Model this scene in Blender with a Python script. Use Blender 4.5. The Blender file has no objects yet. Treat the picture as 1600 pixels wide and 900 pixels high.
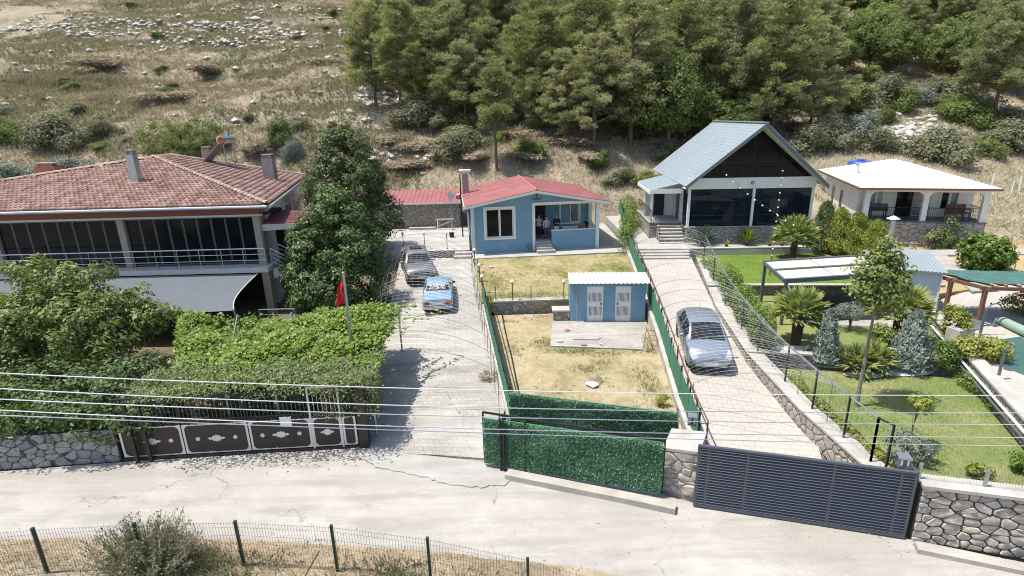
import bpy, bmesh, math, random
import numpy as np
from mathutils import Vector, Matrix
SC = bpy.context.scene
COL = SC.collection
R = math.radians
PI = math.pi
# ------------------------------------------------------------------ camera
F, CH, PITCH, ROLL = 860.0, 10.9, R(17.25), R(1.5)
fw = Vector((0, math.cos(PITCH), -math.sin(PITCH)))
u0 = Vector((0, math.sin(PITCH), math.cos(PITCH)))
rt = Vector((1, 0, 0)) * math.cos(ROLL) - u0 * math.sin(ROLL)
up = u0 * math.cos(ROLL) + Vector((1, 0, 0)) * math.sin(ROLL)
CAM = Vector((0, 0, CH))
cd = bpy.data.cameras.new('camera')
cam = bpy.data.objects.new('camera', cd)
COL.objects.link(cam)
cd.sensor_width = 36
cd.lens = 36 * F / 1600
cd.clip_start = 0.1
cd.clip_end = 2000
m3 = Matrix((rt, up, -fw)).transposed()
cam.matrix_world = Matrix.Translation(CAM) @ m3.to_4x4()
SC.camera = cam
# ------------------------------------------------------------------ sky and sun
SUN_EL = R(69)
to_sun = Vector((-0.995 * math.cos(SUN_EL), -0.085 * math.cos(SUN_EL), math.sin(SUN_EL))).normalized()
world = bpy.data.worlds.new('World')
SC.world = world
world.use_nodes = True
wn = world.node_tree.nodes
sky = wn.new('ShaderNodeTexSky')
sky.sky_type = 'NISHITA'
sky.sun_disc = False
sky.sun_elevation = SUN_EL
sky.sun_rotation = math.atan2(to_sun.x, to_sun.y)
sky.dust_density = 1.5
world.node_tree.links.new(sky.outputs[0], wn['Background'].inputs[0])
wn['Background'].inputs[1].default_value = 0.15
sd = bpy.data.lights.new('sun', 'SUN')
sd.energy = 4.6
sd.angle = R(0.5)
sd.color = (1, 0.955, 0.88)
so = bpy.data.objects.new('sun', sd)
COL.objects.link(so)
so.location = (-20, -10, 60)
so.rotation_euler = to_sun.to_track_quat('Z', 'Y').to_euler()
SC.view_settings.view_transform = 'Standard'
SC.view_settings.look = 'None'
SC.view_settings.gamma = 1
SC.view_settings.use_curve_mapping = False
SC.view_settings.exposure = 0.56
SC.cycles.filter_width = 1.05
# ------------------------------------------------------------------ geometry helpers
def ray(x, y):
    return fw + rt * ((x - 800) / F) - up * ((y - 450) / F)
def P(x, y, z):
    d = ray(x, y)
    return CAM + d * ((z - CH) / d.z)
def PY(x, y, Y):
    d = ray(x, y)
    return CAM + d * (Y / d.y)
def V3(*a):
    return Vector(a)

class MB:
    """collects shapes for ONE mesh object"""
    def __init__(s):
        s.v = []; s.f = []; s.mi = []; s.M = None; s.cur = 0
    def add(s, vs, fs):
        o = len(s.v)
        for v in vs:
            v = Vector(v)
            s.v.append(s.M @ v if s.M else v)
        for f in fs:
            s.f.append(tuple(i + o for i in f)); s.mi.append(s.cur)
        return s
    def box(s, x0, y0, z0, x1, y1, z1):
        return s.add([(x0,y0,z0),(x1,y0,z0),(x1,y1,z0),(x0,y1,z0),(x0,y0,z1),(x1,y0,z1),(x1,y1,z1),(x0,y1,z1)],
              [(0,3,2,1),(4,5,6,7),(0,1,5,4),(1,2,6,5),(2,3,7,6),(3,0,4,7)])
    def quad(s, a, b, c, d):
        return s.add([a, b, c, d], [(0,1,2,3)])
    def beam(s, a, b, w, h):
        a = Vector(a); b = Vector(b); d = (b - a).normalized()
        sx = d.cross(Vector((0,0,1)))
        if sx.length < 1e-3: sx = Vector((1,0,0))
        sx = sx.normalized(); uz = sx.cross(d).normalized()
        sx *= w / 2; uz *= h / 2
        return s.add([a-sx-uz, a+sx-uz, a+sx+uz, a-sx+uz, b-sx-uz, b+sx-uz, b+sx+uz, b-sx+uz],
              [(0,1,2,3),(7,6,5,4),(0,4,5,1),(1,5,6,2),(2,6,7,3),(3,7,4,0)])
    def slab(s, top, thick):
        """polygon of 3d points extruded down"""
        n = len(top); t = [Vector(p) for p in top]; b = [p - Vector((0,0,thick)) for p in t]
        return s.add(t + b, [tuple(range(n)), tuple(range(2*n-1, n-1, -1))] + [(i, i+n, (i+1)%n+n, (i+1)%n) for i in range(n)])
    def plate(s, pts, thick):
        """planar polygon thickened along its normal"""
        t = [Vector(p) for p in pts]; n = len(t)
        nr = (t[1]-t[0]).cross(t[2]-t[0]).normalized() * thick
        b = [p - nr for p in t]
        return s.add(t + b, [tuple(range(n)), tuple(range(2*n-1, n-1, -1))] + [(i, i+n, (i+1)%n+n, (i+1)%n) for i in range(n)])
    def tube(s, pts, r, n=6, cap=True):
        pts = [Vector(p) for p in pts]; k = len(pts)
        rs = r if isinstance(r, (list, tuple)) else [r] * k
        o = []; ref = None
        for i, p in enumerate(pts):
            d = (pts[min(i+1, k-1)] - pts[max(i-1, 0)]).normalized()
            if ref is None:
                ref = d.cross(Vector((0,0,1)))
                if ref.length < 1e-2: ref = d.cross(Vector((1,0,0)))
            x = (ref - d * ref.dot(d)).normalized(); ref = x
            y = d.cross(x)
            for j in range(n):
                a = 2*PI*j/n
                o.append(p + (x*math.cos(a) + y*math.sin(a)) * rs[i])
        f = [(i*n+j, i*n+(j+1)%n, (i+1)*n+(j+1)%n, (i+1)*n+j) for i in range(k-1) for j in range(n)]
        if cap:
            f += [tuple(range(n-1, -1, -1)), tuple((k-1)*n+j for j in range(n))]
        return s.add(o, f)
    def lathe(s, prof, n=12, c=(0,0,0), axis='Z'):
        o = []
        for r, z in prof:
            for j in range(n):
                a = 2*PI*j/n
                q = (r*math.cos(a), r*math.sin(a), z)
                if axis == 'Y': q = (q[0], q[2], q[1])
                if axis == 'X': q = (q[2], q[0], q[1])
                o.append(Vector(q) + Vector(c))
        k = len(prof)
        f = [(i*n+j, i*n+(j+1)%n, (i+1)*n+(j+1)%n, (i+1)*n+j) for i in range(k-1) for j in range(n)]
        f += [tuple(range(n-1, -1, -1)), tuple((k-1)*n+j for j in range(n))]
        return s.add(o, f)
    def ball(s, c, r, n=10, sc=(1,1,1)):
        k = max(4, n//2); o = []; f = []
        for i in range(k+1):
            t = PI*i/k
            for j in range(n):
                a = 2*PI*j/n
                o.append(Vector(c) + Vector((math.sin(t)*math.cos(a)*r*sc[0], math.sin(t)*math.sin(a)*r*sc[1], math.cos(t)*r*sc[2])))
        for i in range(k):
            for j in range(n):
                f.append((i*n+j, (i+1)*n+j, (i+1)*n+(j+1)%n, i*n+(j+1)%n))
        return s.add(o, f)
    def build(s, name, mat, parent=None, world=False, smooth=False, kind=None, angle=40):
        vs = s.v
        if world and parent is not None:
            iv = ROOTM[root_of(parent).name].inverted()
            vs = [iv @ v for v in vs]
        me = bpy.data.meshes.new(name)
        me.from_pydata([tuple(v) for v in vs], [], s.f)
        for m in (mat if isinstance(mat, (list, tuple)) else [mat]): me.materials.append(m)
        if max(s.mi, default=0) > 0: me.polygons.foreach_set('material_index', s.mi)
        bm = bmesh.new(); bm.from_mesh(me); bmesh.ops.recalc_face_normals(bm, faces=bm.faces); bm.to_mesh(me); bm.free()
        if smooth:
            me.polygons.foreach_set('use_smooth', [True]*len(me.polygons))
            try: me.set_sharp_from_angle(angle=R(angle))
            except Exception: pass
        me.update()
        return put(name, me, parent, kind)
ROOTM = {}
def root_of(o):
    while o.parent: o = o.parent
    return o
def put(name, me, parent=None, kind=None):
    o = bpy.data.objects.new(name, me); COL.objects.link(o)
    if parent is not None: o.parent = parent
    else: ROOTM[o.name] = Matrix()
    if kind: o['kind'] = kind
    return o
def thing(name, label, cat, loc=(0,0,0), rotz=0, group=None):
    o = bpy.data.objects.new(name, None); COL.objects.link(o)
    o.empty_display_size = 0.2
    o.location = loc; o.rotation_euler = (0, 0, rotz)
    o['label'] = label; o['category'] = cat
    if group: o['group'] = group
    ROOTM[o.name] = Matrix.Translation(Vector(loc)) @ Matrix.Rotation(rotz, 4, 'Z')
    return o
def tag(o, label, cat, group=None):
    o['label'] = label; o['category'] = cat
    if group: o['group'] = group
    return o
def dup(root, loc, rotz=0, label=None, scale=1.0, group=None):
    r = root.copy(); COL.objects.link(r); r.location = loc; r.rotation_euler = (0, 0, rotz)
    r.scale = (scale,)*3 if not isinstance(scale, (tuple, list)) else scale
    if label: r['label'] = label
    if group: r['group'] = group
    for ch in root.children:
        c = ch.copy(); COL.objects.link(c); c.parent = r
        for g in ch.children:
            d = g.copy(); COL.objects.link(d); d.parent = c
    return r
def share(o, parent, M=None, name=None):
    """another object with the same mesh"""
    c = bpy.data.objects.new(name or o.name.split('.')[0], o.data); COL.objects.link(c); c.parent = parent
    if M is not None: c.matrix_local = M
    return c
def frame(A, B):
    d = B - A
    return A, math.atan2(d.y, d.x), math.hypot(d.x, d.y)

def npmesh(name, Vt, Fc, mat, parent=None, var=None, kind=None, world=False):
    Vt = np.asarray(Vt, np.float32).reshape(-1, 3); Fc = np.asarray(Fc, np.int32)
    if world and parent is not None:
        M = np.array(ROOTM[root_of(parent).name].inverted())
        Vt = Vt @ M[:3,:3].T.astype(np.float32) + M[:3,3].astype(np.float32)
    me = bpy.data.meshes.new(name)
    k = Fc.shape[1]; nf = len(Fc)
    me.vertices.add(len(Vt)); me.vertices.foreach_set('co', Vt.ravel())
    me.loops.add(nf*k); me.loops.foreach_set('vertex_index', Fc.ravel())
    me.polygons.add(nf)
    me.polygons.foreach_set('loop_start', np.arange(0, nf*k, k, dtype=np.int32))
    me.polygons.foreach_set('loop_total', np.full(nf, k, np.int32))
    if var is not None:
        at = me.attributes.new('var', 'FLOAT', 'FACE'); at.data.foreach_set('value', np.asarray(var, np.float32))
    me.materials.append(mat)
    me.update(calc_edges=True); me.validate()
    return put(name, me, parent, kind)

def unit(a):
    return a / np.maximum(np.linalg.norm(a, axis=1, keepdims=True), 1e-6)
def leaf_quads(rng, pts, nrm, size, aspect=0.55, sj=0.35, along=None):
    """one small rhombic leaf per point; nrm = preferred face normal; along = preferred leaf axis"""
    n = len(pts)
    nrm = unit(nrm)
    t = rng.normal(size=(n,3)) if along is None else along + rng.normal(size=(n,3))*0.25
    t = unit(t - nrm * np.sum(t*nrm, 1, keepdims=True))
    b = np.cross(nrm, t)
    L = size * (1 + sj*rng.uniform(-1, 1, (n,1)))
    W = L * aspect * 0.5
    v = np.stack([pts, pts + t*L*0.5 + b*W + nrm*L*0.06, pts + t*L, pts + t*L*0.5 - b*W + nrm*L*0.06], 1)
    f = np.arange(n*4).reshape(n, 4)
    return v.reshape(-1,3), f
# value noise for terrain
_rs = np.random.RandomState(7); _G = _rs.uniform(-1, 1, (256,256))
def vnoise(x, y):
    x = np.asarray(x, float); y = np.asarray(y, float)
    xi = np.floor(x).astype(int); yi = np.floor(y).astype(int)
    fx = x-xi; fy = y-yi; fx = fx*fx*(3-2*fx); fy = fy*fy*(3-2*fy)
    g = lambda a, b: _G[a % 256, b % 256]
    return (g(xi,yi)*(1-fx)+g(xi+1,yi)*fx)*(1-fy) + (g(xi,yi+1)*(1-fx)+g(xi+1,yi+1)*fx)*fy
def fbm(x, y, o=4):
    s = 0; a = 1
    for i in range(o):
        s = s + a*vnoise(x*2**i+17*i, y*2**i+31*i); a *= 0.5
    return s
# ------------------------------------------------------------------ materials
def nt(name):
    m = bpy.data.materials.new(name); m.use_nodes = True
    t = m.node_tree; b = t.nodes['Principled BSDF']
    return m, t, b
def node(t, typ, **kw):
    n = t.nodes.new(typ)
    for k, v in kw.items():
        if k.startswith('i_'):
            key = k[2:]
            n.inputs[int(key) if key.isdigit() else key.replace('_', ' ')].default_value = v
        else: setattr(n, k, v)
    return n
def ln(t, a, b): t.links.new(a, b)
def coord(t, kind='Object', scale=None):
    if kind == 'World': o = node(t, 'ShaderNodeNewGeometry').outputs['Position']
    else: o = node(t, 'ShaderNodeTexCoord').outputs[kind]
    if scale:
        mp = node(t, 'ShaderNodeMapping'); mp.inputs['Scale'].default_value = scale
        ln(t, o, mp.inputs[0]); o = mp.outputs[0]
    return o
def noise(t, co, scale, detail=5, rough=0.6):
    n = node(t, 'ShaderNodeTexNoise'); n.inputs['Scale'].default_value = scale
    n.inputs['Detail'].default_value = detail; n.inputs['Roughness'].default_value = rough
    ln(t, co, n.inputs['Vector']); return n.outputs['Fac']
def ramp(t, fac, stops, interp='LINEAR'):
    r = node(t, 'ShaderNodeValToRGB'); r.color_ramp.interpolation = interp
    e = r.color_ramp.elements
    while len(e) < len(stops): e.new(0.5)
    for i, (p, c) in enumerate(stops):
        e[i].position = p; e[i].color = (*c, 1) if len(c) == 3 else c
    ln(t, fac, r.inputs[0]); return r.outputs[0]
def mix(t, fac, a, b, mode='MIX'):
    m = node(t, 'ShaderNodeMix', data_type='RGBA', blend_type=mode)
    for s, v in ((0, fac), (6, a), (7, b)):
        if hasattr(v, 'links') or isinstance(v, bpy.types.NodeSocket): ln(t, v, m.inputs[s])
        else: m.inputs[s].default_value = v if s == 0 else (*v, 1)
    return m.outputs[2]
def math_(t, op, a, b=None):
    m = node(t, 'ShaderNodeMath', operation=op)
    for i, v in enumerate((a, b)):
        if v is None: continue
        if isinstance(v, bpy.types.NodeSocket): ln(t, v, m.inputs[i])
        else: m.inputs[i].default_value = v
    return m.outputs[0]
def bump(t, b, h, strength=0.4, dist=0.02):
    n = node(t, 'ShaderNodeBump'); n.inputs['Strength'].default_value = strength; n.inputs['Distance'].default_value = dist
    ln(t, h, n.inputs['Height']); ln(t, n.outputs[0], b.inputs['Normal'])
def sg(h):
    c = [int(h[i:i+2], 16)/255 for i in (0,2,4)]
    return tuple(x/12.92 if x < .04045 else ((x+.055)/1.055)**2.4 for x in c)
def sc(c, k): return tuple(min(1, x*k) for x in c)
def plain(name, col, rough=0.6, metal=0.0, var=0.18, scale=3.0, fine=40.0, bmp=0.15, dist=0.01, rnd=0.0, kind='Object', spec=None):
    m, t, b = nt(name)
    co = coord(t, kind)
    n1 = noise(t, co, scale, 4); n2 = noise(t, co, fine, 3)
    s = math_(t, 'ADD', math_(t, 'MULTIPLY', n1, 0.65), math_(t, 'MULTIPLY', n2, 0.35))
    c = ramp(t, s, [(0.3, sc(col, 1-var)), (0.5, col), (0.72, sc(col, 1+var))])
    if rnd:
        oi = node(t, 'ShaderNodeObjectInfo')
        c = mix(t, 1.0, c, ramp(t, oi.outputs['Random'], [(0, (1-rnd,)*3), (1, (1+rnd*.6,)*3)]), 'MULTIPLY')
    ln(t, c, b.inputs['Base Color'])
    b.inputs['Roughness'].default_value = rough; b.inputs['Metallic'].default_value = metal
    if spec is not None: b.inputs['Specular IOR Level'].default_value = spec
    if bmp: bump(t, b, n2, bmp, dist)
    return m
def leafmat(name, dark, mid, light, rough=0.5, trans=0.3, gl=0.35, clump=0.6):
    m, t, b = nt(name)
    a = node(t, 'ShaderNodeAttribute', attribute_name='var')
    co = coord(t, 'World')
    n = noise(t, co, clump, 3)
    v = math_(t, 'ADD', math_(t, 'MULTIPLY', a.outputs['Fac'], 0.6), math_(t, 'MULTIPLY', n, 0.4))
    oi = node(t, 'ShaderNodeObjectInfo')
    v = math_(t, 'ADD', v, math_(t, 'MULTIPLY', math_(t, 'SUBTRACT', oi.outputs['Random'], 0.5), 0.22))
    c = ramp(t, v, [(0.15, dark), (0.5, mid), (0.85, light)])
    ln(t, c, b.inputs['Base Color']); b.inputs['Roughness'].default_value = rough
    b.inputs['Specular IOR Level'].default_value = gl
    tr = node(t, 'ShaderNodeBsdfTranslucent'); ln(t, mix(t, 1.0, c, (1.25,1.25,0.7), 'MULTIPLY'), tr.inputs['Color'])
    mx = node(t, 'ShaderNodeMixShader'); mx.inputs[0].default_value = trans
    ln(t, b.outputs[0], mx.inputs[1]); ln(t, tr.outputs[0], mx.inputs[2])
    ln(t, mx.outputs[0], t.nodes['Material Output'].inputs['Surface'])
    return m
M = {}
# pale dusty concrete road with cracks, patches and tyre prints
def road_mat(name, base, crack=True, dark=(.30,.27,.23), grid=False):
    m, t, b = nt(name); co = coord(t, 'World')
    big = noise(t, co, 0.28, 6, 0.65); mid_ = noise(t, co, 1.7, 6, 0.7); fine = noise(t, co, 45, 3)
    c = ramp(t, big, [(0.38, dark), (0.49, sc(base, .92)), (0.66, sc(base, 1.14))])
    c = mix(t, math_(t, 'MULTIPLY', ramp(t, mid_, [(0.44, (0,0,0)), (0.62, (1,1,1))]), 0.5), c, sc(base, 0.72))
    c = mix(t, 0.42, c, ramp(t, fine, [(0.34, sc(base, .55)), (0.62, sc(base, 1.3))]))
    stain = noise(t, coord(t, 'World', (0.35, 1.6, 1)), 0.9, 4)
    c = mix(t, math_(t, 'MULTIPLY', ramp(t, stain, [(0.50, (0,0,0)), (0.64, (1,1,1))]), 0.5), c, sc(dark, 0.8))
    trk = noise(t, coord(t, 'World', (0.06, 1.1, 1)), 1.6, 5, .7)
    c = mix(t, math_(t, 'MULTIPLY', ramp(t, trk, [(0.50, (0,0,0)), (0.60, (1,1,1))]), 0.4), c, sc(dark, .95))
    h = fine
    if crack:
        wv = node(t, 'ShaderNodeTexNoise'); wv.inputs['Scale'].default_value = 1.1; wv.inputs['Detail'].default_value = 6; ln(t, co, wv.inputs['Vector'])
        ad = node(t, 'ShaderNodeVectorMath', operation='ADD')
        sc_ = node(t, 'ShaderNodeVectorMath', operation='SCALE'); sc_.inputs['Scale'].default_value = 1.6
        ln(t, wv.outputs['Color'], sc_.inputs[0]); ln(t, co, ad.inputs[0]); ln(t, sc_.outputs[0], ad.inputs[1])
        vo = node(t, 'ShaderNodeTexVoronoi', feature='DISTANCE_TO_EDGE'); vo.inputs['Scale'].default_value = 0.17; ln(t, ad.outputs[0], vo.inputs['Vector'])
        cr = ramp(t, vo.outputs['Distance'], [(0.0, (.75,.75,.75)), (0.004, (0,0,0))])
        gate = ramp(t, noise(t, co, 0.33, 2), [(0.46, (0,0,0)), (0.54, (1,1,1))])
        crk = math_(t, 'MULTIPLY', cr, gate)
        c = mix(t, crk, c, sc(dark, .3))
    if grid:  # mesh shadow painted in as a grid on the left drive; paving at shed
        mp = node(t, 'ShaderNodeMapping'); mp.inputs['Rotation'].default_value = (0, 0, R(6)); ln(t, co, mp.inputs[0])
        br = node(t, 'ShaderNodeTexBrick'); br.inputs['Scale'].default_value = 1.0; br.inputs['Brick Width'].default_value = .24; br.inputs['Row Height'].default_value = .2; br.inputs['Mortar Size'].default_value = .012
        br.inputs['Color1'].default_value = (1,1,1,1); br.inputs['Color2'].default_value = (.86,.85,.84,1); br.inputs['Mortar'].default_value = (.62,.6,.56,1); ln(t, mp.outputs[0], br.inputs['Vector'])
        c = mix(t, ramp(t, noise(t, co, .5, 4), [(.38, (.25,.25,.25)), (.6, (.9,.9,.9))]), c, mix(t, 1.0, c, br.outputs['Color'], 'MULTIPLY'))
    ln(t, c, b.inputs['Base Color']); b.inputs['Roughness'].default_value = 0.93
    b.inputs['Specular IOR Level'].default_value = 0.2
    bump(t, b, math_(t, 'ADD', fine, mid_), 0.35, 0.03)
    return m
M['road'] = road_mat('dusty_concrete_road', (.385,.362,.325), dark=(.29,.268,.235))
M['drive'] = road_mat('worn_drive_concrete', (.41,.39,.355), dark=(.29,.27,.24), grid=True)
M['slab'] = road_mat('pale_yard_concrete', (.40,.385,.355), crack=False, dark=(.30,.285,.26))
def paver_mat():
    m, t, b = nt('stamped_paver_drive')
    mp = node(t, 'ShaderNodeMapping'); mp.inputs['Rotation'].default_value = (0, 0, R(12)); ln(t, coord(t, 'World'), mp.inputs[0])
    co = mp.outputs[0]
    br = node(t, 'ShaderNodeTexBrick'); br.inputs['Scale'].default_value = 1.0
    br.inputs['Brick Width'].default_value = 0.36; br.inputs['Row Height'].default_value = 0.26; br.inputs['Mortar Size'].default_value = 0.014
    br.inputs['Color1'].default_value = (.42,.385,.335,1); br.inputs['Color2'].default_value = (.36,.33,.285,1); br.inputs['Mortar'].default_value = (.22,.19,.16,1)
    br.inputs['Bias'].default_value = 0.1
    ln(t, co, br.inputs['Vector'])
    n = noise(t, co, 0.8, 5); n2 = noise(t, co, 30, 3)
    c = mix(t, 0.5, br.outputs['Color'], ramp(t, n, [(0.3, (.33,.305,.27)), (0.7, (.47,.435,.39))]))
    c = mix(t, 0.25, c, ramp(t, n2, [(0.3, (.28,.26,.23)), (0.7, (.58,.54,.48))]))
    ln(t, c, b.inputs['Base Color']); b.inputs['Roughness'].default_value = 0.85
    bump(t, b, math_(t, 'SUBTRACT', n2, math_(t, 'MULTIPLY', br.outputs['Fac'], 2.0)), 0.5, 0.02)
    return m
M['paver'] = paver_mat()
def ground_mat(name, stops, s1=0.22, s2=3.0, fine=25, bm=0.6):
    m, t, b = nt(name); co = coord(t, 'World')
    n = math_(t, 'ADD', math_(t, 'MULTIPLY', noise(t, co, s1, 5, .6), 0.55), math_(t, 'ADD', math_(t, 'MULTIPLY', noise(t, co, s2, 5, .7), 0.3), math_(t, 'MULTIPLY', noise(t, co, fine, 3), 0.15)))
    ln(t, ramp(t, n, stops), b.inputs['Base Color']); b.inputs['Roughness'].default_value = 1
    b.inputs['Specular IOR Level'].default_value = 0.1
    bump(t, b, noise(t, co, fine, 4), bm, 0.06)
    return m
M['hill'] = ground_mat('scrub_hillside_soil', [(0.34, (.16,.16,.095)), (0.43, (.225,.20,.135)), (0.50, (.27,.23,.17)), (0.56, (.31,.26,.19)), (0.62, (.34,.275,.185)), (0.72, (.23,.175,.14))], 0.3, 2.4, 5, 1.0)

M['yard'] = ground_mat('dry_straw_yard', [(0.34, (.15,.15,.06)), (0.43, (.29,.24,.135)), (0.53, (.39,.325,.20)), (0.66, (.47,.40,.275))], 0.45, 2.2, 20, .8)
M['upyard'] = ground_mat('patchy_grass_yard', [(0.36, (.12,.15,.04)), (0.45, (.25,.225,.10)), (0.56, (.36,.30,.165)), (0.7, (.44,.37,.24))], 0.5, 2.0, 20, .8)
M['lawn'] = ground_mat('mown_lawn', [(0.30, (.10,.15,.045)), (0.44, (.155,.20,.065)), (0.55, (.22,.235,.095)), (0.66, (.33,.29,.15))], 0.5, 1.8, 22, .7)
M['lawn_up'] = ground_mat('green_upper_lawn', [(0.35, (.09,.16,.02)), (0.6, (.15,.215,.04)), (0.75, (.22,.24,.07))], 0.5, 2, 22, .7)
M['field'] = ground_mat('dry_field', [(0.32, (.17,.145,.06)), (0.45, (.32,.24,.12)), (0.6, (.42,.33,.19))], 0.2, 1.4, 12, 1.0)
M['bank'] = ground_mat('dry_bank_soil', [(0.32, (.18,.145,.10)), (0.5, (.32,.25,.165)), (0.65, (.44,.37,.28))], 0.5, 2.5, 18, 1.0)
M['soil'] = ground_mat('bare_lot_soil', [(0.32, (.08,.065,.045)), (0.5, (.16,.125,.085)), (0.7, (.24,.2,.15))], 0.4, 2.5, 18, .8)
M['kerb'] = plain('kerb_concrete', (.36,.335,.295), .9, var=.3, scale=1.5, fine=25, bmp=.4, kind='World')
M['coping'] = plain('pale_coping', (.37,.35,.315), .85, var=.3, scale=1.2, fine=30, bmp=.3, kind='World')
M['white_gravel'] = plain('white_gravel', (.66,.65,.62), .9, var=.35, scale=6, fine=60, bmp=.8, kind='World')
M['mortar'] = plain('dark_mortar', (.055,.05,.047), .95, var=.3)
M['mortar_l'] = plain('pale_mortar', (.33,.30,.26), .95, var=.3)
def stone_mat(name, cols, bm=.7):
    m, t, b = nt(name); co = coord(t, 'World'); oi = node(t, 'ShaderNodeObjectInfo')
    c = ramp(t, oi.outputs['Random'], [(i/(len(cols)-1), c_) for i, c_ in enumerate(cols)])
    n = noise(t, co, 7, 6, .7)
    c = mix(t, 1.0, c, ramp(t, n, [(0.3, (.6,.58,.56)), (0.5, (1,1,1)), (0.7, (1.3,1.28,1.25))]), 'MULTIPLY')
    ln(t, c, b.inputs['Base Color']); b.inputs['Roughness'].default_value = 0.92
    bump(t, b, n, bm, 0.03); return m
M['stone'] = stone_mat('rubble_stone', [(.40,.36,.31), (.33,.30,.27), (.46,.41,.35), (.30,.28,.26), (.44,.37,.29), (.38,.35,.33)])
M['stone_g'] = stone_mat('grey_rubble_stone', [(.30,.29,.28), (.24,.235,.23), (.34,.33,.32), (.21,.21,.215), (.33,.31,.28)])
def rubble_mat(name, a, b_, mort, scale):
    m, t, b = nt(name); co = coord(t, 'World')
    vo = node(t, 'ShaderNodeTexVoronoi'); vo.inputs['Scale'].default_value = scale; ln(t, co, vo.inputs['Vector'])
    ve = node(t, 'ShaderNodeTexVoronoi', feature='DISTANCE_TO_EDGE'); ve.inputs['Scale'].default_value = scale; ln(t, co, ve.inputs['Vector'])
    n = noise(t, co, 9, 5)
    c = mix(t, ramp(t, vo.outputs['Color'], [(0, (0,0,0)), (1, (1,1,1))]), a, b_)
    c = mix(t, ramp(t, ve.outputs['Distance'], [(0.02, (1,1,1)), (0.07, (0,0,0))]), c, mort)
    c = mix(t, 1.0, c, ramp(t, n, [(0.3, (.7,.7,.7)), (0.7, (1.25,1.25,1.25))]), 'MULTIPLY')
    ln(t, c, b.inputs['Base Color']); b.inputs['Roughness'].default_value = .95
    bump(t, b, math_(t, 'ADD', ramp(t, ve.outputs['Distance'], [(0, (0,0,0)), (0.12, (1,1,1))]), math_(t, 'MULTIPLY', n, .5)), .8, 0.05)
    return m
M['rubble'] = rubble_mat('rough_rubble_wall', (.24,.22,.19), (.36,.32,.27), (.16,.14,.12), 3.5)
M['rubble_w'] = rubble_mat('pale_rubble_wall', (.42,.37,.31), (.27,.24,.21), (.17,.15,.13), 3.0)
M['rubble_d'] = rubble_mat('dark_rubble_wall', (.22,.19,.16), (.30,.26,.21), (.15,.13,.11), 3.5)
M['rock'] = stone_mat('limestone_rock', [(.46,.44,.40), (.38,.36,.33), (.52,.49,.45), (.34,.32,.30)], .9)
M['white'] = plain('white_paint', (.68,.68,.66), .55, var=.1, scale=1.5, bmp=.05)
M['offwhite'] = plain('cream_render', (.60,.585,.54), .8, var=.12, scale=1.2, bmp=.15)
M['blue'] = plain('blue_render', (.165,.315,.435), .85, var=.16, scale=.9, fine=30, bmp=.25)
def weathered(name, col):
    m, t, b = nt(name); co = coord(t, 'Object')
    st = noise(t, coord(t, 'Object', (2.5, 2.5, .22)), 1.6, 5, .7); bl = noise(t, co, .7, 4); fi = noise(t, co, 30, 3)
    c = ramp(t, bl, [(.32, sc(col, .86)), (.5, col), (.7, tuple(x*.9+.05 for x in col))])
    c = mix(t, math_(t, 'MULTIPLY', ramp(t, st, [(.48, (0,0,0)), (.68, (1,1,1))]), .35), c, tuple(x*.6+.12 for x in col))
    c = mix(t, math_(t, 'MULTIPLY', ramp(t, st, [(.28, (1,1,1)), (.42, (0,0,0))]), .3), c, sc(col, .6))
    ln(t, c, b.inputs['Base Color']); b.inputs['Roughness'].default_value = .88; bump(t, b, fi, .3, .01); return m
M['blue'] = weathered('weathered_blue_render', (.165,.30,.405))
M['cream'] = plain('cream_panel', (.50,.45,.37), .6, var=.08, scale=1, bmp=.05)
M['redband'] = plain('brick_red_render', (.23,.095,.068), .85, var=.15, scale=1)
M['taupe'] = plain('taupe_column', (.34,.29,.25), .85, var=.12)
M['wallL'] = plain('pale_house_render', (.52,.50,.47), .85, var=.12)
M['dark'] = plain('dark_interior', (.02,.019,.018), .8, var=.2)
M['steel'] = plain('brushed_steel', (.58,.59,.60), .32, 1.0, var=.08, bmp=.02)
M['galv'] = plain('galvanised_metal', (.42,.44,.46), .45, .85, var=.15, scale=4, bmp=.05)
M['black'] = plain('black_metal', (.022,.022,.024), .5, .3, var=.2, bmp=.05)
M['gate_brown'] = plain('dark_brown_metal', (.038,.03,.027), .5, .2, var=.2, bmp=.05)
M['anth'] = plain('anthracite_metal', (.075,.083,.10), .5, .1, var=.1, bmp=.03)
M['anth_shade'] = plain('anthracite_shaded_copy', (.05,.055,.065), .5, .35, var=.1, bmp=.03)  # darker copy of the anthracite, shade painted into the colour
M['greymetal'] = plain('grey_steel_frame', (.12,.14,.16), .5, .4, var=.15, bmp=.05)
M['silver_trim'] = plain('silver_trim', (.62,.62,.61), .45, .4, var=.1)
M['cable'] = plain('aluminium_cable', (.72,.72,.72), .4, .3, var=.08, bmp=0)
M['wire'] = plain('grey_wire', (.20,.20,.20), .5, .6, var=.1, bmp=0)
M['wire_d'] = plain('dark_wire', (.03,.035,.032), .6, .3, var=.1, bmp=0)
M['wire_w'] = plain('pale_trellis_wire', (.50,.50,.49), .5, .5, var=.1, bmp=0)
M['wood'] = plain('brown_wood', (.15,.072,.045), .75, var=.3, scale=5, fine=60, bmp=.3)
M['bark'] = plain('bark', (.14,.10,.072), .95, var=.4, scale=6, fine=40, bmp=1.0, dist=.04)
M['bark_g'] = plain('grey_bark', (.22,.185,.15), .95, var=.3, scale=6, fine=40, bmp=.8, dist=.03)
M['deadwood'] = plain('dead_branches', (.24,.19,.15), .95, var=.35)
M['tank'] = plain('water_tank_blue', (.035,.085,.42), .4, var=.08, bmp=.02)
M['red'] = plain('flag_red', (.62,.02,.022), .75, var=.12, scale=4)
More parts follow.
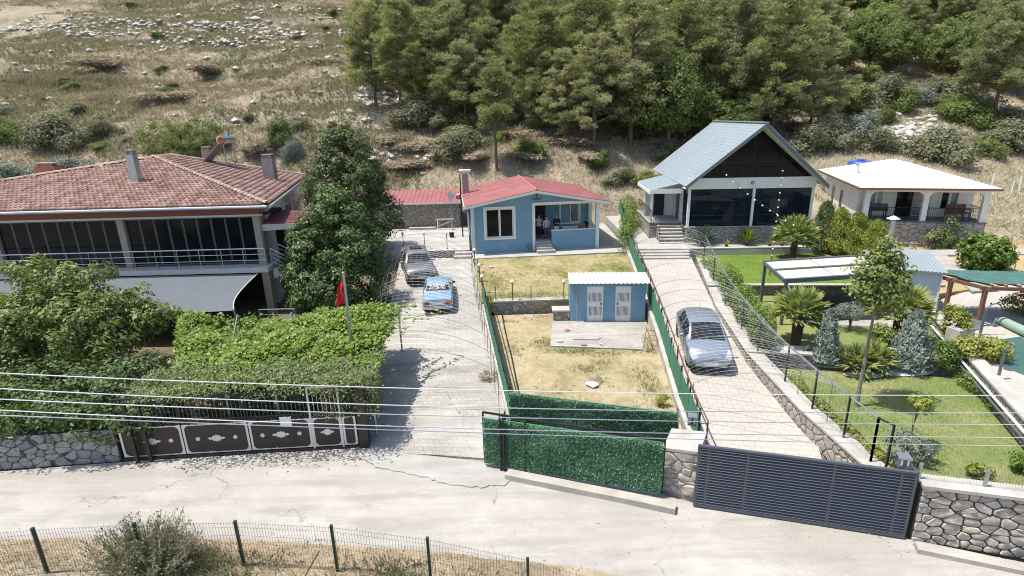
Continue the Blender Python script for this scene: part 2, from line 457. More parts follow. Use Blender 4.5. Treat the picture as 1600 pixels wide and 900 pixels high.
M['tyre'] = plain('tyre_rubber', (.022,.022,.022), .85, var=.2)
M['rubber'] = plain('black_plastic', (.025,.025,.027), .55, var=.15)
M['sail'] = plain('grey_shade_sail', (.105,.118,.135), .9, var=.12, scale=2, fine=80, bmp=.3)
M['brick_ch'] = plain('chimney_render', (.30,.24,.23), .95, var=.22, scale=3, bmp=.4)
M['brick_red'] = plain('red_brick_chimney', (.36,.13,.085), .95, var=.22, scale=4, bmp=.4)
M['palm_trunk'] = plain('palm_trunk', (.10,.066,.045), .95, var=.4, scale=7, bmp=.8, dist=.03)
def glass_mat(name, col, rough=.06, spec=.8):
    m, t, b = nt(name); co = coord(t, 'Object')
    n = noise(t, co, 1.2, 3)
    ln(t, ramp(t, n, [(0.3, sc(col, .6)), (0.7, sc(col, 1.5))]), b.inputs['Base Color'])
    b.inputs['Roughness'].default_value = rough; b.inputs['Specular IOR Level'].default_value = spec
    n2 = noise(t, co, .7, 2); bump(t, b, n2, .06, .05)
    return m
M['glass'] = glass_mat('dark_window_glass', (.008,.009,.011), .08, .18)
M['glass_b'] = glass_mat('blue_tinted_glass', (.008,.013,.024), .05, .3)
M['glass_c'] = glass_mat('car_glass', (.014,.018,.023), .04, .5)
M['glass_w'] = glass_mat('curtained_window_glass', (.17,.19,.20), .1)
M['globe'] = plain('frosted_globe', (.80,.80,.78), .25, var=.04, bmp=0)
def paint(name, col, metal=.6, rough=.28, coat=.8, dust=.15):
    m, t, b = nt(name); co = coord(t, 'Object')
    n = noise(t, co, 2.2, 5)
    ln(t, mix(t, math_(t, 'MULTIPLY', ramp(t, n, [(0.42, (0,0,0)), (0.65, (1,1,1))]), dust), col, (.42,.38,.32)), b.inputs['Base Color'])
    b.inputs['Metallic'].default_value = metal; b.inputs['Roughness'].default_value = rough
    b.inputs['Coat Weight'].default_value = coat; b.inputs['Coat Roughness'].default_value = .08
    return m
M['car_silver'] = paint('silver_blue_car_paint', (.31,.355,.405), .55, .3)
M['car_grey'] = paint('grey_car_paint', (.20,.195,.195), .55, .33, dust=.3)
M['car_blue'] = paint('faded_blue_car_paint', (.16,.29,.41), .1, .42, .3, .3)
M['lamp_glass'] = plain('headlamp_glass', (.55,.57,.60), .12, .3, var=.2, scale=12, bmp=.1)
M['lamp_red'] = plain('tail_lamp_red', (.40,.025,.02), .2, var=.2, scale=12, bmp=.1)
M['lamp_amber'] = plain('lamp_amber', (.50,.22,.04), .25, var=.2, scale=12)
M['plate'] = plain('number_plate', (.74,.74,.72), .5, var=.05)
def tile_mat(name, cols, rough=.9):
    m, t, b = nt(name); co = coord(t, 'Object')
    a = node(t, 'ShaderNodeAttribute', attribute_name='var')
    n = noise(t, co, .55, 5, .65); n2 = noise(t, co, 16, 4)
    v = math_(t, 'ADD', math_(t, 'MULTIPLY', a.outputs['Fac'], .4), math_(t, 'ADD', math_(t, 'MULTIPLY', n, .45), math_(t, 'MULTIPLY', n2, .2)))
    c = ramp(t, v, [(.25 + .55*i/(len(cols)-1), c_) for i, c_ in enumerate(cols)])
    ln(t, c, b.inputs['Base Color']); b.inputs['Roughness'].default_value = rough; bump(t, b, n2, .4, .01)
    return m
M['tile'] = tile_mat('clay_roof_tile', [(.10,.068,.058), (.20,.115,.09), (.275,.155,.122), (.32,.205,.17), (.38,.28,.24)])
M['ridge_tile'] = plain('ridge_tile', (.35,.25,.20), .9, var=.3, scale=4, rnd=.3)
M['redmetal'] = plain('red_metal_roof', (.36,.14,.13), .6, .0, var=.28, scale=.8, fine=12, bmp=.05)
M['greyroof'] = plain('grey_green_metal_roof', (.28,.325,.345), .5, .15, var=.1, scale=.8, fine=9, bmp=.08)
M['whiteroof'] = plain('white_metal_roof', (.60,.60,.595), .5, 0, var=.1, scale=.6, bmp=.05)
M['skin'] = plain('skin', (.42,.25,.17), .6, var=.08, bmp=0)
M['hair'] = plain('dark_hair', (.02,.016,.013), .7, var=.2)
def cloth(name, col): return plain(name, col, .9, var=.12, scale=8, fine=90, bmp=.3)
M['hedge_turf'] = plain('artificial_hedge_backing', (.06,.17,.10), .8, var=.4, scale=2, fine=60, bmp=.8)
M['greenmesh'] = plain('green_screen_mesh', (.04,.17,.095), .8, var=.25, scale=1, fine=120, bmp=.6)
M['poolcover'] = plain('green_pool_cover', (.045,.105,.09), .5, var=.25, scale=1, bmp=.2)
M['netgreen'] = plain('green_shade_net', (.042,.125,.105), .9, var=.3, scale=2, fine=90, bmp=.4)
# foliage
L = {}
L['pine'] = leafmat('pine_needles', (.135,.16,.07), (.245,.275,.125), (.38,.405,.205), .6, .38, .2, .35)
L['pine2'] = leafmat('pine_needles_olive', (.145,.16,.085), (.265,.28,.15), (.40,.405,.235), .6, .38, .2, .35)
L['laurel'] = leafmat('dark_glossy_leaves', (.035,.055,.022), (.08,.11,.04), (.18,.21,.09), .6, .2, .25, 1.2)
L['laurel2'] = leafmat('glossy_leaves_lit_copy', (.038,.068,.02), (.09,.14,.042), (.205,.265,.095), .5, .22, .3, 1.2)  # lighter copy of the dark leaves, sunlight painted into the colour
M['awning'] = plain('maroon_awning', (.17,.055,.06), .6, var=.2, scale=1)
M['redmetal_d'] = plain('dusty_red_metal_roof', (.27,.09,.09), .6, var=.2, scale=1)
L['fig'] = leafmat('fresh_tree_leaves', (.085,.115,.025), (.185,.235,.058), (.32,.365,.12), .5, .3, .4, 1.0)
L['vine'] = leafmat('grape_vine_leaves', (.075,.125,.018), (.165,.25,.04), (.29,.37,.085), .5, .38, .35, 1.2)
L['jasmine'] = leafmat('jasmine_leaves', (.055,.075,.025), (.125,.16,.055), (.24,.275,.11), .5, .3, .4, 1.5)
L['scrub'] = leafmat('olive_scrub_leaves', (.115,.12,.07), (.20,.205,.125), (.29,.29,.185), .7, .25, .15, .8)
L['scrub_g'] = leafmat('green_scrub_leaves', (.075,.10,.028), (.16,.20,.06), (.26,.30,.115), .7, .3, .2, .8)
L['silver'] = leafmat('silvery_leaves', (.11,.13,.105), (.22,.25,.215), (.34,.37,.33), .7, .25, .15, 1.2)
L['juniper'] = leafmat('blue_juniper', (.14,.175,.15), (.27,.315,.28), (.40,.45,.41), .7, .2, .15, 2)
L['palm'] = leafmat('palm_fronds', (.11,.15,.035), (.23,.28,.085), (.38,.40,.17), .5, .3, .35, 2)
L['agave'] = leafmat('agave_leaves', (.05,.085,.05), (.11,.16,.10), (.20,.25,.17), .5, .2, .35, 2)
L['yellow'] = leafmat('yellow_green_leaves', (.12,.15,.02), (.24,.27,.045), (.38,.38,.10), .5, .32, .35, 1.5)
L['bright'] = leafmat('bright_shrub_leaves', (.06,.11,.015), (.13,.21,.035), (.24,.31,.08), .5, .32, .35, 1.2)
L['dry'] = leafmat('dry_grass_blades', (.24,.20,.14), (.385,.33,.235), (.51,.455,.345), .9, .2, .05, .6)
L['drybrown'] = leafmat('dry_brown_brush', (.20,.16,.12), (.335,.27,.205), (.45,.375,.295), .9, .2, .05, .7)
L['grass'] = leafmat('lawn_blades', (.10,.145,.04), (.175,.22,.07), (.28,.29,.12), .7, .25, .2, .9)
L['turf'] = leafmat('plastic_hedge_blades', (.085,.19,.105), (.18,.345,.205), (.31,.48,.32), .5, .15, .4, .9)
L['flower'] = leafmat('rose_petals', (.35,.02,.02), (.5,.05,.05), (.6,.15,.12), .6, .2, .2, 3)
# ------------------------------------------------------------------ setting: terrain, road, yards
def sstep(a, b, x):
    t = np.clip((np.asarray(x, float)-a)/(b-a), 0, 1); return t*t*(3-2*t)
def hz(X, Y):
    X = np.asarray(X, float); Y = np.asarray(Y, float)
    m = np.interp(Y, [-60, 5, 9.2, 11.2, 47.2, 51, 66, 130, 260], [-3, -2.0, -.45, -.06, -.06, 4.0, 10.4, 38, 92])
    r = np.interp(Y, [-60, 5, 9.2, 11.2, 30, 33, 36, 50, 66, 130, 260], [-3, -2.0, -.45, -.06, -.06, 1.5, 2.0, 4.6, 10.6, 38, 92])
    w = sstep(20, 25, X)
    z = m*(1-w) + r*w
    a = sstep(50, 62, Y)
    z = z + a*(1.1*fbm(X*.045+3, Y*.06) + .35*fbm(X*.3, Y*.35, 3))
    # old cultivation terraces on the hillside
    s = (Y + 1.6*fbm(X*.04+9, Y*.05, 2)) / 7.0
    fr = s - np.floor(s)
    z = z + a*0.9*(sstep(.0, .22, fr) - fr)
    z = z + (1-a)*sstep(45, 50, Y)*.12*fbm(X*.5, Y*.5, 2)
    return z
def grid_sheet(name, xs, ys, mat, kind='structure'):
    X, Y = np.meshgrid(xs, ys); Z = hz(X, Y)
    nx, ny = len(xs), len(ys)
    i = np.arange(nx*ny).reshape(ny, nx)
    f = np.stack([i[:-1,:-1], i[:-1,1:], i[1:,1:], i[1:,:-1]], -1).reshape(-1, 4)
    o = npmesh(name, np.stack([X, Y, Z], -1).reshape(-1,3), f, mat, kind=kind)
    o.data.polygons.foreach_set('use_smooth', [True]*len(o.data.polygons))
    return o
xs = np.concatenate([np.arange(-400, -80, 20), np.arange(-80, 80, .7), np.arange(80, 401, 20)])
ys = np.concatenate([np.arange(-120, 6, 9), np.arange(6, 14, .5), np.arange(14, 46, 4), np.arange(46, 52, .5), np.arange(52, 130, .7), np.arange(130, 261, 8)])
grid_sheet('ground', xs, ys, M['hill'])
def patch(name, pts, mat, thick=1.6, label=None):
    """pts: world (x,y,z); a raised piece of ground"""
    m = MB(); m.slab([Vector(p) for p in pts], thick)
    return m.build(name, mat, kind='structure')
def gridpatch(name, A, B, C_, D, mat, n=24, k=24, amp=0.0, skirt=.6):
    """bilinear patch A-B near edge, D-C far edge, slightly uneven, with a skirt"""
    A, B, C_, D = (np.array(q, float) for q in (A, B, C_, D))
    u = np.linspace(0, 1, n)[None,:,None]; v = np.linspace(0, 1, k)[:,None,None]
    Pt = (A*(1-u)+B*u)*(1-v) + (D*(1-u)+C_*u)*v
    Pt[...,2] += amp*fbm(Pt[...,0]*1.3, Pt[...,1]*1.3, 3)
    i = np.arange(n*k).reshape(k, n)
    f = [tuple(q) for q in np.stack([i[:-1,:-1], i[:-1,1:], i[1:,1:], i[1:,:-1]], -1).reshape(-1,4)]
    m = MB(); vs = [tuple(p) for p in Pt.reshape(-1,3)]
    ring = list(i[0,:]) + list(i[1:,-1]) + list(i[-1,-2::-1]) + list(i[-2:0:-1,0])
    o = len(vs)
    for q in ring: p = vs[q]; vs.append((p[0], p[1], p[2]-skirt))
    kk = len(ring)
    f += [(ring[j], o+j, o+(j+1)%kk, ring[(j+1)%kk]) for j in range(kk)]
    m.add(vs, f)
    return m.build(name, mat, kind='structure', smooth=True)
# road
far = [(-200, 13.5, 0), (-40, 15.2, 0)] + [tuple(P(x, y, 0)) for x, y in ((-80, 742), (0, 737), (197, 722), (560, 700), (757, 722), (1033, 772), (1085, 788), (1420, 842), (1600, 880), (1800, 915))] + [(60, -2, 0), (200, -40, 0)]
near = [(-200, 9.8, 0), (-40, 11.6, 0)] + [tuple(P(x, y, 0)) for x, y in ((-80, 846), (0, 846), (250, 842), (480, 852), (700, 868), (900, 890), (1060, 915))] + [(12, 7.4, 0), (40, -8, 0), (200, -60, 0)]
m = MB(); n_ = 200
def resample(pts, n):
    p = np.array(pts); d = np.r_[0, np.cumsum(np.linalg.norm(np.diff(p[:, :2], axis=0), axis=1))]
    t = np.interp(np.linspace(0, 1, n)**1.0, [0, 1], [0, d[-1]])
    return np.stack([np.interp(t, d, p[:, k]) for k in range(3)], 1)
fa = np.array([f_ for f_ in far]); ne = np.array([q for q in near])
xx = np.concatenate([np.linspace(-200, -42, 12), np.linspace(-40, 30, 141), np.linspace(34, 60, 8)])
fy = np.interp(xx, fa[:, 0], fa[:, 1]); nyy = np.interp(xx, ne[:, 0], ne[:, 1])
rows = 24
Pt = np.zeros((rows, len(xx), 3))
for j in range(rows):
    t_ = j/(rows-1)
    Pt[j,:,0] = xx; Pt[j,:,1] = nyy*(1-t_) + fy*t_ + (0.12*fbm(xx*.9, xx*0+j, 2) if j in (0,) else 0)
    Pt[j,:,2] = 0.012*fbm(xx*.8, Pt[j,:,1]*.8, 3) + .01 - (.22 if j == 0 else 0)
i_ = np.arange(rows*len(xx)).reshape(rows, len(xx))
f_ = np.stack([i_[:-1,:-1], i_[:-1,1:], i_[1:,1:], i_[1:,:-1]], -1).reshape(-1,4)
o = npmesh('road', Pt.reshape(-1,3), f_, M['road'], kind='structure')
o.data.polygons.foreach_set('use_smooth', [True]*len(o.data.polygons))
# private drive on the left, climbing from the road to the patio
W = lambda x, y, z: tuple(P(x, y, z))
def strip(name, left, right, mat, skirt=1.0, sub=6):
    """ground strip between two polylines of equal length, smoothly subdivided"""
    def cr(pts):
        out = []
        p = [Vector(q) for q in pts]
        for a in range(len(p)-1):
            for s in range(sub): out.append(p[a].lerp(p[a+1], s/sub))
        return out + [p[-1]]
    l = cr(left); r_ = cr(right); m = MB(); w = 10; vs = []
    for a, b in zip(l, r_):
        for j in range(w):
            q = a.lerp(b, j/(w-1)); q.z += 0.012*float(fbm(q.x*.8, q.y*.8, 2)); vs.append(q)
    n = len(l)
    f = [(i*w+j, i*w+j+1, (i+1)*w+j+1, (i+1)*w+j) for i in range(n-1) for j in range(w-1)]
    ring = [j for j in range(w)] + [i*w+w-1 for i in range(1, n)] + [(n-1)*w+j for j in range(w-2, -1, -1)] + [i*w for i in range(n-2, 0, -1)]
    o = len(vs)
    for q in ring: vs.append(vs[q] - Vector((0,0,skirt)))
    k = len(ring)
    f += [(ring[j], o+j, o+(j+1)%k, ring[(j+1)%k]) for j in range(k)]
    m.add(vs, f)
    return m.build(name, mat, kind='structure', smooth=True)
D1L = [(-5.6, 16.6, .02), (-6.1, 22, .32), (-7.0, 30, .85), (-7.9, 38.2, 1.5)]
D1R = [W(760, 716, .02), W(789, 640, .35), W(751, 458, .95), W(738, 403, 1.5)]
strip('left_drive', D1L, D1R, M['drive'])
D2L = [W(1076, 778, .015), W(1096, 660, .35), W(1049, 540, .95), W(1026, 470, 1.4), W(1003, 402, 1.9)]
D2R = [W(1318, 818, .015), W(1268, 668, .35), W(1163, 545, .95), W(1112, 470, 1.4), W(1080, 402, 1.9)]
strip('right_drive', D2L, D2R, M['paver'])
# left lot
patch('left_lot', [(-70, 16.3, .2), (-13.5, 16.75, .2), (-5.75, 17.1, .2), (-7.1, 30, .6), (-8.1, 38.2, .9), (-8.4, 48, 1.2), (-70, 48, 1.2)], M['soil'])
patch('patio', [(-14, 38.25, 1.9), (-2.95, 38.4, 1.9), (-3.7, 48, 1.9), (-14, 48, 1.9)], M['slab'])
# plot of the blue house
FL = [W(797, 645, .4), W(752, 460, 1.0)]
patch('house_pad', [W(738, 404, 1.52), W(985, 393, 1.6), (8.4, 50.2, 1.6), (-3.6, 50.2, 1.6)], M['slab'])
gridpatch('upper_yard', W(752, 473, 1.15), W(1010, 466, 1.15), W(984, 394, 1.5), W(740, 405, 1.46), M['upyard'], 30, 30, .02)
gridpatch('lower_yard', W(800, 672, .42), W(1072, 690, .42), (7.45, 28.75, .5), W(757, 493, .5), M['yard'], 40, 50, .03)
# right-hand garden terraces
gridpatch('lower_lawn', W(1362, 738, .85), W(1800, 790, .85), W(1522, 592, .85), W(1196, 574, .85), M['lawn'], 50, 40, .012)
patch('garden_terrace', [W(1172, 547, 1.3), W(1520, 564, 1.3), W(1470, 462, 1.3), W(1106, 462, 1.3)], M['lawn'], .9)
patch('upper_lawn', [W(1108, 444, 1.8), W(1470, 444, 1.8), W(1320, 392, 1.8), W(1086, 397, 1.8)], M['lawn_up'], 1.2)
patch('cottage_terrace', [W(1080, 391, 2.15), W(1285, 388, 2.15), (24.6, 50.5, 2.15), (8.6, 50.5, 2.15), W(1000, 391, 2.15)], M['slab'], 2)
patch('pool_terrace', [W(1452, 474, 1.5), W(1524, 556, 1.5), W(1632, 672, 1.5), W(1900, 890, 1.5), (40, 20, 1.5), (40, 31, 1.7), W(1530, 448, 1.7)], M['paver'], 1.6)
patch('white_house_garden', [W(1300, 404, 1.95), W(1445, 462, 1.75), W(1530, 450, 1.75), (40, 31.2, 1.75), (44, 36, 2.2), (25, 50, 2.2), (21.5, 46, 2.1)], M['field'], 2)
patch('garden_path', [W(1436, 392, 2.03), W(1466, 390, 2.05), W(1560, 452, 1.80), W(1520, 455, 1.80)], M['slab'], .1)
patch('house_path', [W(1395, 399, 2.02), W(1392, 391, 2.07), W(1640, 388, 2.12), W(1660, 396, 2.06)], M['slab'], .1)
# cracked concrete apron where the left drive meets the road
ap_ = [(575, 703), (757, 724), (800, 741), (806, 748), (786, 758), (770, 757), (752, 761), (722, 758), (700, 757), (684, 752), (668, 745), (652, 744), (634, 739), (612, 733), (596, 733), (578, 722), (562, 716), (558, 706)]
ra = np.random.default_rng(2); pts_ = []
for a, b in zip(ap_, ap_[1:]+ap_[:1]):
    for s_ in np.linspace(0, 1, 5)[:-1]: pts_.append(W(a[0]+(b[0]-a[0])*s_+ra.normal(0, 1.2), a[1]+(b[1]-a[1])*s_+ra.normal(0, .9), .045))
patch('drive_apron', pts_, M['slab'], .06)
# dry bank below the near fence
rows_ = []; xx2 = np.linspace(-60, 14, 160); nv_ = np.interp(xx2, ne[:,0], ne[:,1])
for k, (dy, dz) in enumerate(((.12, -.03), (-.3, -.02), (-.8, -.05), (-1.3, -.12), (-2.2, -.4), (-4.5, -1.5))):
    rows_.append(np.stack([xx2, nv_+dy, np.full(len(xx2), dz)+.03*fbm(xx2*1.5, xx2*0+k*3, 3)], 1))
Pb = np.stack(rows_); i_ = np.arange(Pb.shape[0]*Pb.shape[1]).reshape(Pb.shape[:2]); f_ = np.stack([i_[:-1,:-1], i_[1:,:-1], i_[1:,1:], i_[:-1,1:]], -1).reshape(-1,4)
o = npmesh('bank', Pb.reshape(-1,3), f_, M['bank'], kind='structure'); o.data.polygons.foreach_set('use_smooth', [True]*len(o.data.polygons))
# ------------------------------------------------------------------ masonry
def clip_half(poly, p, nrm):
    out = []
    for i in range(len(poly)):
        a = poly[i]; b = poly[(i+1)%len(poly)]
        da = (a-p)@nrm; db = (b-p)@nrm
        if da <= 0: out.append(a)
        if (da < 0 < db) or (db < 0 < da): out.append(a + (b-a)*(da/(da-db)))
    return out
def voronoi(rng, outline, cell, stretch=1.5):
    o = np.array(outline, float); x0, y0 = o.min(0); x1, y1 = o.max(0)
    n = max(6, int((x1-x0)*(y1-y0)/(cell*cell)))
    pts = np.stack([rng.uniform(x0, x1, n), rng.uniform(y0, y1, n)], 1)
    S = np.array([1/stretch, 1.0]); cells = []
    for it in range(2):
        cells = []
        for i in range(n):
            poly = [q*S for q in o]; p = pts[i]*S
            d = np.linalg.norm(pts*S - p, axis=1); near = np.argsort(d)[1:22]
            for j in near:
                q = pts[j]*S; poly = clip_half(poly, (p+q)/2, q-p)
                if len(poly) < 3: break
            cells.append([q/S for q in poly] if len(poly) >= 3 else None)
        if it < 1:
            for i, c in enumerate(cells):
                if c is not None: pts[i] = pts[i]*.4 + np.mean(c, 0)*.6
    return [c for c in cells if c is not None]
def stone_mesh(rng, poly, gap, depth):
    c = np.mean(poly, 0); q = []
    for p in poly:
        d = c-p; l = np.linalg.norm(d); q.append(p + d*min(.45, gap/max(l, 1e-3)))
    r = []
    for i in range(len(q)):
        a = q[i]; b = q[(i+1)%len(q)]
        if np.linalg.norm(a-b) < .03: r.append((a+b)/2); continue
        w_ = rng.uniform(.08, .2); r += [a*(1-w_)+b*w_, a*w_+b*(1-w_)]
    n = len(r); dp = depth*rng.uniform(.7, 1.3); tilt = rng.uniform(-.12, .12, 2)
    v = [(p[0], 0.02, p[1]) for p in r]
    v += [(c[0]+(p[0]-c[0])*.97, -dp*.7, c[1]+(p[1]-c[1])*.97) for p in r]
    v += [(c[0]+(p[0]-c[0])*.86, -dp - ((p-c)@tilt) + rng.uniform(-.006,.006), c[1]+(p[1]-c[1])*.86) for p in r]
    f = [(i, (i+1)%n, (i+1)%n+n, i+n) for i in range(n)] + [(i+n, (i+1)%n+n, (i+1)%n+2*n, i+2*n) for i in range(n)] + [tuple(range(2*n, 3*n))]
    return v, f
def stone_wall(name, label, A, B, h0, h1, thick=.4, cell=.42, mat='stone', mortar='mortar', coping=True, seed=1, gap=.022, depth=.05, cope_over=.05, below=.4, cope_h=.09, stuff=False, group=None):
    A = Vector(A); B = Vector(B)
    loc, rz, Ln = frame(A, B)
    dz = B.z - A.z
    t = thing(name, label, 'wall', A, rz, group)
    m = MB(); m.add([(0,0,-below),(Ln,0,dz-below),(Ln,thick,dz-below),(0,thick,-below),(0,0,h0),(Ln,0,dz+h1),(Ln,thick,dz+h1),(0,thick,h0)],
        [(0,3,2,1),(4,5,6,7),(0,1,5,4),(1,2,6,5),(2,3,7,6),(3,0,4,7)])
    m.build('wall_core', M[mortar], t)
    rng = np.random.default_rng(seed)
    cells = voronoi(rng, [(0.02, 0.0), (Ln-.02, dz), (Ln-.02, dz+h1-.01), (0.02, h0-.01)], cell)
    if stuff:
        m = MB()
        for c in cells: m.add(*stone_mesh(rng, c, gap, depth))
        m.build('stones', M[mat], t, kind='stuff')
    else:
        for c in cells:
            m = MB(); m.add(*stone_mesh(rng, c, gap, depth)); m.build('stone', M[mat], t, smooth=True, angle=50)
    if coping:
        m = MB(); e = cope_over + depth
        k = max(1, int(Ln/1.1))
        for i in range(k):
            a = i/k*Ln + .004; b = (i+1)/k*Ln - .004
            za = h0 + (dz+h1-h0)*a/Ln; zb = h0 + (dz+h1-h0)*b/Ln
            mm = MB(); mm.add([(a,-e,za+.002),(b,-e,zb+.002),(b,thick+e,zb+.002),(a,thick+e,za+.002),(a,-e,za+cope_h),(b,-e,zb+cope_h),(b,thick+e,zb+cope_h),(a,thick+e,za+cope_h)],
              [(0,3,2,1),(4,5,6,7),(0,1,5,4),(1,2,6,5),(2,3,7,6),(3,0,4,7)])
            mm.build('coping_slab', M['coping'], t)
    return t
def wall_path(name, label, pts, thick, depth, mat, cope=None, cope_h=.07, over=.04, group=None, cat='wall'):
    """wall along a polyline of TOP points"""
    p = [Vector(q) for q in pts]
    t = thing(name, label, cat, (p[0].x, p[0].y, p[0].z-depth), 0, group)
    def run(off, z0, z1):
        m = MB(); l = []; r_ = []
        for i, q in enumerate(p):
            d = (p[min(i+1, len(p)-1)] - p[max(i-1, 0)]); d.z = 0; d.normalize()
            s = Vector((-d.y, d.x, 0))
            l.append(q + s*(thick/2+off)); r_.append(q - s*(thick/2+off))
        n = len(p); vs = [q+Vector((0,0,z1)) for q in l] + [q+Vector((0,0,z1)) for q in r_] + [q+Vector((0,0,z0)) for q in l] + [q+Vector((0,0,z0)) for q in r_]
        f = []
        for i in range(n-1):
            f += [(i, i+1, n+i+1, n+i), (2*n+i+1, 2*n+i, 3*n+i, 3*n+i+1), (i, 2*n+i, 2*n+i+1, i+1), (n+i, n+i+1, 3*n+i+1, 3*n+i)]
        f += [(0, n, 3*n, 2*n), (n-1, 3*n-1, 4*n-1, 2*n-1)]
        m.add(vs, f); return m
    run(0, -depth, 0).build('wall_body', mat, t, world=True)
    if cope: run(over, .002, cope_h).build('coping', cope, t, world=True)
    return t
# left roadside wall, in shade below the trees
gA = P(197, 720, 0); gB = P(562, 699, 0)
stone_wall('stone_wall', 'low grey rubble stone wall left of the brown ornamental gate', (-28, 15.1, 0), (gA.x-.12, gA.y-.02, 0), 1.2, 1.25, .4, .31, 'stone_g', seed=3, coping=False, gap=.012, depth=.018)
# right roadside wall
rA = P(1421, 842, 0); rB = P(1860, 918, 0)
stone_wall('stone_wall', 'rubble stone wall with pale coping right of the slatted gate', rA, rB, 1.62, 1.8, .4, .27, seed=5, gap=.017, depth=.03)
# short masonry between the two sliding gates
pA = P(1030, 772, .1); pB = P(1092, 788, .1)
stone_wall('stone_pier', 'rough stone pier between the green gate and the slatted gate', pA + Vector((.1,.25,0)), pB + Vector((.0,.25,0)), 1.35, 1.5, 1.1, .30, 'stone', 'mortar_l', seed=8, gap=.035, depth=.035, cope_over=.0)
# front wall of the lower yard, behind the green gate
a_ = P(798, 690, .25); b_ = P(1056, 705, .25)
wall_path('yard_front_wall', 'low rendered wall with white top behind the green sliding gate', [(a_.x, a_.y, .5), (b_.x, b_.y, .52)], .28, .9, M['rubble'], M['coping'])
# retaining wall between the two yards
stone_wall('yard_retaining_wall', 'grey stone retaining wall between upper and lower yard beside the shed', P(772, 492, .42), P(893, 488, .42), .72, .72, .35, .38, 'stone_g', 'mortar_l', seed=11, gap=.02, depth=.04, cope_over=.03)
# kerb walls along the drives
wall_path('drive_kerb', 'pale kerb wall under the green screen along the left drive', [W(797, 650, .45), W(774, 552, .78), W(754, 465, 1.12)], .22, .9, M['coping'])
wall_path('drive_kerb', 'pale kerb wall under the green screen along the paved drive', [W(1090, 690, .55), W(1062, 618, .62), W(1032, 520, 1.0), W(1008, 452, 1.4), W(985, 394, 1.75), W(962, 308, 2.6)], .4, 1.4, M['coping'])
wall_path('garden_kerb', 'stone faced kerb wall with pale top along the right edge of the paved drive', [W(1376, 738, .92), W(1262, 640, 1.0), W(1178, 552, 1.25), W(1128, 478, 1.6), W(1096, 404, 1.95)], .55, 1.6, M['rubble_w'], M['coping'])
wall_path('terrace_wall', 'low stone terrace wall behind the lower lawn', [W(1168, 549, 1.32), W(1522, 566, 1.32)], .25, .9, M['rubble_d'], M['coping'])
wall_path('terrace_wall', 'low stone terrace wall below the upper lawn behind the carport', [W(1106, 446, 1.82), W(1474, 446, 1.82)], .25, .9, M['rubble_d'], M['coping'])
wall_path('planter_wall', 'low stone planter wall in front of the dark glazed cottage', [W(1079, 389, 2.2), W(1270, 386, 2.2)], .25, .9, M['rubble_d'], M['coping'])
wall_path('pool_wall', 'white topped wall between the lower lawn and the pool terrace', [W(1452, 480, 1.62), W(1524, 562, 1.6), W(1632, 678, 1.58), W(1800, 830, 1.55)], .4, 1.4, M['rubble_w'], M['coping'], .08, .06)
# roadside kerb beams
wall_path('gate_kerb', 'weathered concrete kerb beam below the green sliding gate', [W(792, 737, .2), W(985, 775, .2), W(1056, 790, .2)], .34, .5, M['kerb'])
wall_path('road_kerb', 'concrete kerb along the foot of the right stone wall', [W(1432, 852, .14), W(1600, 886, .14), W(1760, 915, .14)], .3, .4, M['kerb'])
wall_path('fence_kerb', 'low concrete footing below the mesh fence in the foreground', [W(-60, 908, -.1), W(75, 897, -.1), W(382, 886, -.1), W(528, 893, -.1), W(674, 915, -.1), W(826, 950, -.1)], .22, .5, M['kerb'])
wall_path('patio_wall', 'low rendered wall at the front edge of the left patio', [(-9.3, 38.22, 1.93), (-4.05, 38.28, 1.93)], .24, .6, M['rubble_w'], M['coping'], .06)
wall_path('hill_retaining_wall', 'grey retaining wall at the foot of the hill behind the blue house', [(-3.2, 51.2, 3.6), (3, 51.6, 3.7), (8.2, 51.4, 3.6), (13, 51.4, 3.6)], .35, 2.4, M['rubble'])
t = thing('patio_steps', 'two pale concrete steps up to the patio beside the blue house', 'steps', (-3.4, 38.2, 1.5))
m = MB(); m.box(-.62,-.75,-.3,.62,.1,.17); m.build('step', M['coping'], t)
m = MB(); m.box(-.6,-.38,-.3,.6,.1,.34); m.build('step', M['coping'], t)
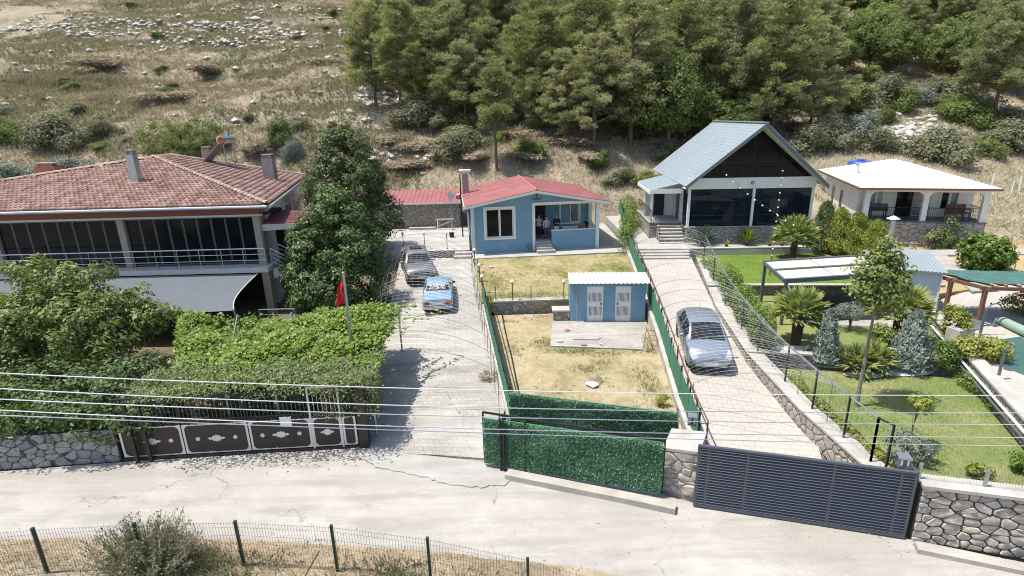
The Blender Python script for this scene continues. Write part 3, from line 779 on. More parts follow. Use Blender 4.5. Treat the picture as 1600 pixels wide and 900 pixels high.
# ------------------------------------------------------------------ houses
def local_P(t, v): return ROOTM[t.name] @ Vector(v)
def hit(px, py, p0, n):
    d = ray(px, py); return CAM + d*((p0-CAM).dot(n)/d.dot(n))
def tile_facet(poly, eave_a, eave_b, tw=.26, tl=.36, seed=1):
    """clay tiles laid on a planar facet; eave_a->eave_b runs along the eave"""
    p = [Vector(q) for q in poly]
    ex = (eave_b-eave_a).normalized(); n = (p[1]-p[0]).cross(p[2]-p[0]).normalized()
    if n.z < 0: n = -n
    ey = n.cross(ex).normalized()
    if ey.z < 0: ey = -ey
    q2 = [((v-eave_a).dot(ex), (v-eave_a).dot(ey)) for v in p]
    def inside(x, y):
        c = False
        for i in range(len(q2)):
            (x1,y1),(x2,y2) = q2[i], q2[(i+1)%len(q2)]
            if (y1 > y) != (y2 > y) and x < (x2-x1)*(y-y1)/(y2-y1)+x1: c = not c
        return c
    xs_ = [a for a,_ in q2]; ys_ = [b for _,b in q2]
    rng = np.random.default_rng(seed); V_ = []; F_ = []; var = []
    nx = int((max(xs_)-min(xs_))/tw)+1; ny = int(max(ys_)/tl)+1
    for j in range(ny):
        for i in range(nx):
            x = min(xs_)+i*tw; y = j*tl
            if not inside(x+tw/2, y+tl*.45): continue
            dz = rng.uniform(0, .018); dx = rng.uniform(-.008,.008); r_ = rng.uniform()
            o = len(V_)
            prof = [(0,.012),(.2,.03),(.42,.075),(.64,.075),(.84,.03),(1,.012)]
            for yy, zz in ((y-.03, .045+dz), (y+tl, .0)):
                for u, h in prof: V_.append(eave_a + ex*(x+u*tw+dx) + ey*yy + n*(h+zz))
            for u, h in prof: V_.append(eave_a + ex*(x+u*tw+dx) + ey*(y-.03) + n*(0.0))
            for k in range(5):
                F_.append((o+k, o+k+1, o+7+k, o+6+k)); var.append(r_)
                F_.append((o+12+k, o+13+k, o+k+1, o+k)); var.append(r_*.6)
    return V_, F_, var
def ridge_tiles(t, a, b, parent=None, step=.38, r=.13):
    m = MB()
    prof = [(r*math.cos(k*PI/6), r*.8*math.sin(k*PI/6)) for k in range(7)]
    vs = [(0, y*1.12, z+.03) for y, z in prof] + [(step*1.06, y, z) for y, z in prof]
    m.add(vs, [(i, i+1, i+8, i+7) for i in range(6)] + [tuple(range(6,-1,-1))])
    d = (b-a); n = int(d.length/step); d.normalize()
    sx = Vector((0,0,1)).cross(d).normalized(); uz = d.cross(sx)
    Rm = Matrix((d, sx, uz)).transposed().to_4x4()
    first = None; inv = ROOTM[t.name].inverted()
    for i in range(n+1):
        Mx = inv @ Matrix.Translation(a + d*(step*i) + Vector((0,0,.03))) @ Rm
        if first is None: first = m.build('ridge_tile', M['ridge_tile'], t, smooth=True); first.matrix_local = Mx
        else: share(first, t, Mx)
def ribbed(m, a, b, c, d, n, rw=.035, rh=.035, thick=.08, cross=0):
    """roof plane a-b eave, d-c ridge, with raised ribs running down the slope"""
    a, b, c, d = (Vector(q) for q in (a, b, c, d))
    nr = (b-a).cross(d-a).normalized()
    if nr.z < 0: nr = -nr
    m.add([a,b,c,d,a-nr*thick,b-nr*thick,c-nr*thick,d-nr*thick], [(0,1,2,3),(7,6,5,4),(0,4,5,1),(1,5,6,2),(2,6,7,3),(3,7,4,0)])
    for i in range(n+1):
        u = i/n; p = a.lerp(b, u); q = d.lerp(c, u); ex = (b-a).normalized()*rw
        m.add([p-ex, p+ex, q+ex, q-ex, p-ex*.5+nr*rh, p+ex*.5+nr*rh, q+ex*.5+nr*rh, q-ex*.5+nr*rh], [(4,5,6,7),(0,1,5,4),(1,2,6,5),(3,0,4,7),(2,3,7,6)])
    for j in range(1, cross):
        v = j/cross; p = a.lerp(d, v); q = b.lerp(c, v); up_ = (d-a).normalized()*.03
        m.add([p, q, q+up_+nr*.001, p+up_+nr*.001, p+nr*.016, q+nr*.016], [(4,5,2,3),(0,1,5,4)])
    return m

# ---- large tiled house on the left
hl = thing('tiled_house', 'two storey house with red clay tile hip roof, glazed balcony and steel railing', 'house', (-14, 29.5, .5))
FR = P(418, 320, 6.8); BR = P(478, 275, 6.8); AP = PY(243, 247, 38.0); AP2 = PY(268, 242.5, 39.5); AP2.z = AP.z
FLc = Vector((-38.5, FR.y+.15, 6.8)); BLc = Vector((-42, BR.y, 6.8))
for nm, poly, ea, eb, sd_ in (('front_slope', [FR, AP, FLc], FLc, FR, 1), ('side_slope', [FR, BR, AP2, AP], FR, BR, 2), ('rear_slope', [BR, BLc, AP, AP2], BR, BLc, 3), ('left_slope', [BLc, FLc, AP], BLc, FLc, 4)):
    m = MB(); m.plate(poly if nm != 'front_slope' else [FLc, FR, AP], .02)
    s_ = m.build(nm, M['redband'], hl, world=True)
    tv, tf, tvar = tile_facet(poly, ea, eb, .27, .37, sd_)
    ti = npmesh('roof_tiles', np.array([tuple(v) for v in tv]), np.array(tf), M['tile'], s_, var=tvar, kind='stuff', world=True)
for a, b in ((FR, AP), (AP, AP2), (AP2, BR), (FLc, AP)):
    ridge_tiles(hl, a+Vector((0,0,.06)), b+Vector((0,0,.06)))
m = MB()   # soffit and fascia
m.slab([FLc+Vector((0,.05,-.1)), FR+Vector((-.05,.05,-.1)), BR+Vector((-.05,-.05,-.1)), BLc+Vector((0,-.05,-.1))], .1); m.build('soffit', M['offwhite'], hl, world=True)
m = MB(); m.tube([FLc+Vector((0,-.06,-.1)), FR+Vector((.0,-.06,-.1))], .085, 8); m.build('gutter', M['galv'], hl, world=True, smooth=True)
m = MB(); m.tube([FR+Vector((.07,0,-.1)), BR+Vector((.07,0,-.1))], .075, 8); m.build('gutter', M['wallL'], hl, world=True, smooth=True)
xr = PY(412, 370, 30.2).x; xm = PY(200, 370, 30.2).x; yg = 30.25
m = MB(); m.box(-38, yg-.12, 6.17, xr+.03, yg+.15, 6.74); m.build('fascia_band', M['redband'], hl, world=True)
m = MB(); m.box(-38, yg-.15, 6.06, xr+.05, yg+.16, 6.165); m.build('lintel', M['offwhite'], hl, world=True)
for x_ in (xr-.22, xm-.2, xm-7.3): 
    m = MB(); m.box(x_-.18, yg-.2, 3.33, x_+.18, yg+.2, 6.055); m.build('column', M['taupe'], hl, world=True)
def panel_run(x0, x1, n):
    w = (x1-x0)/n
    for i in range(n):
        a = x0+i*w+.015; b = a+w-.03; m = MB()
        for bx in ((a, 3.4, a+.035, 6.05), (b-.035, 3.4, b, 6.05), (a+.035, 3.4, b-.035, 3.46), (a+.035, 5.99, b-.035, 6.05)): m.box(bx[0], yg-.03, bx[1], bx[2], yg+.03, bx[3])
        fr_ = m.build('glass_panel', M['greymetal'], hl, world=True)
        m = MB(); m.box(a+.035, yg-.008+.004*math.sin(i*2.1), 3.46, b-.035, yg+.008+.004*math.sin(i*2.1), 5.99); m.build('pane', M['glass'], fr_, world=True)
panel_run(xm, xr-.42, 9); panel_run(xm-7.1, xm-.4, 8); panel_run(xm-14, xm-7.5, 8)
m = MB(); m.box(-38, 29.35, 3.06, xr+.35, 31, 3.32); m.build('balcony_slab', M['wallL'], hl, world=True)
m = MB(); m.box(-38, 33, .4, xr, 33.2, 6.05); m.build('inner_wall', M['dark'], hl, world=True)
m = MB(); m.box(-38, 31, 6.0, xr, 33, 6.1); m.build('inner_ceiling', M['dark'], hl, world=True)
m = MB(); m.add([(xr-.1, 31.2, .3), (xr-.1, 31.2, 6.65), (BR.x-.5, 44.8, 6.65), (BR.x-.5, 44.8, .3), (xr-.35, 31.2, .3), (xr-.35, 31.2, 6.65), (BR.x-.8, 44.8, 6.65), (BR.x-.8, 44.8, .3)],
    [(0,1,2,3),(7,6,5,4),(0,4,5,1),(1,5,6,2),(2,6,7,3)]); m.build('side_wall', M['wallL'], hl, world=True)
m = MB(); m.box(-41, 44.6, .3, BR.x-.6, 44.8, 6.65); m.build('rear_wall', M['wallL'], hl, world=True)
m = MB(); m.box(-38.3, 30.3, .3, -38, 44.8, 6.65); m.build('left_wall', M['wallL'], hl, world=True)
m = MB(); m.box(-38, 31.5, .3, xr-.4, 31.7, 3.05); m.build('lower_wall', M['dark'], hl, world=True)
for x_ in (xr+.05, xr-5.5, xr-11, xr-16.5):
    m = MB(); m.box(x_-.2, 29.55, .3, x_+.2, 29.95, 3.055); m.build('lower_column', M['taupe'], hl, world=True)
m = MB()  # side window on the white wall
for i, (yy) in enumerate((33.5, 37.2, 41.0)):
    fx = xr-.1 + (BR.x-.5-xr+.1)*(yy-31.2)/13.6
    w_ = MB(); w_.box(fx-.03, yy-.5, 4.4, fx+.14, yy+.7, 5.8); wf = w_.build('window', M['white'], hl, world=True)
    w_ = MB(); w_.box(fx+.0, yy-.4, 4.5, fx+.155, yy+.6, 5.7); w_.build('pane', M['glass_w'], wf, world=True)
# balcony railing
rx0, rx1, ry = -37.5, xr+.28, 29.42
m = MB(); m.tube([(rx0, ry, 4.4), (rx1, ry, 4.4), (rx1, 30.9, 4.4)], .032, 6); m.build('handrail', M['steel'], hl, world=True, smooth=True)
for zz in (3.75, 4.08):
    m = MB(); m.tube([(rx0, ry, zz), (rx1, ry, zz)], .014, 5); m.build('rail', M['steel'], hl, world=True)
k = int((rx1-rx0)/1.2)
pm = None
for i in range(k+1):
    x_ = rx1 - i*(rx1-rx0)/k
    if pm is None:
        m = MB(); m.tube([(0,0,0), (0,0,1.06)], .024, 6); m.lathe([(.05,0),(.05,.03),(.03,.05)], 8); pm = m.build('baluster', M['steel'], hl, smooth=True); pm.location = Vector((x_, ry, 3.325)) - Vector((-14,29.5,.5))
    else:
        share(pm, hl, Matrix.Translation(Vector((x_, ry, 3.325)) - Vector((-14,29.5,.5))))
# side porch roof
c = [PY(409, 349, 30.3), PY(475, 347, 30.3), PY(486, 331, 33.2), PY(424, 327, 33.2)]
m = MB(); ribbed(m, c[0], c[3], c[2], c[1], 9, .03, .03, .07); m.build('porch_roof', M['awning'], hl, world=True)
m = MB(); m.plate([c[0]+Vector((0,-.03,-.05)), c[1]+Vector((0,-.03,-.05)), c[1]+Vector((0,-.03,-.3)), c[0]+Vector((0,-.03,-.42))], .04); m.build('porch_fascia', M['wallL'], hl, world=True)
# outside stair with steel rails
for i in range(8):
    m = MB(); x_ = xr+.4+i*.3; m.box(x_, 29.8, 3.3-.17*(i+1)-.5, x_+.3, 31.0, 3.3-.17*(i+1)); m.build('step', M['wallL'], hl, world=True)
for yy in (29.85, 30.95):
    m = MB(); a = Vector((xr+.4, yy, 4.3)); b = Vector((xr+2.8, yy, 2.9)); m.tube([a, b], .03, 6)
    for dz in (.25, .5, .72): m.tube([a-Vector((0,0,dz)), b-Vector((0,0,dz))], .014, 5)
    for u in (0, .33, .66, 1): q = a.lerp(b, u); m.tube([q, q-Vector((0,0,1.0))], .022, 6)
    m.build('stair_rail', M['steel'], hl, world=True, smooth=True)
m = MB(); a = Vector((xr+.3, 27.6, 1.5)); b = Vector((xr+2.2, 27.6, 1.5)); m.tube([a, b], .028, 6)
for dz in (.3, .6): m.tube([a-Vector((0,0,dz)), b-Vector((0,0,dz))], .014, 5)
for u in (0, .5, 1): q = a.lerp(b, u); m.tube([q, q-Vector((0,0,1.05))], .022, 6)
m.build('garden_rail', M['steel'], hl, world=True, smooth=True)
# chimneys
nF = (FR-FLc).cross(AP-FLc).normalized(); nS = (BR-FR).cross(AP-FR).normalized()
def chimney(base, w, d, h, mat, label_top=True, round_=False, taper=.88):
    m = MB(); 
    if round_:
        m.M = Matrix.Translation(base); m.lathe([(w/2,-.4),(w/2*1.02,.1),(w/2*taper,h-.15)], 14)
    else:
        m.M = Matrix.Translation(base); a = w/2; b = d/2; k = taper
        m.add([(-a,-b,-.5),(a,-b,-.5),(a,b,-.5),(-a,b,-.5),(-a*k,-b*k,h-.15),(a*k,-b*k,h-.15),(a*k,b*k,h-.15),(-a*k,b*k,h-.15)], [(0,3,2,1),(4,5,6,7),(0,1,5,4),(1,2,6,5),(2,3,7,6),(3,0,4,7)])
    ch = m.build('chimney', mat, hl, world=True, smooth=round_)
    m = MB(); m.M = Matrix.Translation(base)
    for sx_ in (-1, 1):
        for sy_ in (-1, 1): m.box(sx_*w*.33-.05, sy_*d*.33-.05, h-.15, sx_*w*.33+.05, sy_*d*.33+.05, h+.03)
    m.box(-w*.28, -d*.28, h-.148, w*.28, d*.28, h+.02)
    m.box(-w*.46, -d*.46, h+.032, w*.46, d*.46, h+.1); m.build('chimney_cap', M['taupe'], ch, world=True)
    m = MB(); m.M = Matrix.Translation(base); m.box(-w*.62,-d*.62,-.5,w*.62,d*.62,-.0); m.build('flashing', M['wallL'], ch, world=True)
chimney(hit(212, 286, FR, nF)+Vector((0,.15,.05)), .48, .48, 1.75, M['galv'], round_=False)
chimney(hit(422, 282, FR, nS)+Vector((0,.2,.05)), .75, .6, 1.6, M['brick_ch'], taper=.95)
chimney(PY(326, 252, 43.5), .6, .6, 1.0, M['brick_ch'], taper=1)
chimney(PY(80, 283, 42.0)+Vector((0,0,.1)), 1.5, .7, 1.15, M['brick_red'], taper=1)
# solar water heater on the roof
sb = hit(352, 262, FR, nS)
s = thing('solar_heater', 'solar water heater with tilted panel and steel tank on the tiled roof', 'solar heater', sb)
m = MB(); d0 = PY(352, 218, sb.y) - sb; m.M = Matrix.Translation(d0); m.tube([(-.1,-.6,0), (.1,.75,.0)], .27, 16); m.build('tank', M['steel'], s, smooth=True)
m = MB(); m.M = Matrix.Translation(d0); m.lathe([(.0,-.63),(.2,-.66),(.275,-.6)], 16, axis='Y'); m.build('tank_cover', M['brick_red'], s, smooth=True)
m = MB(); m.M = Matrix.Translation(d0); m.box(-.1,.2,.25,.14,.42,.6); m.build('tank_vent', M['galv'], s)
pa = PY(318, 256, sb.y) - sb
m = MB(); q = [pa+Vector((0,-.5,0)), d0+Vector((-.25,-.5,-.1)), d0+Vector((-.25,.7,-.1)), pa+Vector((0,.7,0))]; m.plate(q, .09); pn = m.build('collector_panel', M['brick_ch'], s)
m = MB(); nr_ = (q[1]-q[0]).cross(q[3]-q[0]).normalized()*.004
if nr_.z < 0: nr_ = -nr_
cc = sum(q, Vector())/4; m.quad(*[cc + (v-cc)*.93 + nr_*2 for v in q]); m.build('collector_glass', M['glass'], pn)
for a, b in ((pa+Vector((.1,-.45,0)), 0), (pa+Vector((.1,.65,0)), 0), (d0+Vector((.0,-.4,-.2)), 1), (d0+Vector((.15,.6,-.2)), 1)):
    gz = hit(800 + F*(((sb+a)-CAM).dot(rt))/((sb+a)-CAM).dot(fw), 450, FR, nS)
    zz = FR.z + (AP.z-FR.z)*max(0, min(1, (FR.x-(sb+a).x-.2)/(FR.x-AP.x)))
    m = MB(); m.tube([a, (a.x, a.y, zz-sb.z-.1)], .03, 6); m.build('stand_leg', M['galv'], s)
# shade sail in front of the balcony
t0 = [(-31, 29.3, 3.02), (PY(402, 424, 29.3).x, 29.3, 3.02)]; e1 = P(366, 486, 2.3); e0 = Vector((-27, e1.y+.2, 2.35))
m = MB(); n = 24; k = 14; vs = []
for j in range(k):
    v = j/(k-1)
    for i in range(n):
        u = i/(n-1)
        a = Vector(t0[0]).lerp(Vector(t0[1]), u); b = e0.lerp(e1, u)
        q = a.lerp(b, v); q.z -= .35*math.sin(PI*v)*(1-.3*u) ; q.x -= u**6*.55*math.sin(PI*v)
        q.z += .02*math.sin(u*40)*v; vs.append(q)
m.add(vs, [(j*n+i, j*n+i+1, (j+1)*n+i+1, (j+1)*n+i) for j in range(k-1) for i in range(n-1)])
tl_ = thing('shade_sail', 'grey fabric shade sail stretched down from the balcony of the tiled house', 'shade sail', e1)
m.build('sail_cloth', M['sail'], tl_, world=True, smooth=True)
m = MB(); m.tube([vs[j*n+n-1] for j in range(k)], .025, 5); m.build('edge_rope', M['offwhite'], tl_, world=True)
for q in (e1, e0): 
    m = MB(); m.tube([(q.x, q.y, .2), (q.x, q.y, q.z+.1)], .04, 6); m.build('pole', M['galv'], tl_, world=True)

# ---- blue house
A_, rz_, Wb = frame(P(739, 396, 1.6), P(934, 386, 1.6)); rz_ = R(6.3)
bh = thing('blue_house', 'small blue rendered house with red metal gable roof and open porch', 'house', A_, rz_)
Db = 9.3; hw = 3.5; rx = 4.6; rh = 4.36; px0 = 4.5; pd = 2.3
m = MB()
# front wall left of the porch, with a window opening
wx0, wx1, wz0, wz1 = 1.02, 2.98, 1.08, 3.12
for bx in ((0, 0, -.4, wx0, .22, hw), (wx1, 0, -.4, px0, .22, hw), (wx0, 0, -.4, wx1, .22, wz0), (wx0, 0, wz1, wx1, .22, hw)): m.box(*bx)
m.build('front_wall', M['blue'], bh)
m = MB(); m.add([(0,0,hw),(rx,0,rh),(Wb,0,hw),(Wb,0,3.26),(px0,0,3.26),(px0,0,hw),(0,.22,hw),(rx,.22,rh),(Wb,.22,hw),(Wb,.22,3.26),(px0,.22,3.26),(px0,.22,hw)],
   [(0,1,2,3,4,5),(6,11,10,9,8,7),(0,6,7,1),(1,7,8,2),(2,8,9,3),(3,9,10,4),(4,10,11,5),(5,11,6,0)]); m.build('gable', M['blue'], bh)
m = MB(); m.box(0, .22, -.4, .22, Db, hw); m.build('side_wall', M['blue'], bh)
m = MB(); m.box(Wb-.22, pd, -.4, Wb, Db, hw); m.build('side_wall', M['blue'], bh)
m = MB(); m.box(.22, Db-.22, -.4, Wb-.22, Db, hw); m.build('rear_wall', M['blue'], bh)
m = MB(); m.box(px0-.22, .22, -.4, px0, pd+.2, hw); m.box(px0, pd, -.4, Wb-.22, pd+.2, hw); m.build('porch_inner_wall', M['blue'], bh)
m = MB(); m.box(px0, 0.22, -.4, Wb, pd, .66); m.box(px0, .0, -.4, 5.72, .22, .655); m.build('porch_floor', M['slab'], bh)
m = MB(); m.box(px0, .0, 3.5, Wb-.02, pd, 3.55); m.build('porch_ceiling', M['offwhite'], bh)
m = MB(); m.box(5.75, -.06, -.4, Wb-.2, .16, 1.38); m.build('porch_parapet', M['blue'], bh)
m = MB(); m.box(5.72, -.1, 1.382, Wb-.2, .2, 1.43); m.build('parapet_coping', M['white'], bh)
for x0, x1, z0, z1, nm in ((px0-.16, px0+.04, .0, 3.27, 'porch_post'), (Wb-.19, Wb+.06, -.3, 3.27, 'porch_post')):
    m = MB(); m.box(x0, -.09, z0, x1, .235, z1); m.build(nm, M['white'], bh)
m = MB(); m.box(px0-.16, -.10, 3.275, Wb+.07, .24, 3.47); m.build('porch_lintel', M['white'], bh)
m = MB(); m.box(Wb-.2, pd-.25, .66, Wb+.05, pd-.005, 3.27); m.build('porch_post', M['white'], bh)
m = MB(); m.box(Wb-.16, .24, 3.28, Wb+.05, pd-.26, 3.47); m.build('porch_side_beam', M['white'], bh)
m = MB(); m.box(Wb-.14, .24, .3, Wb-.02, pd-.26, 1.0); m.build('porch_side_parapet', M['blue'], bh)
m = MB(); m.box(-.03, -.03, -.2, .2, -.002, hw-.05); m.box(-.03,-.002,-.2,-.002,.25,hw-.05); m.build('corner_trim', M['offwhite'], bh)
def window(t, x0, x1, z0, z1, y, trim=.14, mat_g='glass', split=1, back=.06, name='window'):
    m = MB()
    for bx in ((x0-trim, z0-trim, x1+trim, z0), (x0-trim, z1, x1+trim, z1+trim), (x0-trim, z0, x0, z1), (x1, z0, x1+trim, z1)): m.box(bx[0], y-.05, bx[1], bx[2], y+.06, bx[3])
    w = m.build(name, M['white'], t)
    n = split+1; fw_ = (x1-x0)/n
    for i in range(n):
        a = x0+i*fw_; b = a+fw_; yy = y+back-.025*(i%2); m = MB()
        for bx in ((a+.002, z0+.002, a+.07, z1-.002), (b-.07, z0+.002, b-.002, z1-.002), (a+.07, z0+.002, b-.07, z0+.07), (a+.07, z1-.07, b-.07, z1-.002)): m.box(bx[0], yy-.02, bx[1], bx[2], yy+.02, bx[3])
        sh_ = m.build('sash', M['white'], w)
        m = MB(); m.box(a+.07, yy-.006, z0+.07, b-.07, yy+.006, z1-.07); m.build('pane', M[mat_g[i] if isinstance(mat_g, tuple) else mat_g], w)
    return w
window(bh, wx0, wx1, wz0, wz1, 0, .16, 'glass')
window(bh, 6.9, 8.3, 1.5, 3.1, pd, .12, ('glass_w', 'glass_w'), 1, .03)
m = MB(); m.box(px0+.15, pd-.03, .66, px0+1.2, pd-.002, 2.85); d_ = m.build('door', M['dark'], bh)
m = MB(); m.box(.9, Db*.45, 1.2, 1.0, Db*.45+1.2, 2.6); 
w_ = MB(); w_.box(-.05, 2.6, 1.2, .05, 3.9, 2.9); wf = w_.build('window', M['white'], bh)
w_ = MB(); w_.box(-.062, 2.72, 1.32, .03, 3.78, 2.78); w_.build('pane', M['glass_w'], wf)
for i in range(4):
    m = MB(); m.box(px0+.05, -.98+.28*i, -.4, 5.72+.12*(i==0), -.098+(.0), .165*(i+1)-.005*(i==3)); m.build('step', M['coping'], bh) if i == 0 else None
    if i: mm = MB(); mm.box(px0+.06, -.98+.28*i, -.4, 5.70, -.105, .165*(i+1)-.01); mm.build('step', M['coping'], bh)
# anchor shaped wall ornament under the gable
m = MB(); pts = [(rx+.1+.36*math.cos(a), -.03, 3.86+.17*math.sin(a)) for a in np.linspace(PI+.25, 2*PI-.25, 9)]; m.tube(pts, .045, 6); m.tube([(rx+.1, -.03, 3.7), (rx+.1, -.03, 4.0)], .035, 6); m.ball((rx+.1,-.03,4.03), .06, 8)
m.build('wall_ornament', M['anth'], bh)
# roof
oh = .45; fo = .5; sl = (rh-hw)/rx; sr = (rh-hw)/(Wb-rx)
le = (-oh, hw-sl*oh+.04); re = (Wb+.75, hw-sr*.75+.04); rg = (rx, rh+.04)
m = MB(); ribbed(m, (le[0], -fo, le[1]), (le[0], Db+.3, le[1]), (rg[0], Db+.3, rg[1]), (rg[0], -fo, rg[1]), 34, .03, .03, .07, 6); m.build('left_roof_slope', M['redmetal'], bh)
m = MB(); ribbed(m, (re[0], -fo, re[1]), (re[0], Db+.3, re[1]), (rg[0]+.004, Db+.3, rg[1]), (rg[0]+.004, -fo, rg[1]), 34, .03, .03, .07, 6); m.build('right_roof_slope', M['redmetal'], bh)
m = MB(); m.tube([(rg[0], -fo-.03, rg[1]+.03), (rg[0], Db+.33, rg[1]+.03)], .08, 8); m.build('ridge_cap', M['redmetal'], bh, smooth=True)
for a, b in (((le[0]-.02, -fo-.02, le[1]-.04), (rg[0], -fo-.02, rg[1]-.04)), ((rg[0]+.003, -fo-.02, rg[1]-.04), (re[0]+.02, -fo-.02, re[1]-.04))):
    m = MB(); m.plate([a, b, Vector(b)-Vector((0,0,.17)), Vector(a)-Vector((0,0,.17))], .03); m.build('fascia', M['white'], bh)
m = MB(); m.box(le[0]-.03, -fo, le[1]-.2, le[0]-.003, Db+.3, le[1]-.02); m.build('fascia', M['white'], bh)
for a, b in ((le, rg), (rg, re)):
    m = MB(); m.plate([(a[0], -fo+.02, a[1]-.16), (b[0], -fo+.02, b[1]-.16), (b[0], -.003, b[1]-.16), (a[0], -.003, a[1]-.16)], .02); m.build('soffit', M['white'], bh)
cb = Vector((-.1, 6.2, 0))
m = MB(); m.box(cb.x-.25, cb.y-.25, 2.0, cb.x+.25, cb.y+.25, 5.05); c_ = m.build('chimney', M['brick_ch'], bh)
m = MB(); m.box(cb.x-.45, cb.y-.4, 5.25, cb.x+.45, cb.y+.4, 5.38)
for sx_ in (-1,1): m.box(cb.x+sx_*.2-.04, cb.y-.2, 5.05, cb.x+sx_*.2+.04, cb.y+.2, 5.25)
m.build('chimney_cap', M['white'], c_)
m = MB(); m.tube([(-.55, 4.5, -.3), (-.55, 4.5, 5.2)], .05, 8); m.build('flue_pipe', M['black'], bh, smooth=True)
m = MB(); m.tube([(-.12, .3, hw-.1), (-.1, .3, .0)], .05, 8); m.build('downpipe', M['greymetal'], bh, smooth=True)
# patio outbuilding with red roof
yb = 47.2
o_ = thing('patio_outbuilding', 'low stone outbuilding with red metal roof behind the patio', 'outbuilding', (-8.5, yb, 1.9))
xa = PY(560, 345, yb).x; xb = PY(719, 345, yb).x
m = MB(); m.box(xa, yb, 1.5, xb, yb+.3, 4.1); m.box(xa, yb+.3, 1.5, xa+.3, yb+2.5, 4.6); m.box(xb-.3, yb+.3, 1.5, xb, yb+2.5, 4.6); m.box(xa+.3, yb+2.2, 1.5, xb-.3, yb+2.5, 4.6); m.build('stone_wall', M['rubble_w'], o_, world=True)
m = MB(); ribbed(m, (xa-.2, yb-.3, 4.12), (xb+.2, yb-.3, 4.12), (xb+.2, yb+2.7, 4.85), (xa-.2, yb+2.7, 4.85), 24, .03, .03, .06); m.build('roof', M['redmetal_d'], o_, world=True)
m = MB(); m.box(xa-.2, yb-.34, 3.98, xb+.2, yb-.305, 4.12); m.build('fascia', M['white'], o_, world=True)

# ---- blue shed with two white doors
A_, rz_, Ws = frame(P(890, 503, .5), P(1007, 503, .5))
sh = thing('blue_shed', 'small blue shed with corrugated white roof and two white doors', 'shed', A_, rz_)
d1 = (.88, 1.75); d2 = (2.34, 3.17); Ds = 1.2
m = MB(); xs_ = [0, d1[0], d1[1], d2[0], d2[1], Ws]
for a, b in ((0, d1[0]), (d1[1], d2[0]), (d2[1], Ws)): m.box(a, 0, -.3, b, .15, 2.15)
for a, b in (d1, d2): m.box(a, 0, 1.95, b, .15, 2.15)
m.build('front_wall', M['blue'], sh)
for x_ in (0, Ws-.15):
    m = MB(); m.add([(x_,.15,-.3),(x_+.15,.15,-.3),(x_+.15,Ds,-.3),(x_,Ds,-.3),(x_,.15,2.15),(x_+.15,.15,2.15),(x_+.15,Ds,2.25),(x_,Ds,2.25)], [(0,3,2,1),(4,5,6,7),(0,1,5,4),(1,2,6,5),(2,3,7,6),(3,0,4,7)]); m.build('side_wall', M['blue'], sh)
m = MB(); m.box(.15, Ds-.15, -.3, Ws-.15, Ds, 2.25); m.build('rear_wall', M['blue'], sh)
for i, (a, b) in enumerate((d1, d2)):
    m = MB(); z_ = [0.02, .35, .85, 1.15, 1.62, 1.93]
    m.box(a+.01, .03, .02, b-.01, .07, .35); m.box(a+.01, .03, .85, b-.01, .07, 1.12); m.box(a+.01, .03, 1.6, b-.01, .07, 1.94)
    for z0, z1 in ((.35,.85), (1.12,1.6)):
        m.box(a+.01, .03, z0, a+.09, .07, z1); m.box(b-.09, .03, z0, b-.01, .07, z1)
    dr = m.build('door', M['white'], sh)
    for z0, z1 in ((.35,.85), (1.12,1.6)):
        m = MB(); w_ = (b-a-.18)/11
        for q in range(11): m.box(a+.09+w_*q+w_*.2, .035, z0, a+.09+w_*q+w_*.8, .06, z1)
        m.build('grille', M['white'], dr)
        m = MB(); m.box(a+.05, .08, z0-.05, b-.05, .1, z1+.05); m.build('grille_backing', M['dark'], dr)
    m = MB(); hx = b-.13 if i == 0 else a+.13; m.box(hx-.03, -.01, .95, hx+.03, .028, 1.06); m.build('handle', M['black'], dr)
    m = MB(); m.box(a-.02, -.12, -.3, b+.02, .028, .015); m.build('threshold', M['brick_ch'], sh)
m = MB(); n = 112; vs = []
for j, (yy, zz) in enumerate(((-.3, 2.2), (.5, 2.27), (Ds+.1, 2.33))):
    for i in range(n+1):
        vs.append((-.05+(Ws+.22)*i/n, yy, zz+.018*math.sin(i/n*2*PI*18.5)))
f_ = [(j*(n+1)+i, j*(n+1)+i+1, (j+1)*(n+1)+i+1, (j+1)*(n+1)+i) for j in range(2) for i in range(n)]
m.add(vs, f_); m.add([(v[0], v[1], v[2]-.02) for v in vs], [tuple(reversed(q)) for q in f_])
m.build('corrugated_roof', M['whiteroof'], sh, smooth=True)
m = MB(); m.tube([(.36, -.12, 0), (.33, -.06, 1.9)], .02, 6); pipe_ = m.build('standpipe', M['galv'], sh)
# ---- dark glazed cottage with steep grey roof
A_ = P(1070.5, 379, 2.15); B_ = P(1262, 377, 2.15); _, rz_, Wc = frame(A_, B_); 
ch = thing('glazed_cottage', 'cottage with steep grey metal gable roof and dark glass front', 'house', A_, rz_)
Dc = 10.5; gb, gt, bt = 1.12, 3.72, 4.45; cx = Wc/2; ap = 7.75; ew = 4.2
m = MB(); m.box(.0, .0, -.4, Wc, .3, gb-.05); m.build('stone_base', M['rubble'], ch)
rngc = np.random.default_rng(21); m = MB()
for c in voronoi(rngc, [(0.03,0),(Wc-.03,0),(Wc-.03,gb-.07),(.03,gb-.07)], .3): m.add(*stone_mesh(rngc, c, .02, .035))
m.build('base_stones', M['stone_g'], ch, kind='stuff')
m = MB(); m.box(-.06, -.1, gb-.048, Wc+.06, .35, gb); m.build('base_coping', M['coping'], ch)
posts = [0.0, Wc*.515, Wc-.16]
for x_ in posts:
    m = MB(); m.box(x_, .0, gb, x_+.17, .17, gt); m.build('post', M['white'], ch)
m = MB(); m.box(-.02, -.06, gt, Wc+.03, .2, bt); m.build('white_band', M['white'], ch)
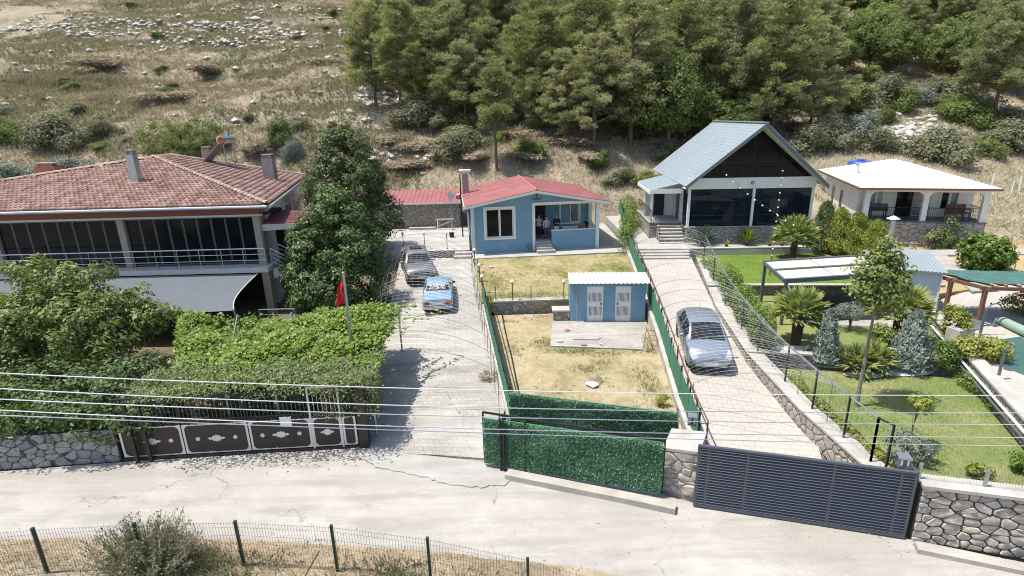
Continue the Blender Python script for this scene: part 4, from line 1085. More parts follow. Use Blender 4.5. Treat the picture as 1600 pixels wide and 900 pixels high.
m = MB(); m.ball((cx-.0, -.09, 4.1), .12, 14, (1,.25,1)); ey = m.build('round_charm', M['tank'], ch, smooth=True)
m = MB(); m.ball((cx, -.115, 4.1), .06, 12, (1,.25,1)); m.build('charm_centre', M['white'], ey, smooth=True)
m = MB(); m.ball((cx, -.13, 4.1), .03, 10, (1,.25,1)); m.build('charm_pupil', M['black'], ey, smooth=True)
def pane_run(x0, x1, n, z0, z1, y):
    w = (x1-x0)/n
    for i in range(n):
        a = x0+w*i; m = MB(); m.box(a+.012, y-.006+.005*(i%2), z0+.01, a+w-.012, y+.006+.005*(i%2), z1-.01); m.build('glass_pane', M['glass_b'], ch)
        if i: m = MB(); m.box(a-.012, y-.02, z0, a+.012, y+.02, z1); m.build('glazing_bar', M['black'], ch)
pane_run(.17, posts[1], 3, gb, gt, .1); pane_run(posts[1]+.17, posts[2], 3, gb, gt, .1)
m = MB(); m.box(.17, .08, gb+.75, posts[1], .095, gb+.79); m.box(posts[1]+.17, .08, gb+.75, posts[2], .095, gb+.79); m.build('inner_rail', M['black'], ch)
# gable glazing
gy = .12
def gz_(x): return bt + (ap-bt-.15)*(1-abs(x-cx)/cx)
xsg = [0.35, Wc*.27, cx, Wc*.73, Wc-.35]
for i in range(4):
    a, b = xsg[i], xsg[i+1]; pts = [(a+.012, gy, bt), (b-.012, gy, bt), (b-.012, gy, gz_(b-.012)), (a+.012, gy, gz_(a+.012))]
    m = MB(); m.plate(pts, .012); m.build('gable_pane', M['glass'], ch)
for x_ in xsg[1:4]:
    m = MB(); m.box(x_-.02, gy-.03, bt, x_+.02, gy+.02, gz_(x_)); m.build('glazing_bar', M['black'], ch)
m = MB(); m.box(1.5, gy-.028, bt+1.0, Wc-1.5, gy+.018, bt+1.05); m.build('glazing_bar', M['black'], ch)
m = MB(); m.box(.2, 1.2, gb, Wc-.2, 1.3, bt); m.build('room_back', M['dark'], ch)
m = MB(); m.box(.1, .2, gb-.04, Wc-.1, Dc-.2, gb-.02); m.build('floor_plate', M['dark'], ch)
m = MB(); m.box(.02, 1.4, -.4, .2, Dc, 4.3); m.build('side_wall', M['white'], ch)
m = MB(); m.box(Wc-.2, .2, -.4, Wc-.02, Dc, 4.3); m.build('side_wall', M['offwhite'], ch)
m = MB(); m.add([(0.2,Dc-.2,-.4),(Wc-.2,Dc-.2,-.4),(Wc-.2,Dc-.2,4.3),(cx,Dc-.2,7.3),(.2,Dc-.2,4.3),(0.2,Dc,-.4),(Wc-.2,Dc,-.4),(Wc-.2,Dc,4.3),(cx,Dc,7.3),(.2,Dc,4.3)],
   [(0,1,2,3,4),(9,8,7,6,5),(0,5,6,1),(1,6,7,2),(2,7,8,3),(3,8,9,4),(4,9,5,0)]); m.build('rear_wall', M['white'], ch)
m = MB(); m.box(.0, .2, gb, .05, 1.38, gt); m.build('side_glass', M['glass'], ch)
# roof slopes; apex leans out a little at the front
eL = (-.42, 4.02); eR = (Wc+.55, 3.95); af, ab_ = -1.55, Dc+.2; ef = -.75
apz = 8.0
m = MB(); ribbed(m, (eL[0], ef, eL[1]), (eL[0], Dc+1.0, eL[1]), (cx, ab_-.6, apz), (cx, af, apz), 30, .035, .03, .1, 22); m.build('left_roof_slope', M['greyroof'], ch)
m = MB(); ribbed(m, (eR[0], ef, eR[1]), (eR[0], Dc+.6, eR[1]), (cx+.004, ab_-.6, apz), (cx+.004, af, apz), 30, .035, .03, .1); m.build('right_roof_slope', M['greyroof'], ch)
m = MB(); m.beam((cx, af-.02, apz+.03), (cx, ab_-.55, apz+.03), .3, .05); m.build('ridge_cap', M['greyroof'], ch)
for e in (eL, eR):
    s_ = 1 if e is eR else -1
    a = Vector((e[0], ef, e[1])); b = Vector((cx, af, apz)); off = Vector((0,-.02,0)); dn = Vector((0,0,-.26))
    m = MB(); m.plate([a+off, b+off, b+off+dn, a+off+dn], .035); m.build('verge_board', M['greymetal'], ch)
    m = MB(); g = Vector((0,0,-.17)); m.plate([a+g+Vector((0,.05,0)), b+g+Vector((0,.05,0)), Vector((cx, .1, apz))+g, Vector((e[0], .1, e[1]))+g], .03); m.build('soffit', M['offwhite'], ch)
# side porch
m = MB(); m.box(-2.25, 1.6, -.4, -.0, 7.2, gb); m.build('porch_platform', M['rubble'], ch)
m = MB(); m.box(-2.3, 1.55, gb+.002, .0, 7.25, gb+.05); m.build('porch_paving', M['slab'], ch)
m = MB(); ribbed(m, (-2.35, 1.2, 3.55), (-2.35, 6.8, 3.55), (-.1, 6.8, 4.05), (-.1, 1.2, 4.05), 14, .03, .03, .08); m.build('porch_roof', M['greyroof'], ch)
m = MB(); m.box(-2.37, 1.12, 3.3, -.1, 1.19, 3.62); m.box(-2.42, 1.12, 3.25, -2.36, 6.8, 3.5); m.build('porch_fascia', M['white'], ch)
for yy in (1.75, 4.4):
    m = MB(); m.box(-2.2, yy-.06, gb+.05, -2.08, yy+.06, 3.4); m.build('porch_post', M['white'], ch)
m = MB(); m.box(-2.2, 4.5, gb+.05, -.0, 4.62, 3.5); m.build('porch_wall', M['white'], ch)
m = MB(); m.box(-.02, 2.6, gb+.05, .018, 3.5, 3.2); m.build('door', M['greymetal'], ch)
m = MB(); m.box(-1.5, 4.46, gb+.05, -.7, 4.498, 3.1); m.build('door', M['black'], ch)
for i in range(6):
    z1 = gb - .17*i*1.08; m = MB(); m.box(-1.75, 1.55-.3*(i+1), -.4, -.08, 1.548-.3*i, z1-.19); 
    s_ = m.build('step', M['rubble'], ch)
    m = MB(); m.box(-1.78, 1.52-.3*(i+1), z1-.188, -.05, 1.55-.3*i, z1-.14); m.build('tread', M['coping'], s_)
m = MB(); pts = [Vector((-2.22, 7.1, gb+1.0)), Vector((-2.22, 1.65, gb+1.0)), Vector((-1.8, .0, .95))]
m.tube(pts, .03, 6)
for a, b, n in ((pts[0], pts[1], 14), (pts[1], pts[2], 6)):
    for i in range(n+1): q = a.lerp(b, i/n); m.tube([q, q-Vector((0,0,.95))], .014, 5)
m.build('porch_railing', M['black'], ch)
# broad steps at the end of the paved drive
st = thing('garden_steps', 'broad stone steps at the top of the paved drive', 'steps', P(1040, 402, 1.9))
for i in range(4):
    y0 = 403-i*4.6; z1 = 1.98+.1*i
    a = P(1000-i*.5, y0, z1); b = P(1079-i*.3, y0-.6, z1)
    m = MB(); m.slab([a, b, b+Vector((0,2.2-.25*i,0)), a+Vector((0,2.2-.25*i,0))], .35); s_ = m.build('step', M['coping'] if i%2 == 0 else M['coping'], st, world=True)

# ---- white house with arched porch
A_ = P(1343, 379, 2.15); rz_ = R(-17); Ww = 6.85
wh = thing('white_house', 'white single storey house with shallow white hip roof and arched porch', 'house', A_, rz_)
fl, tp, Dw, py_ = 1.55, 3.45, 11.5, 2.1
m = MB(); m.box(-.05, .05, -.5, Ww+.05, .4, fl-.06); m.build('stone_base', M['rubble_w'], wh)
rngc = np.random.default_rng(22); m = MB(); 
for c in voronoi(rngc, [(0,0),(Ww,0),(Ww,fl-.1),(0,fl-.1)], .34): m.add(*stone_mesh(rngc, c, .02, .05))
m.M = None; ob = m.build('base_stones', M['stone'], wh, kind='stuff'); ob.location.y = .05
m = MB(); m.box(-.1, .0, fl-.058, Ww+.1, py_, fl); m.build('porch_floor', M['greymetal'], wh)
m = MB(); m.box(-.0, py_, -.5, .2, Dw, 3.7); m.box(-.0, .3, -.5, .2, py_, .0); m.build('side_wall', M['white'], wh)
m = MB(); m.box(Ww-.2, py_, -.5, Ww, Dw, 3.7); m.build('side_wall', M['white'], wh)
m = MB(); m.box(.2, py_, fl, Ww-.2, py_+.2, 3.7); m.build('front_wall', M['white'], wh)
m = MB(); m.box(.2, Dw-.2, -.5, Ww-.2, Dw, 3.7); m.build('rear_wall', M['white'], wh)
cols = [.1, 3.45, Ww-.15]
for x_ in cols:
    m = MB(); m.box(x_-.15, .1, fl, x_+.15, .4, tp); m.build('porch_column', M['white'], wh)
m = MB(); m.box(-.05, .1, tp, Ww, .4, 3.72); m.build('porch_beam', M['white'], wh)
for i in range(2):
    a = cols[i]+.15; b = cols[i+1]-.15
    for s_, x0 in ((1, a), (-1, b)):
        m = MB(); r_ = .42; pts = [(x0, tp), ] + [(x0+s_*(r_-r_*math.cos(t)), tp-r_+r_*math.sin(t)) for t in np.linspace(0, PI/2, 8)]
        pp = [(x, .12, z) for x, z in pts]; qq = [(x, .38, z) for x, z in pts]; n = len(pp)
        m.add(pp+qq, [tuple(range(n)), tuple(range(2*n-1, n-1, -1))]+[(k, k+n, (k+1)%n+n, (k+1)%n) for k in range(n)]); m.build('arch_corner', M['white'], wh)
m = MB(); m.box(-.02, py_-.2, fl, .18, py_-.002, tp); m.build('porch_column', M['white'], wh)
window(wh, .75, 1.6, fl+.55, fl+1.75, py_-.0, .06, ('glass_w', 'glass_w'), 1, -.02)
m = MB(); m.box(2.4, py_-.05, fl, 3.3, py_-.002, fl+1.95); m.build('door', M['glass'], wh)
m = MB(); m.box(3.32, py_-.05, fl+.05, 4.4, py_-.002, fl+1.95); m.build('glass_door', M['glass_w'], wh)
m = MB(); m.box(2.36, py_-.07, fl+1.96, 4.45, py_-.002, fl+2.03); m.box(3.29, py_-.08, fl, 3.34, py_-.052, fl+1.95); m.build('door_frame', M['black'], wh)
window(wh, 4.95, 6.0, fl+.5, fl+1.7, py_-.0, .06, ('glass', 'glass_w'), 1, -.02)
for yy in (5.5, 8.0):
    w_ = MB(); w_.box(-.04, yy, 1.4, .03, yy+.9, 2.9); wf = w_.build('window', M['white'], wh)
    w_ = MB(); w_.box(-.05, yy+.1, 1.5, .02, yy+.8, 2.8); w_.build('pane', M['glass'], wf)
# porch railing of dark mesh
m = MB(); 
for i in range(2):
    a = cols[i]+.15; b = cols[i+1]-.15
    m.tube([(a,.25,fl+.85),(b,.25,fl+.85)], .025, 5)
    for k in range(int((b-a)/.11)): m.tube([(a+.11*(k+.5), .25, fl), (a+.11*(k+.5), .25, fl+.85)], .009, 4, False)
m.tube([(Ww-.15,.4,fl+.85),(Ww-.15,py_,fl+.85)], .025, 5)
for k in range(14): m.tube([(Ww-.15, .45+.12*k, fl), (Ww-.15, .45+.12*k, fl+.85)], .009, 4, False)
m.build('porch_railing', M['black'], wh)
ov = .6; ez = 3.76; corners = [Vector((-ov, -ov+.15, ez)), Vector((Ww+ov-.3, -ov+.15, ez)), Vector((Ww+ov-.3, Dw+ov, ez)), Vector((-ov, Dw+ov, ez))]
r1 = Vector((Ww*.5, 4.6, 5.0)); r2 = Vector((Ww*.5, 7.4, 5.0))
for nm, poly in (('front_slope', [corners[0], corners[1], r1]), ('right_slope', [corners[1], corners[2], r2, r1]), ('rear_slope', [corners[2], corners[3], r2]), ('left_slope', [corners[3], corners[0], r1, r2])):
    m = MB(); m.plate(poly, .06)
    a = poly[0]; b = poly[1]; nrm_ = (poly[1]-poly[0]).cross(poly[2]-poly[0]).normalized()
    k = 22; top = poly[2:] if len(poly) == 4 else [poly[2], poly[2]]
    for i in range(1, k):
        q = a.lerp(b, i/k); d_ = nrm_.cross((b-a).normalized()); 
        # length of the rib until it meets a hip
        u = i/k; L_ = (poly[2]-a).dot(d_)
        if len(poly) == 4: u1 = (poly[3]-a).dot((b-a).normalized())/(b-a).length; u2 = (poly[2]-a).dot((b-a).normalized())/(b-a).length
        else: u1 = u2 = (poly[2]-a).dot((b-a).normalized())/(b-a).length
        f__ = min(1, u/u1 if u < u1 else (1-u)/(1-u2) if u > u2 else 1)
        m.beam(q+nrm_*.012, q+d_*L_*f__*.98+nrm_*.012, .05, .024)
    m.build(nm, M['whiteroof'], wh)
m = MB()
for a, b in ((0,1),(1,2),(2,3),(3,0)):
    p, q = corners[a]-Vector((0,0,.075)), corners[b]-Vector((0,0,.075)); m.beam(p, q, .1, .12)
m.build('gutter', M['wood'], wh)
m = MB(); m.slab([c*1.0-Vector((0,0,.14)) for c in corners], .03); m.build('soffit', M['white'], wh)
m = MB(); m.M = Matrix.Translation((.55, 5.2, 3.6)); m.lathe([(.14,0),(.14,1.15)], 12); fl_ = m.build('flue', M['white'], wh, smooth=True)
m = MB(); m.M = Matrix.Translation((.55, 5.2, 4.75)); m.lathe([(.1,0),(.1,.08),(.2,.1),(.05,.2)], 12); m.build('flue_cap', M['galv'], fl_, smooth=True)
# porch furniture of the white house
for i, (x_, y_) in enumerate(((5.3, 1.1), (6.1, 1.3))):
    lp = local_P(wh, (x_, y_, fl)); t = thing('garden_chair', ('wicker chair on the white house porch, nearest the middle column', 'wicker chair on the white house porch, nearest the end column')[i], 'chair', lp, rz_ + (.3 if i else -.2), 'porch chairs of the white house')
    m = MB(); m.box(-.28,-.28,.36,.28,.28,.44); m.build('seat', M['wood'], t)
    m = MB(); m.box(-.28,.22,.45,.28,.28,.95); m.build('backrest', M['wood'], t)
    for sx_ in (-1,1):
        for sy_ in (-1,1): m = MB(); m.box(sx_*.25-.025, sy_*.25-.025, 0, sx_*.25+.025, sy_*.25+.025, .36); m.build('leg', M['wood'], t)
        m = MB(); m.box(sx_*.28-.03, -.28, .6, sx_*.28+.03, .22, .64); m.box(sx_*.28-.025, -.28, .445, sx_*.28+.025, -.23, .6); m.build('armrest', M['wood'], t)
lp = local_P(wh, (1.1, 1.1, fl)); t = thing('grill_cart', 'dark covered grill on the left end of the white house porch', 'grill', lp, rz_)
m = MB(); m.box(-.5,-.25,.5,.5,.25,.75); m.build('grill_body', M['black'], t)
m = MB(); m.tube([(-.5,.0,.75),(.5,.0,.75)], .22, 12); m.build('lid', M['anth'], t, smooth=True)
for sx_ in (-1,1):
    for sy_ in (-1,1): m = MB(); m.box(sx_*.44-.03, sy_*.2-.03, 0, sx_*.44+.03, sy_*.2+.03, .5); m.build('leg', M['black'], t)
# blue water tank behind
q = PY(1346, 243, 52.0)
t = thing('water_tank', 'blue plastic water tank behind the white house roof', 'tank', (q.x, q.y, q.z-2.55))
m = MB(); m.lathe([(1.0,0),(1.05,.3),(1.0,.6),(1.05,.9),(1.0,1.2),(1.05,1.5),(1.0,1.9),(.9,2.02),(.35,2.1)], 20); m.build('tank_body', M['tank'], t, smooth=True)
m = MB(); m.M = Matrix.Translation((0,0,2.102)); m.lathe([(.32,0),(.32,.1),(.2,.14)], 16); m.build('lid', M['tank'], t, smooth=True)
# ------------------------------------------------------------------ gates and fences
def proj_y(w):
    v = Vector(w)-CAM; return 450 - F*v.dot(up)/v.dot(fw)
def ht(b, y):
    lo, hi = -5.0, 25.0; b = Vector(b)
    for _ in range(50):
        mm = (lo+hi)/2
        if proj_y(b+Vector((0,0,mm))) > y: lo = mm
        else: hi = mm
    return lo
# ---- ornamental brown gate
A_, rz_, Lg = frame(gA, gB)
g = thing('ornamental_gate', 'dark brown metal gate with silver trimmed panels and scrollwork top', 'gate', A_, rz_)
zb, zt, ztop = .16, 1.26, 2.35
fr_ = [0, .262, .54, .806, .937, 1.0]; xsg = [Lg*q for q in fr_]
def ring(m, c, r, w, n=12):
    m.tube([(c[0]+r*math.cos(a), c[1], c[2]+r*math.sin(a)) for a in np.linspace(0, 2*PI, n+1)], w, 4, False)
for i in range(5):
    a, b = xsg[i]+.02, xsg[i+1]-.02; w = b-a; c_ = (a+b)/2; zc = (zb+zt)/2
    m = MB(); m.box(a, -.02, zb, b, .02, zt); pn = m.build('gate_panel', M['gate_brown'], g)
    # silver frame with concave corners
    m = MB(); e = .07; cr = .17 if w > .8 else .1
    for bx in ((a, zb, a+e, zt), (b-e, zb, b, zt)): m.box(bx[0], -.045, bx[1], bx[2], -.022, bx[3])
    for bx in ((a+e, zb, b-e, zb+.03), (a+e, zt-.03, b-e, zt)): m.box(bx[0], -.043, bx[1], bx[2], -.022, bx[3])
    for sx_, x0 in ((1, a+e), (-1, b-e)):
        for sz_, z0 in ((1, zb+.03), (-1, zt-.03)):
            pts = [(x0, z0), (x0+sx_*cr, z0)] + [(x0+sx_*(cr-cr*math.sin(t)), z0+sz_*(cr-cr*math.cos(t))) for t in np.linspace(.2, PI/2, 6)]
            pp = [(x, -.042, z) for x, z in pts]; qq = [(x, -.022, z) for x, z in pts]; n = len(pp)
            m.add(pp+qq, [tuple(range(n)), tuple(range(2*n-1, n-1, -1))]+[(k, k+n, (k+1)%n+n, (k+1)%n) for k in range(n)])
    m.build('panel_trim', M['silver_trim'], pn)
    if w > .6:
        m = MB(); k = min(1, w/2.0)
        pts = [(-.30,0),(-.2,.05),(-.16,.03),(-.1,.11),(-.05,.09),(0,.14),(.05,.09),(.1,.11),(.16,.03),(.2,.05),(.30,0)]; pts = pts + [(x,-z) for x, z in reversed(pts[1:-1])]
        pp = [(c_+x*(.6+.4*k), -.05, zc+z) for x, z in pts]; qq = [(x, -.022, z) for x, _, z in pp]; n = len(pp)
        m.add(pp+qq, [tuple(range(n)), tuple(range(2*n-1, n-1, -1))]+[(q, q+n, (q+1)%n+n, (q+1)%n) for q in range(n)]); m.build('panel_ornament', M['silver_trim'], pn)
    if w > 1.4:
        for s_ in (-1, 1):
            m = MB(); m.lathe([(.07,-.05),(.07,-.03),(.075,-.021)], 10, (c_+s_*.62, 0, zc), 'Y'); m.build('rosette', M['silver_trim'], pn)
    # openwork above
    m = MB(); m.box(a, -.02, zt+.002, b, .02, zt+.035); m.box(a, -.02, zt+.16, b, .02, zt+.19); m.box(a, -.02, ztop-.2, b, .02, ztop-.17); m.box(a, -.02, ztop-.035, b, .02, ztop)
    for x_ in (a, b-.04): m.box(x_, -.022, zt+.036, x_+.04, .022, ztop-.036)
    m.build('top_frame', M['gate_brown'], g)
    m = MB(); n = int(w/.13)
    for k in range(1, n): 
        x_ = a+w*k/n; m.tube([(x_,0,zt+.19),(x_,0,ztop-.2)], .011, 5); 
        if k%2: m.ball((x_,0,(zt+ztop)/2), .03, 6, (1,1,2))
    for k in range(n): ring(m, (a+w*(k+.5)/n, 0, zt+.097), .05, .009); ring(m, (a+w*(k+.5)/n, 0, ztop-.102), .05, .009)
    m.build('scrollwork', M['silver_trim'] if i == 3 else M['greymetal'], g)
m = MB(); 
for x_ in (xsg[3]+.02, xsg[4]-.02): m.box(x_-.03, -.06, .1, x_+.03, -.048, ztop+.1)
m.box(xsg[3]+.05, -.06, ztop+.04, xsg[4]-.05, -.048, ztop+.1); m.build('door_frame', M['silver_trim'], g)
m = MB(); m.box(-.05, -.05, .0, Lg+.05, .05, .12); m.build('bottom_rail', M['gate_brown'], g)
for x_ in (.5, .95):
    m = MB(); m.box(x_-.05, -.22, .0, x_+.05, -.12, 2.3); m.build('guide_post', M['gate_brown'], g)
m = MB(); m.box(xsg[2]+1.1, -.075, zt-.22, xsg[2]+1.48, -.05, zt+.12); m.build('notice', M['plate'], g)
m = MB(); m.box(Lg+.05, -.1, 0, Lg+.35, .25, 2.3); gp = m.build('gate_post', M['gate_brown'], g)
m = MB(); m.box(xsg[3]+.25, .6, .9, xsg[3]+.95, .7, 2.2); m.build('red_shutter', M['redmetal'], g)
# ---- artificial hedge helper
def turf_panel(parent, L_, z0, z1a, z1b, y=0, seed=1, n=9000, thick=.04, x0=0):
    m = MB(); m.add([(x0,y-.01,z0),(L_,y-.01,z0),(L_,y+thick,z0),(x0,y+thick,z0),(x0,y-.01,z1a),(L_,y-.01,z1b),(L_,y+thick,z1b),(x0,y+thick,z1a)], [(0,3,2,1),(4,5,6,7),(0,1,5,4),(1,2,6,5),(2,3,7,6),(3,0,4,7)])
    b = m.build('hedge_backing', M['hedge_turf'], parent)
    k_ = int((L_-x0)/1.0)
    for i in range(1, k_+1):
        mm = MB(); xx_ = x0+(L_-x0)*i/(k_+1); mm.box(xx_-.008, y-.02, z0+.03, xx_+.008, y-.0105, min(z1a, z1b)-.03); mm.build('panel_seam', M['black'], b)
    rng = np.random.default_rng(seed)
    u = rng.uniform(x0, L_, n); v = rng.uniform(0, 1, n); zz = z0 + v*((z1a+(z1b-z1a)*(u-x0)/(L_-x0))-z0)
    pts = np.stack([u, np.full(n, y-.012) , zz], 1)
    d = np.stack([rng.normal(0, .55, n), -rng.uniform(.35, 1, n), rng.normal(-.1, .55, n)], 1)
    nr = np.cross(d, rng.normal(size=(n,3)))
    Vv, Ff = leaf_quads(rng, pts, nr, .075, .3, .5, along=unit(d)*3)
    npmesh('hedge_blades', Vv, Ff, L['turf'], b, var=np.clip(rng.normal(.5, .22, n) + .38*fbm(u*.9, zz*1.6+seed, 3) + .12*np.sin(np.floor((u-x0)/1.0)*2.3), 0, 1), kind='stuff')
    return b
# ---- front green sliding gate
A_, rz_, Lh = frame(P(757, 724, .12), P(1034, 772, .12))
g = thing('green_gate', 'sliding gate clad in green artificial hedge with black frame facing the road', 'gate', A_, rz_)
hA, hB = ht(A_, 645), ht(A_ + Vector((math.cos(rz_), math.sin(rz_), 0))*Lh, 690)
turf_panel(g, Lh-.03, .06, hA-.18, hB-.05, 0, 31, 26000, x0=.03)
m = MB(); m.beam((0,.05,hA), (Lh,.05,hB), .05, .06); m.beam((0,.05,.03), (Lh,.05,.03), .05, .06)
for x_ in (0.0, Lh): m.beam((x_,.05,.0), (x_,.05,hA+(hB-hA)*x_/Lh), .05, .05)
m.build('gate_frame', M['black'], g)
for x_ in (.62, .72, 1.42):
    m = MB(); m.box(x_-.03, -.14 if x_ < 1 else -.06, -.1, x_+.03, -.08 if x_ < 1 else -.02, hA+.03-.1*(x_ > 1)); m.build('guide_post', M['black'], g)
# ---- hedge clad fence behind it
A2 = Vector((a_.x, a_.y, .57)); B2 = Vector((b_.x, b_.y, .59)); A2, rz2, L2 = frame(A2, B2)
g = thing('hedge_fence', 'fence panel clad in artificial hedge on the low wall behind the green gate', 'fence', A2, rz2)
turf_panel(g, L2, .0, ht(A2, 613), ht(B2, 645), 0, 32, 26000)
for k in range(4):
    m = MB(); x_ = .02+(L2-.04)*k/3; m.box(x_-.025, .045, -.1, x_+.025, .095, 1.2); m.build('fence_post', M['black'], g)
# ---- slatted sliding gate on the right
A_, rz_, Lr = frame(P(1083, 789, .05), P(1412, 839.5, .05))
g = thing('slatted_gate', 'anthracite sliding gate of horizontal metal slats at the paved drive', 'gate', A_, rz_)
Hg = 1.95; n = 21; st_ = [0.0, Lr*.05, Lr*.24, Lr*.64, Lr*.93, Lr]
for x_ in st_[:-1] + [Lr-.06]:
    m = MB(); m.box(x_, -.035, .04, x_+.06, .035, Hg); m.build('stile', M['anth'], g)
m = MB(); m.box(.0, -.045, .0, Lr, .045, .09); m.build('bottom_rail', M['anth'], g)
m = MB(); m.box(.0, -.045, Hg+.002, Lr, .045, Hg+.06); m.build('top_rail', M['anth'], g)
for i in range(5):
    a, b = st_[i]+.062, (st_[i+1]-.002 if i < 4 else Lr-.062); base = None
    for k in range(n):
        z_ = .13 + (Hg-.17)*k/(n-1)
        if base is None:
            m = MB(); pf = [(-.045,-.012),(.012,.034),(.036,-.062),(.03,-.064),(.008,.018),(-.045,-.022)]; k6 = 6; m.add([(a,y_,zz_) for y_,zz_ in pf]+[(b,y_,zz_) for y_,zz_ in pf], [tuple(range(6)), tuple(range(11,5,-1))]+[(q_, q_+6, (q_+1)%6+6, (q_+1)%6) for q_ in range(6)])
            base = m.build('slat', M['anth'], g); base.location.z = z_
        else: share(base, g, Matrix.Translation((0,0,z_)))
# return cage at the right end
base = None
for yy in (.06, .5):
    m = MB(); m.box(Lr+.002, yy, .04, Lr+.06, yy+.05, Hg+.03); m.build('stile', M['anth'], g)
for k in range(n):
    z_ = .13 + (Hg-.17)*k/(n-1)
    if base is None:
        m = MB(); m.box(Lr+.01, .112, -.024, Lr+.045, .498, .024); base = m.build('slat', M['anth'], g); base.location.z = z_
    else: share(base, g, Matrix.Translation((0,0,z_)))
def gate_box(px, py, z, lab):
    t = thing('gate_lantern', lab, 'lantern', P(px, py, z), R(-17))
    m = MB(); m.box(-.13,-.13,0,.13,.13,.05); m.build('base', M['anth'], t)
    m = MB(); m.box(-.10,-.10,.052,.10,.10,.26); m.build('lamp_body', M['greymetal'], t)
    m = MB(); m.box(-.14,-.14,.262,.14,.14,.31); m.build('cap', M['galv'], t)
    for s_ in (-1,1): m = MB(); m.box(s_*.07-.02,-.115,.08,s_*.07+.02,-.102,.23); m.build('lens', M['globe'], t)
gate_box(1081, 662, 1.55, 'square grey lantern on the stone pier beside the green gate')
gate_box(1410, 728, 2.05, 'square grey lantern at the right end of the slatted gate')
# ---- mesh fences
def mesh_fence(name, label, pts, h, postmat, wiremat, post_r=.03, vs=.09, hs=(.1,.4,.7,1.0,1.3), wr=.004, rail=None, screen=None, per_post=True, square=True, group=None, scr_h=None):
    p = [Vector(q) for q in pts]
    t = thing(name, label, 'fence', p[0], 0, group)
    pm = None
    for q in p:
        if pm is None:
            m = MB()
            if square: m.box(-post_r,-post_r,-.3,post_r,post_r,h); m.box(-post_r*1.1,-post_r*1.1,h+.001,post_r*1.1,post_r*1.1,h+.03)
            else: m.tube([(0,0,-.3),(0,0,h)], post_r, 6)
            pm = m.build('fence_post', postmat, t); pm.location = (0,0,0)
        else: share(pm, t, Matrix.Translation(q-p[0]))
    for a, b in zip(p[:-1], p[1:]):
        Ln = (b-a).length; m = MB(); n = max(2, int(Ln/vs))
        if wiremat:
            for i in range(1, n):
                q = a.lerp(b, i/n); m.tube([q+Vector((0,0,.05)), q+Vector((0,0,h-.02+ (.02 if i%2 else 0)))], wr, 3, False)
            for z_ in hs:
                if z_ < h: m.tube([a+Vector((0,0,z_)), b+Vector((0,0,z_))], wr, 3, False)
            m.build('mesh_panel', wiremat, t, world=True)
        if screen:
            sh_ = scr_h or h-.05; mm = MB(); k = 10; vv = []
            d = (b-a).normalized(); s_ = Vector((-d.y, d.x, 0))
            for i in range(k+1):
                q = a.lerp(b, i/k) + s_*(.012*math.sin(i*2.3)+.035); vv += [q+Vector((0,0,.04)), q+Vector((0,0,sh_-.03*abs(math.sin(i*PI/k))))]
            mm.add(vv, [(2*i, 2*i+2, 2*i+3, 2*i+1) for i in range(k)]); mm.build('screen', screen, t, world=True)
        if rail:
            mm = MB(); mm.tube([a+Vector((0,0,h)), b+Vector((0,0,h))], .028, 6); mm.build('top_rail', rail, t, world=True)
    return t
fp = [W(-110, 915, -.1), W(75, 897, -.1), W(229, 889, -.1), W(382, 886, -.1), W(528, 894, -.1), W(674, 915, -.1), W(826, 950, -.1), W(995, 1005, -.1), W(1180, 1075, -.1)]
mesh_fence('mesh_fence', 'green wire mesh fence with square posts along the near edge of the road', fp, 1.42, plain('dark_green_post', (.012,.035,.028), .5, .2, var=.2), M['wire_d'], .032, .075, (.05,.25,.5,.75,1.0,1.25,1.38), .0035)
f1 = [Vector(W(797, 648, .47)).lerp(Vector(W(774, 552, .8)), k/3) for k in range(3)] + [Vector(W(774, 552, .8)).lerp(Vector(W(754, 465, 1.14)), k/3) for k in range(4)]
mesh_fence('screened_fence', 'green screened fence with black posts along the left drive', f1, 1.15, M['black'], M['wire_d'], .025, .2, (.1,.5,.9), .004, M['black'], M['greenmesh'], scr_h=1.0)
f2a = [W(1090, 690, .6), W(1075, 653, .6), W(1062, 618, .67), W(1047, 570, .86), W(1032, 520, 1.05), W(1020, 486, 1.25), W(1008, 452, 1.45), W(996, 422, 1.6), W(985, 394, 1.8), W(973, 350, 2.25), W(962, 308, 2.65)]
mesh_fence('screened_fence', 'green screened fence with black posts between the shed and the paved drive', f2a, 1.2, M['black'], M['wire_d'], .025, .2, (.1,.5,.9), .004, None, M['greenmesh'], scr_h=1.12)
sdx = [Vector(q)+Vector((.28,0,-.05)) for q in f2a[:9]]
mesh_fence('drive_rail', 'dark low rail fence along the left edge of the paved drive', sdx, .8, M['wood'], None, .022, .2, (), .004, M['wood'])
kr = [W(1352, 722, .98), W(1310, 685, 1.0), W(1262, 640, 1.04), W(1220, 597, 1.15), W(1178, 552, 1.3), W(1153, 515, 1.46), W(1128, 478, 1.64), W(1110, 440, 1.8), W(1096, 404, 1.98)]
kr = [Vector(q)+Vector((.15,0,0)) for q in kr]
mesh_fence('garden_fence', 'wire mesh fence with dark posts and galvanised top rail beside the paved drive', kr, 1.45, M['black'], M['wire'], .025, .19, tuple(np.arange(.1,1.45,.2)), .0028, M['galv'])
e_ = [Vector(W(1383, 735, .98)), kr[0]]
mesh_fence('fence_end', 'short dark fence return near the slatted gate at the lawn corner', [e_[0], e_[1]], 1.45, M['black'], M['wire'], .025, .13, (.4,.8,1.2), .0035, M['black'])
wr_ = [rA.lerp(rB, k/4)+Vector((.06,.22,1.72+.16*k/4)) for k in range(5)]
mesh_fence('wall_fence', 'fine wire mesh on top of the right stone wall', wr_, .42, M['galv'], M['wire'], .03, .06, (.05,.2,.38), .003)
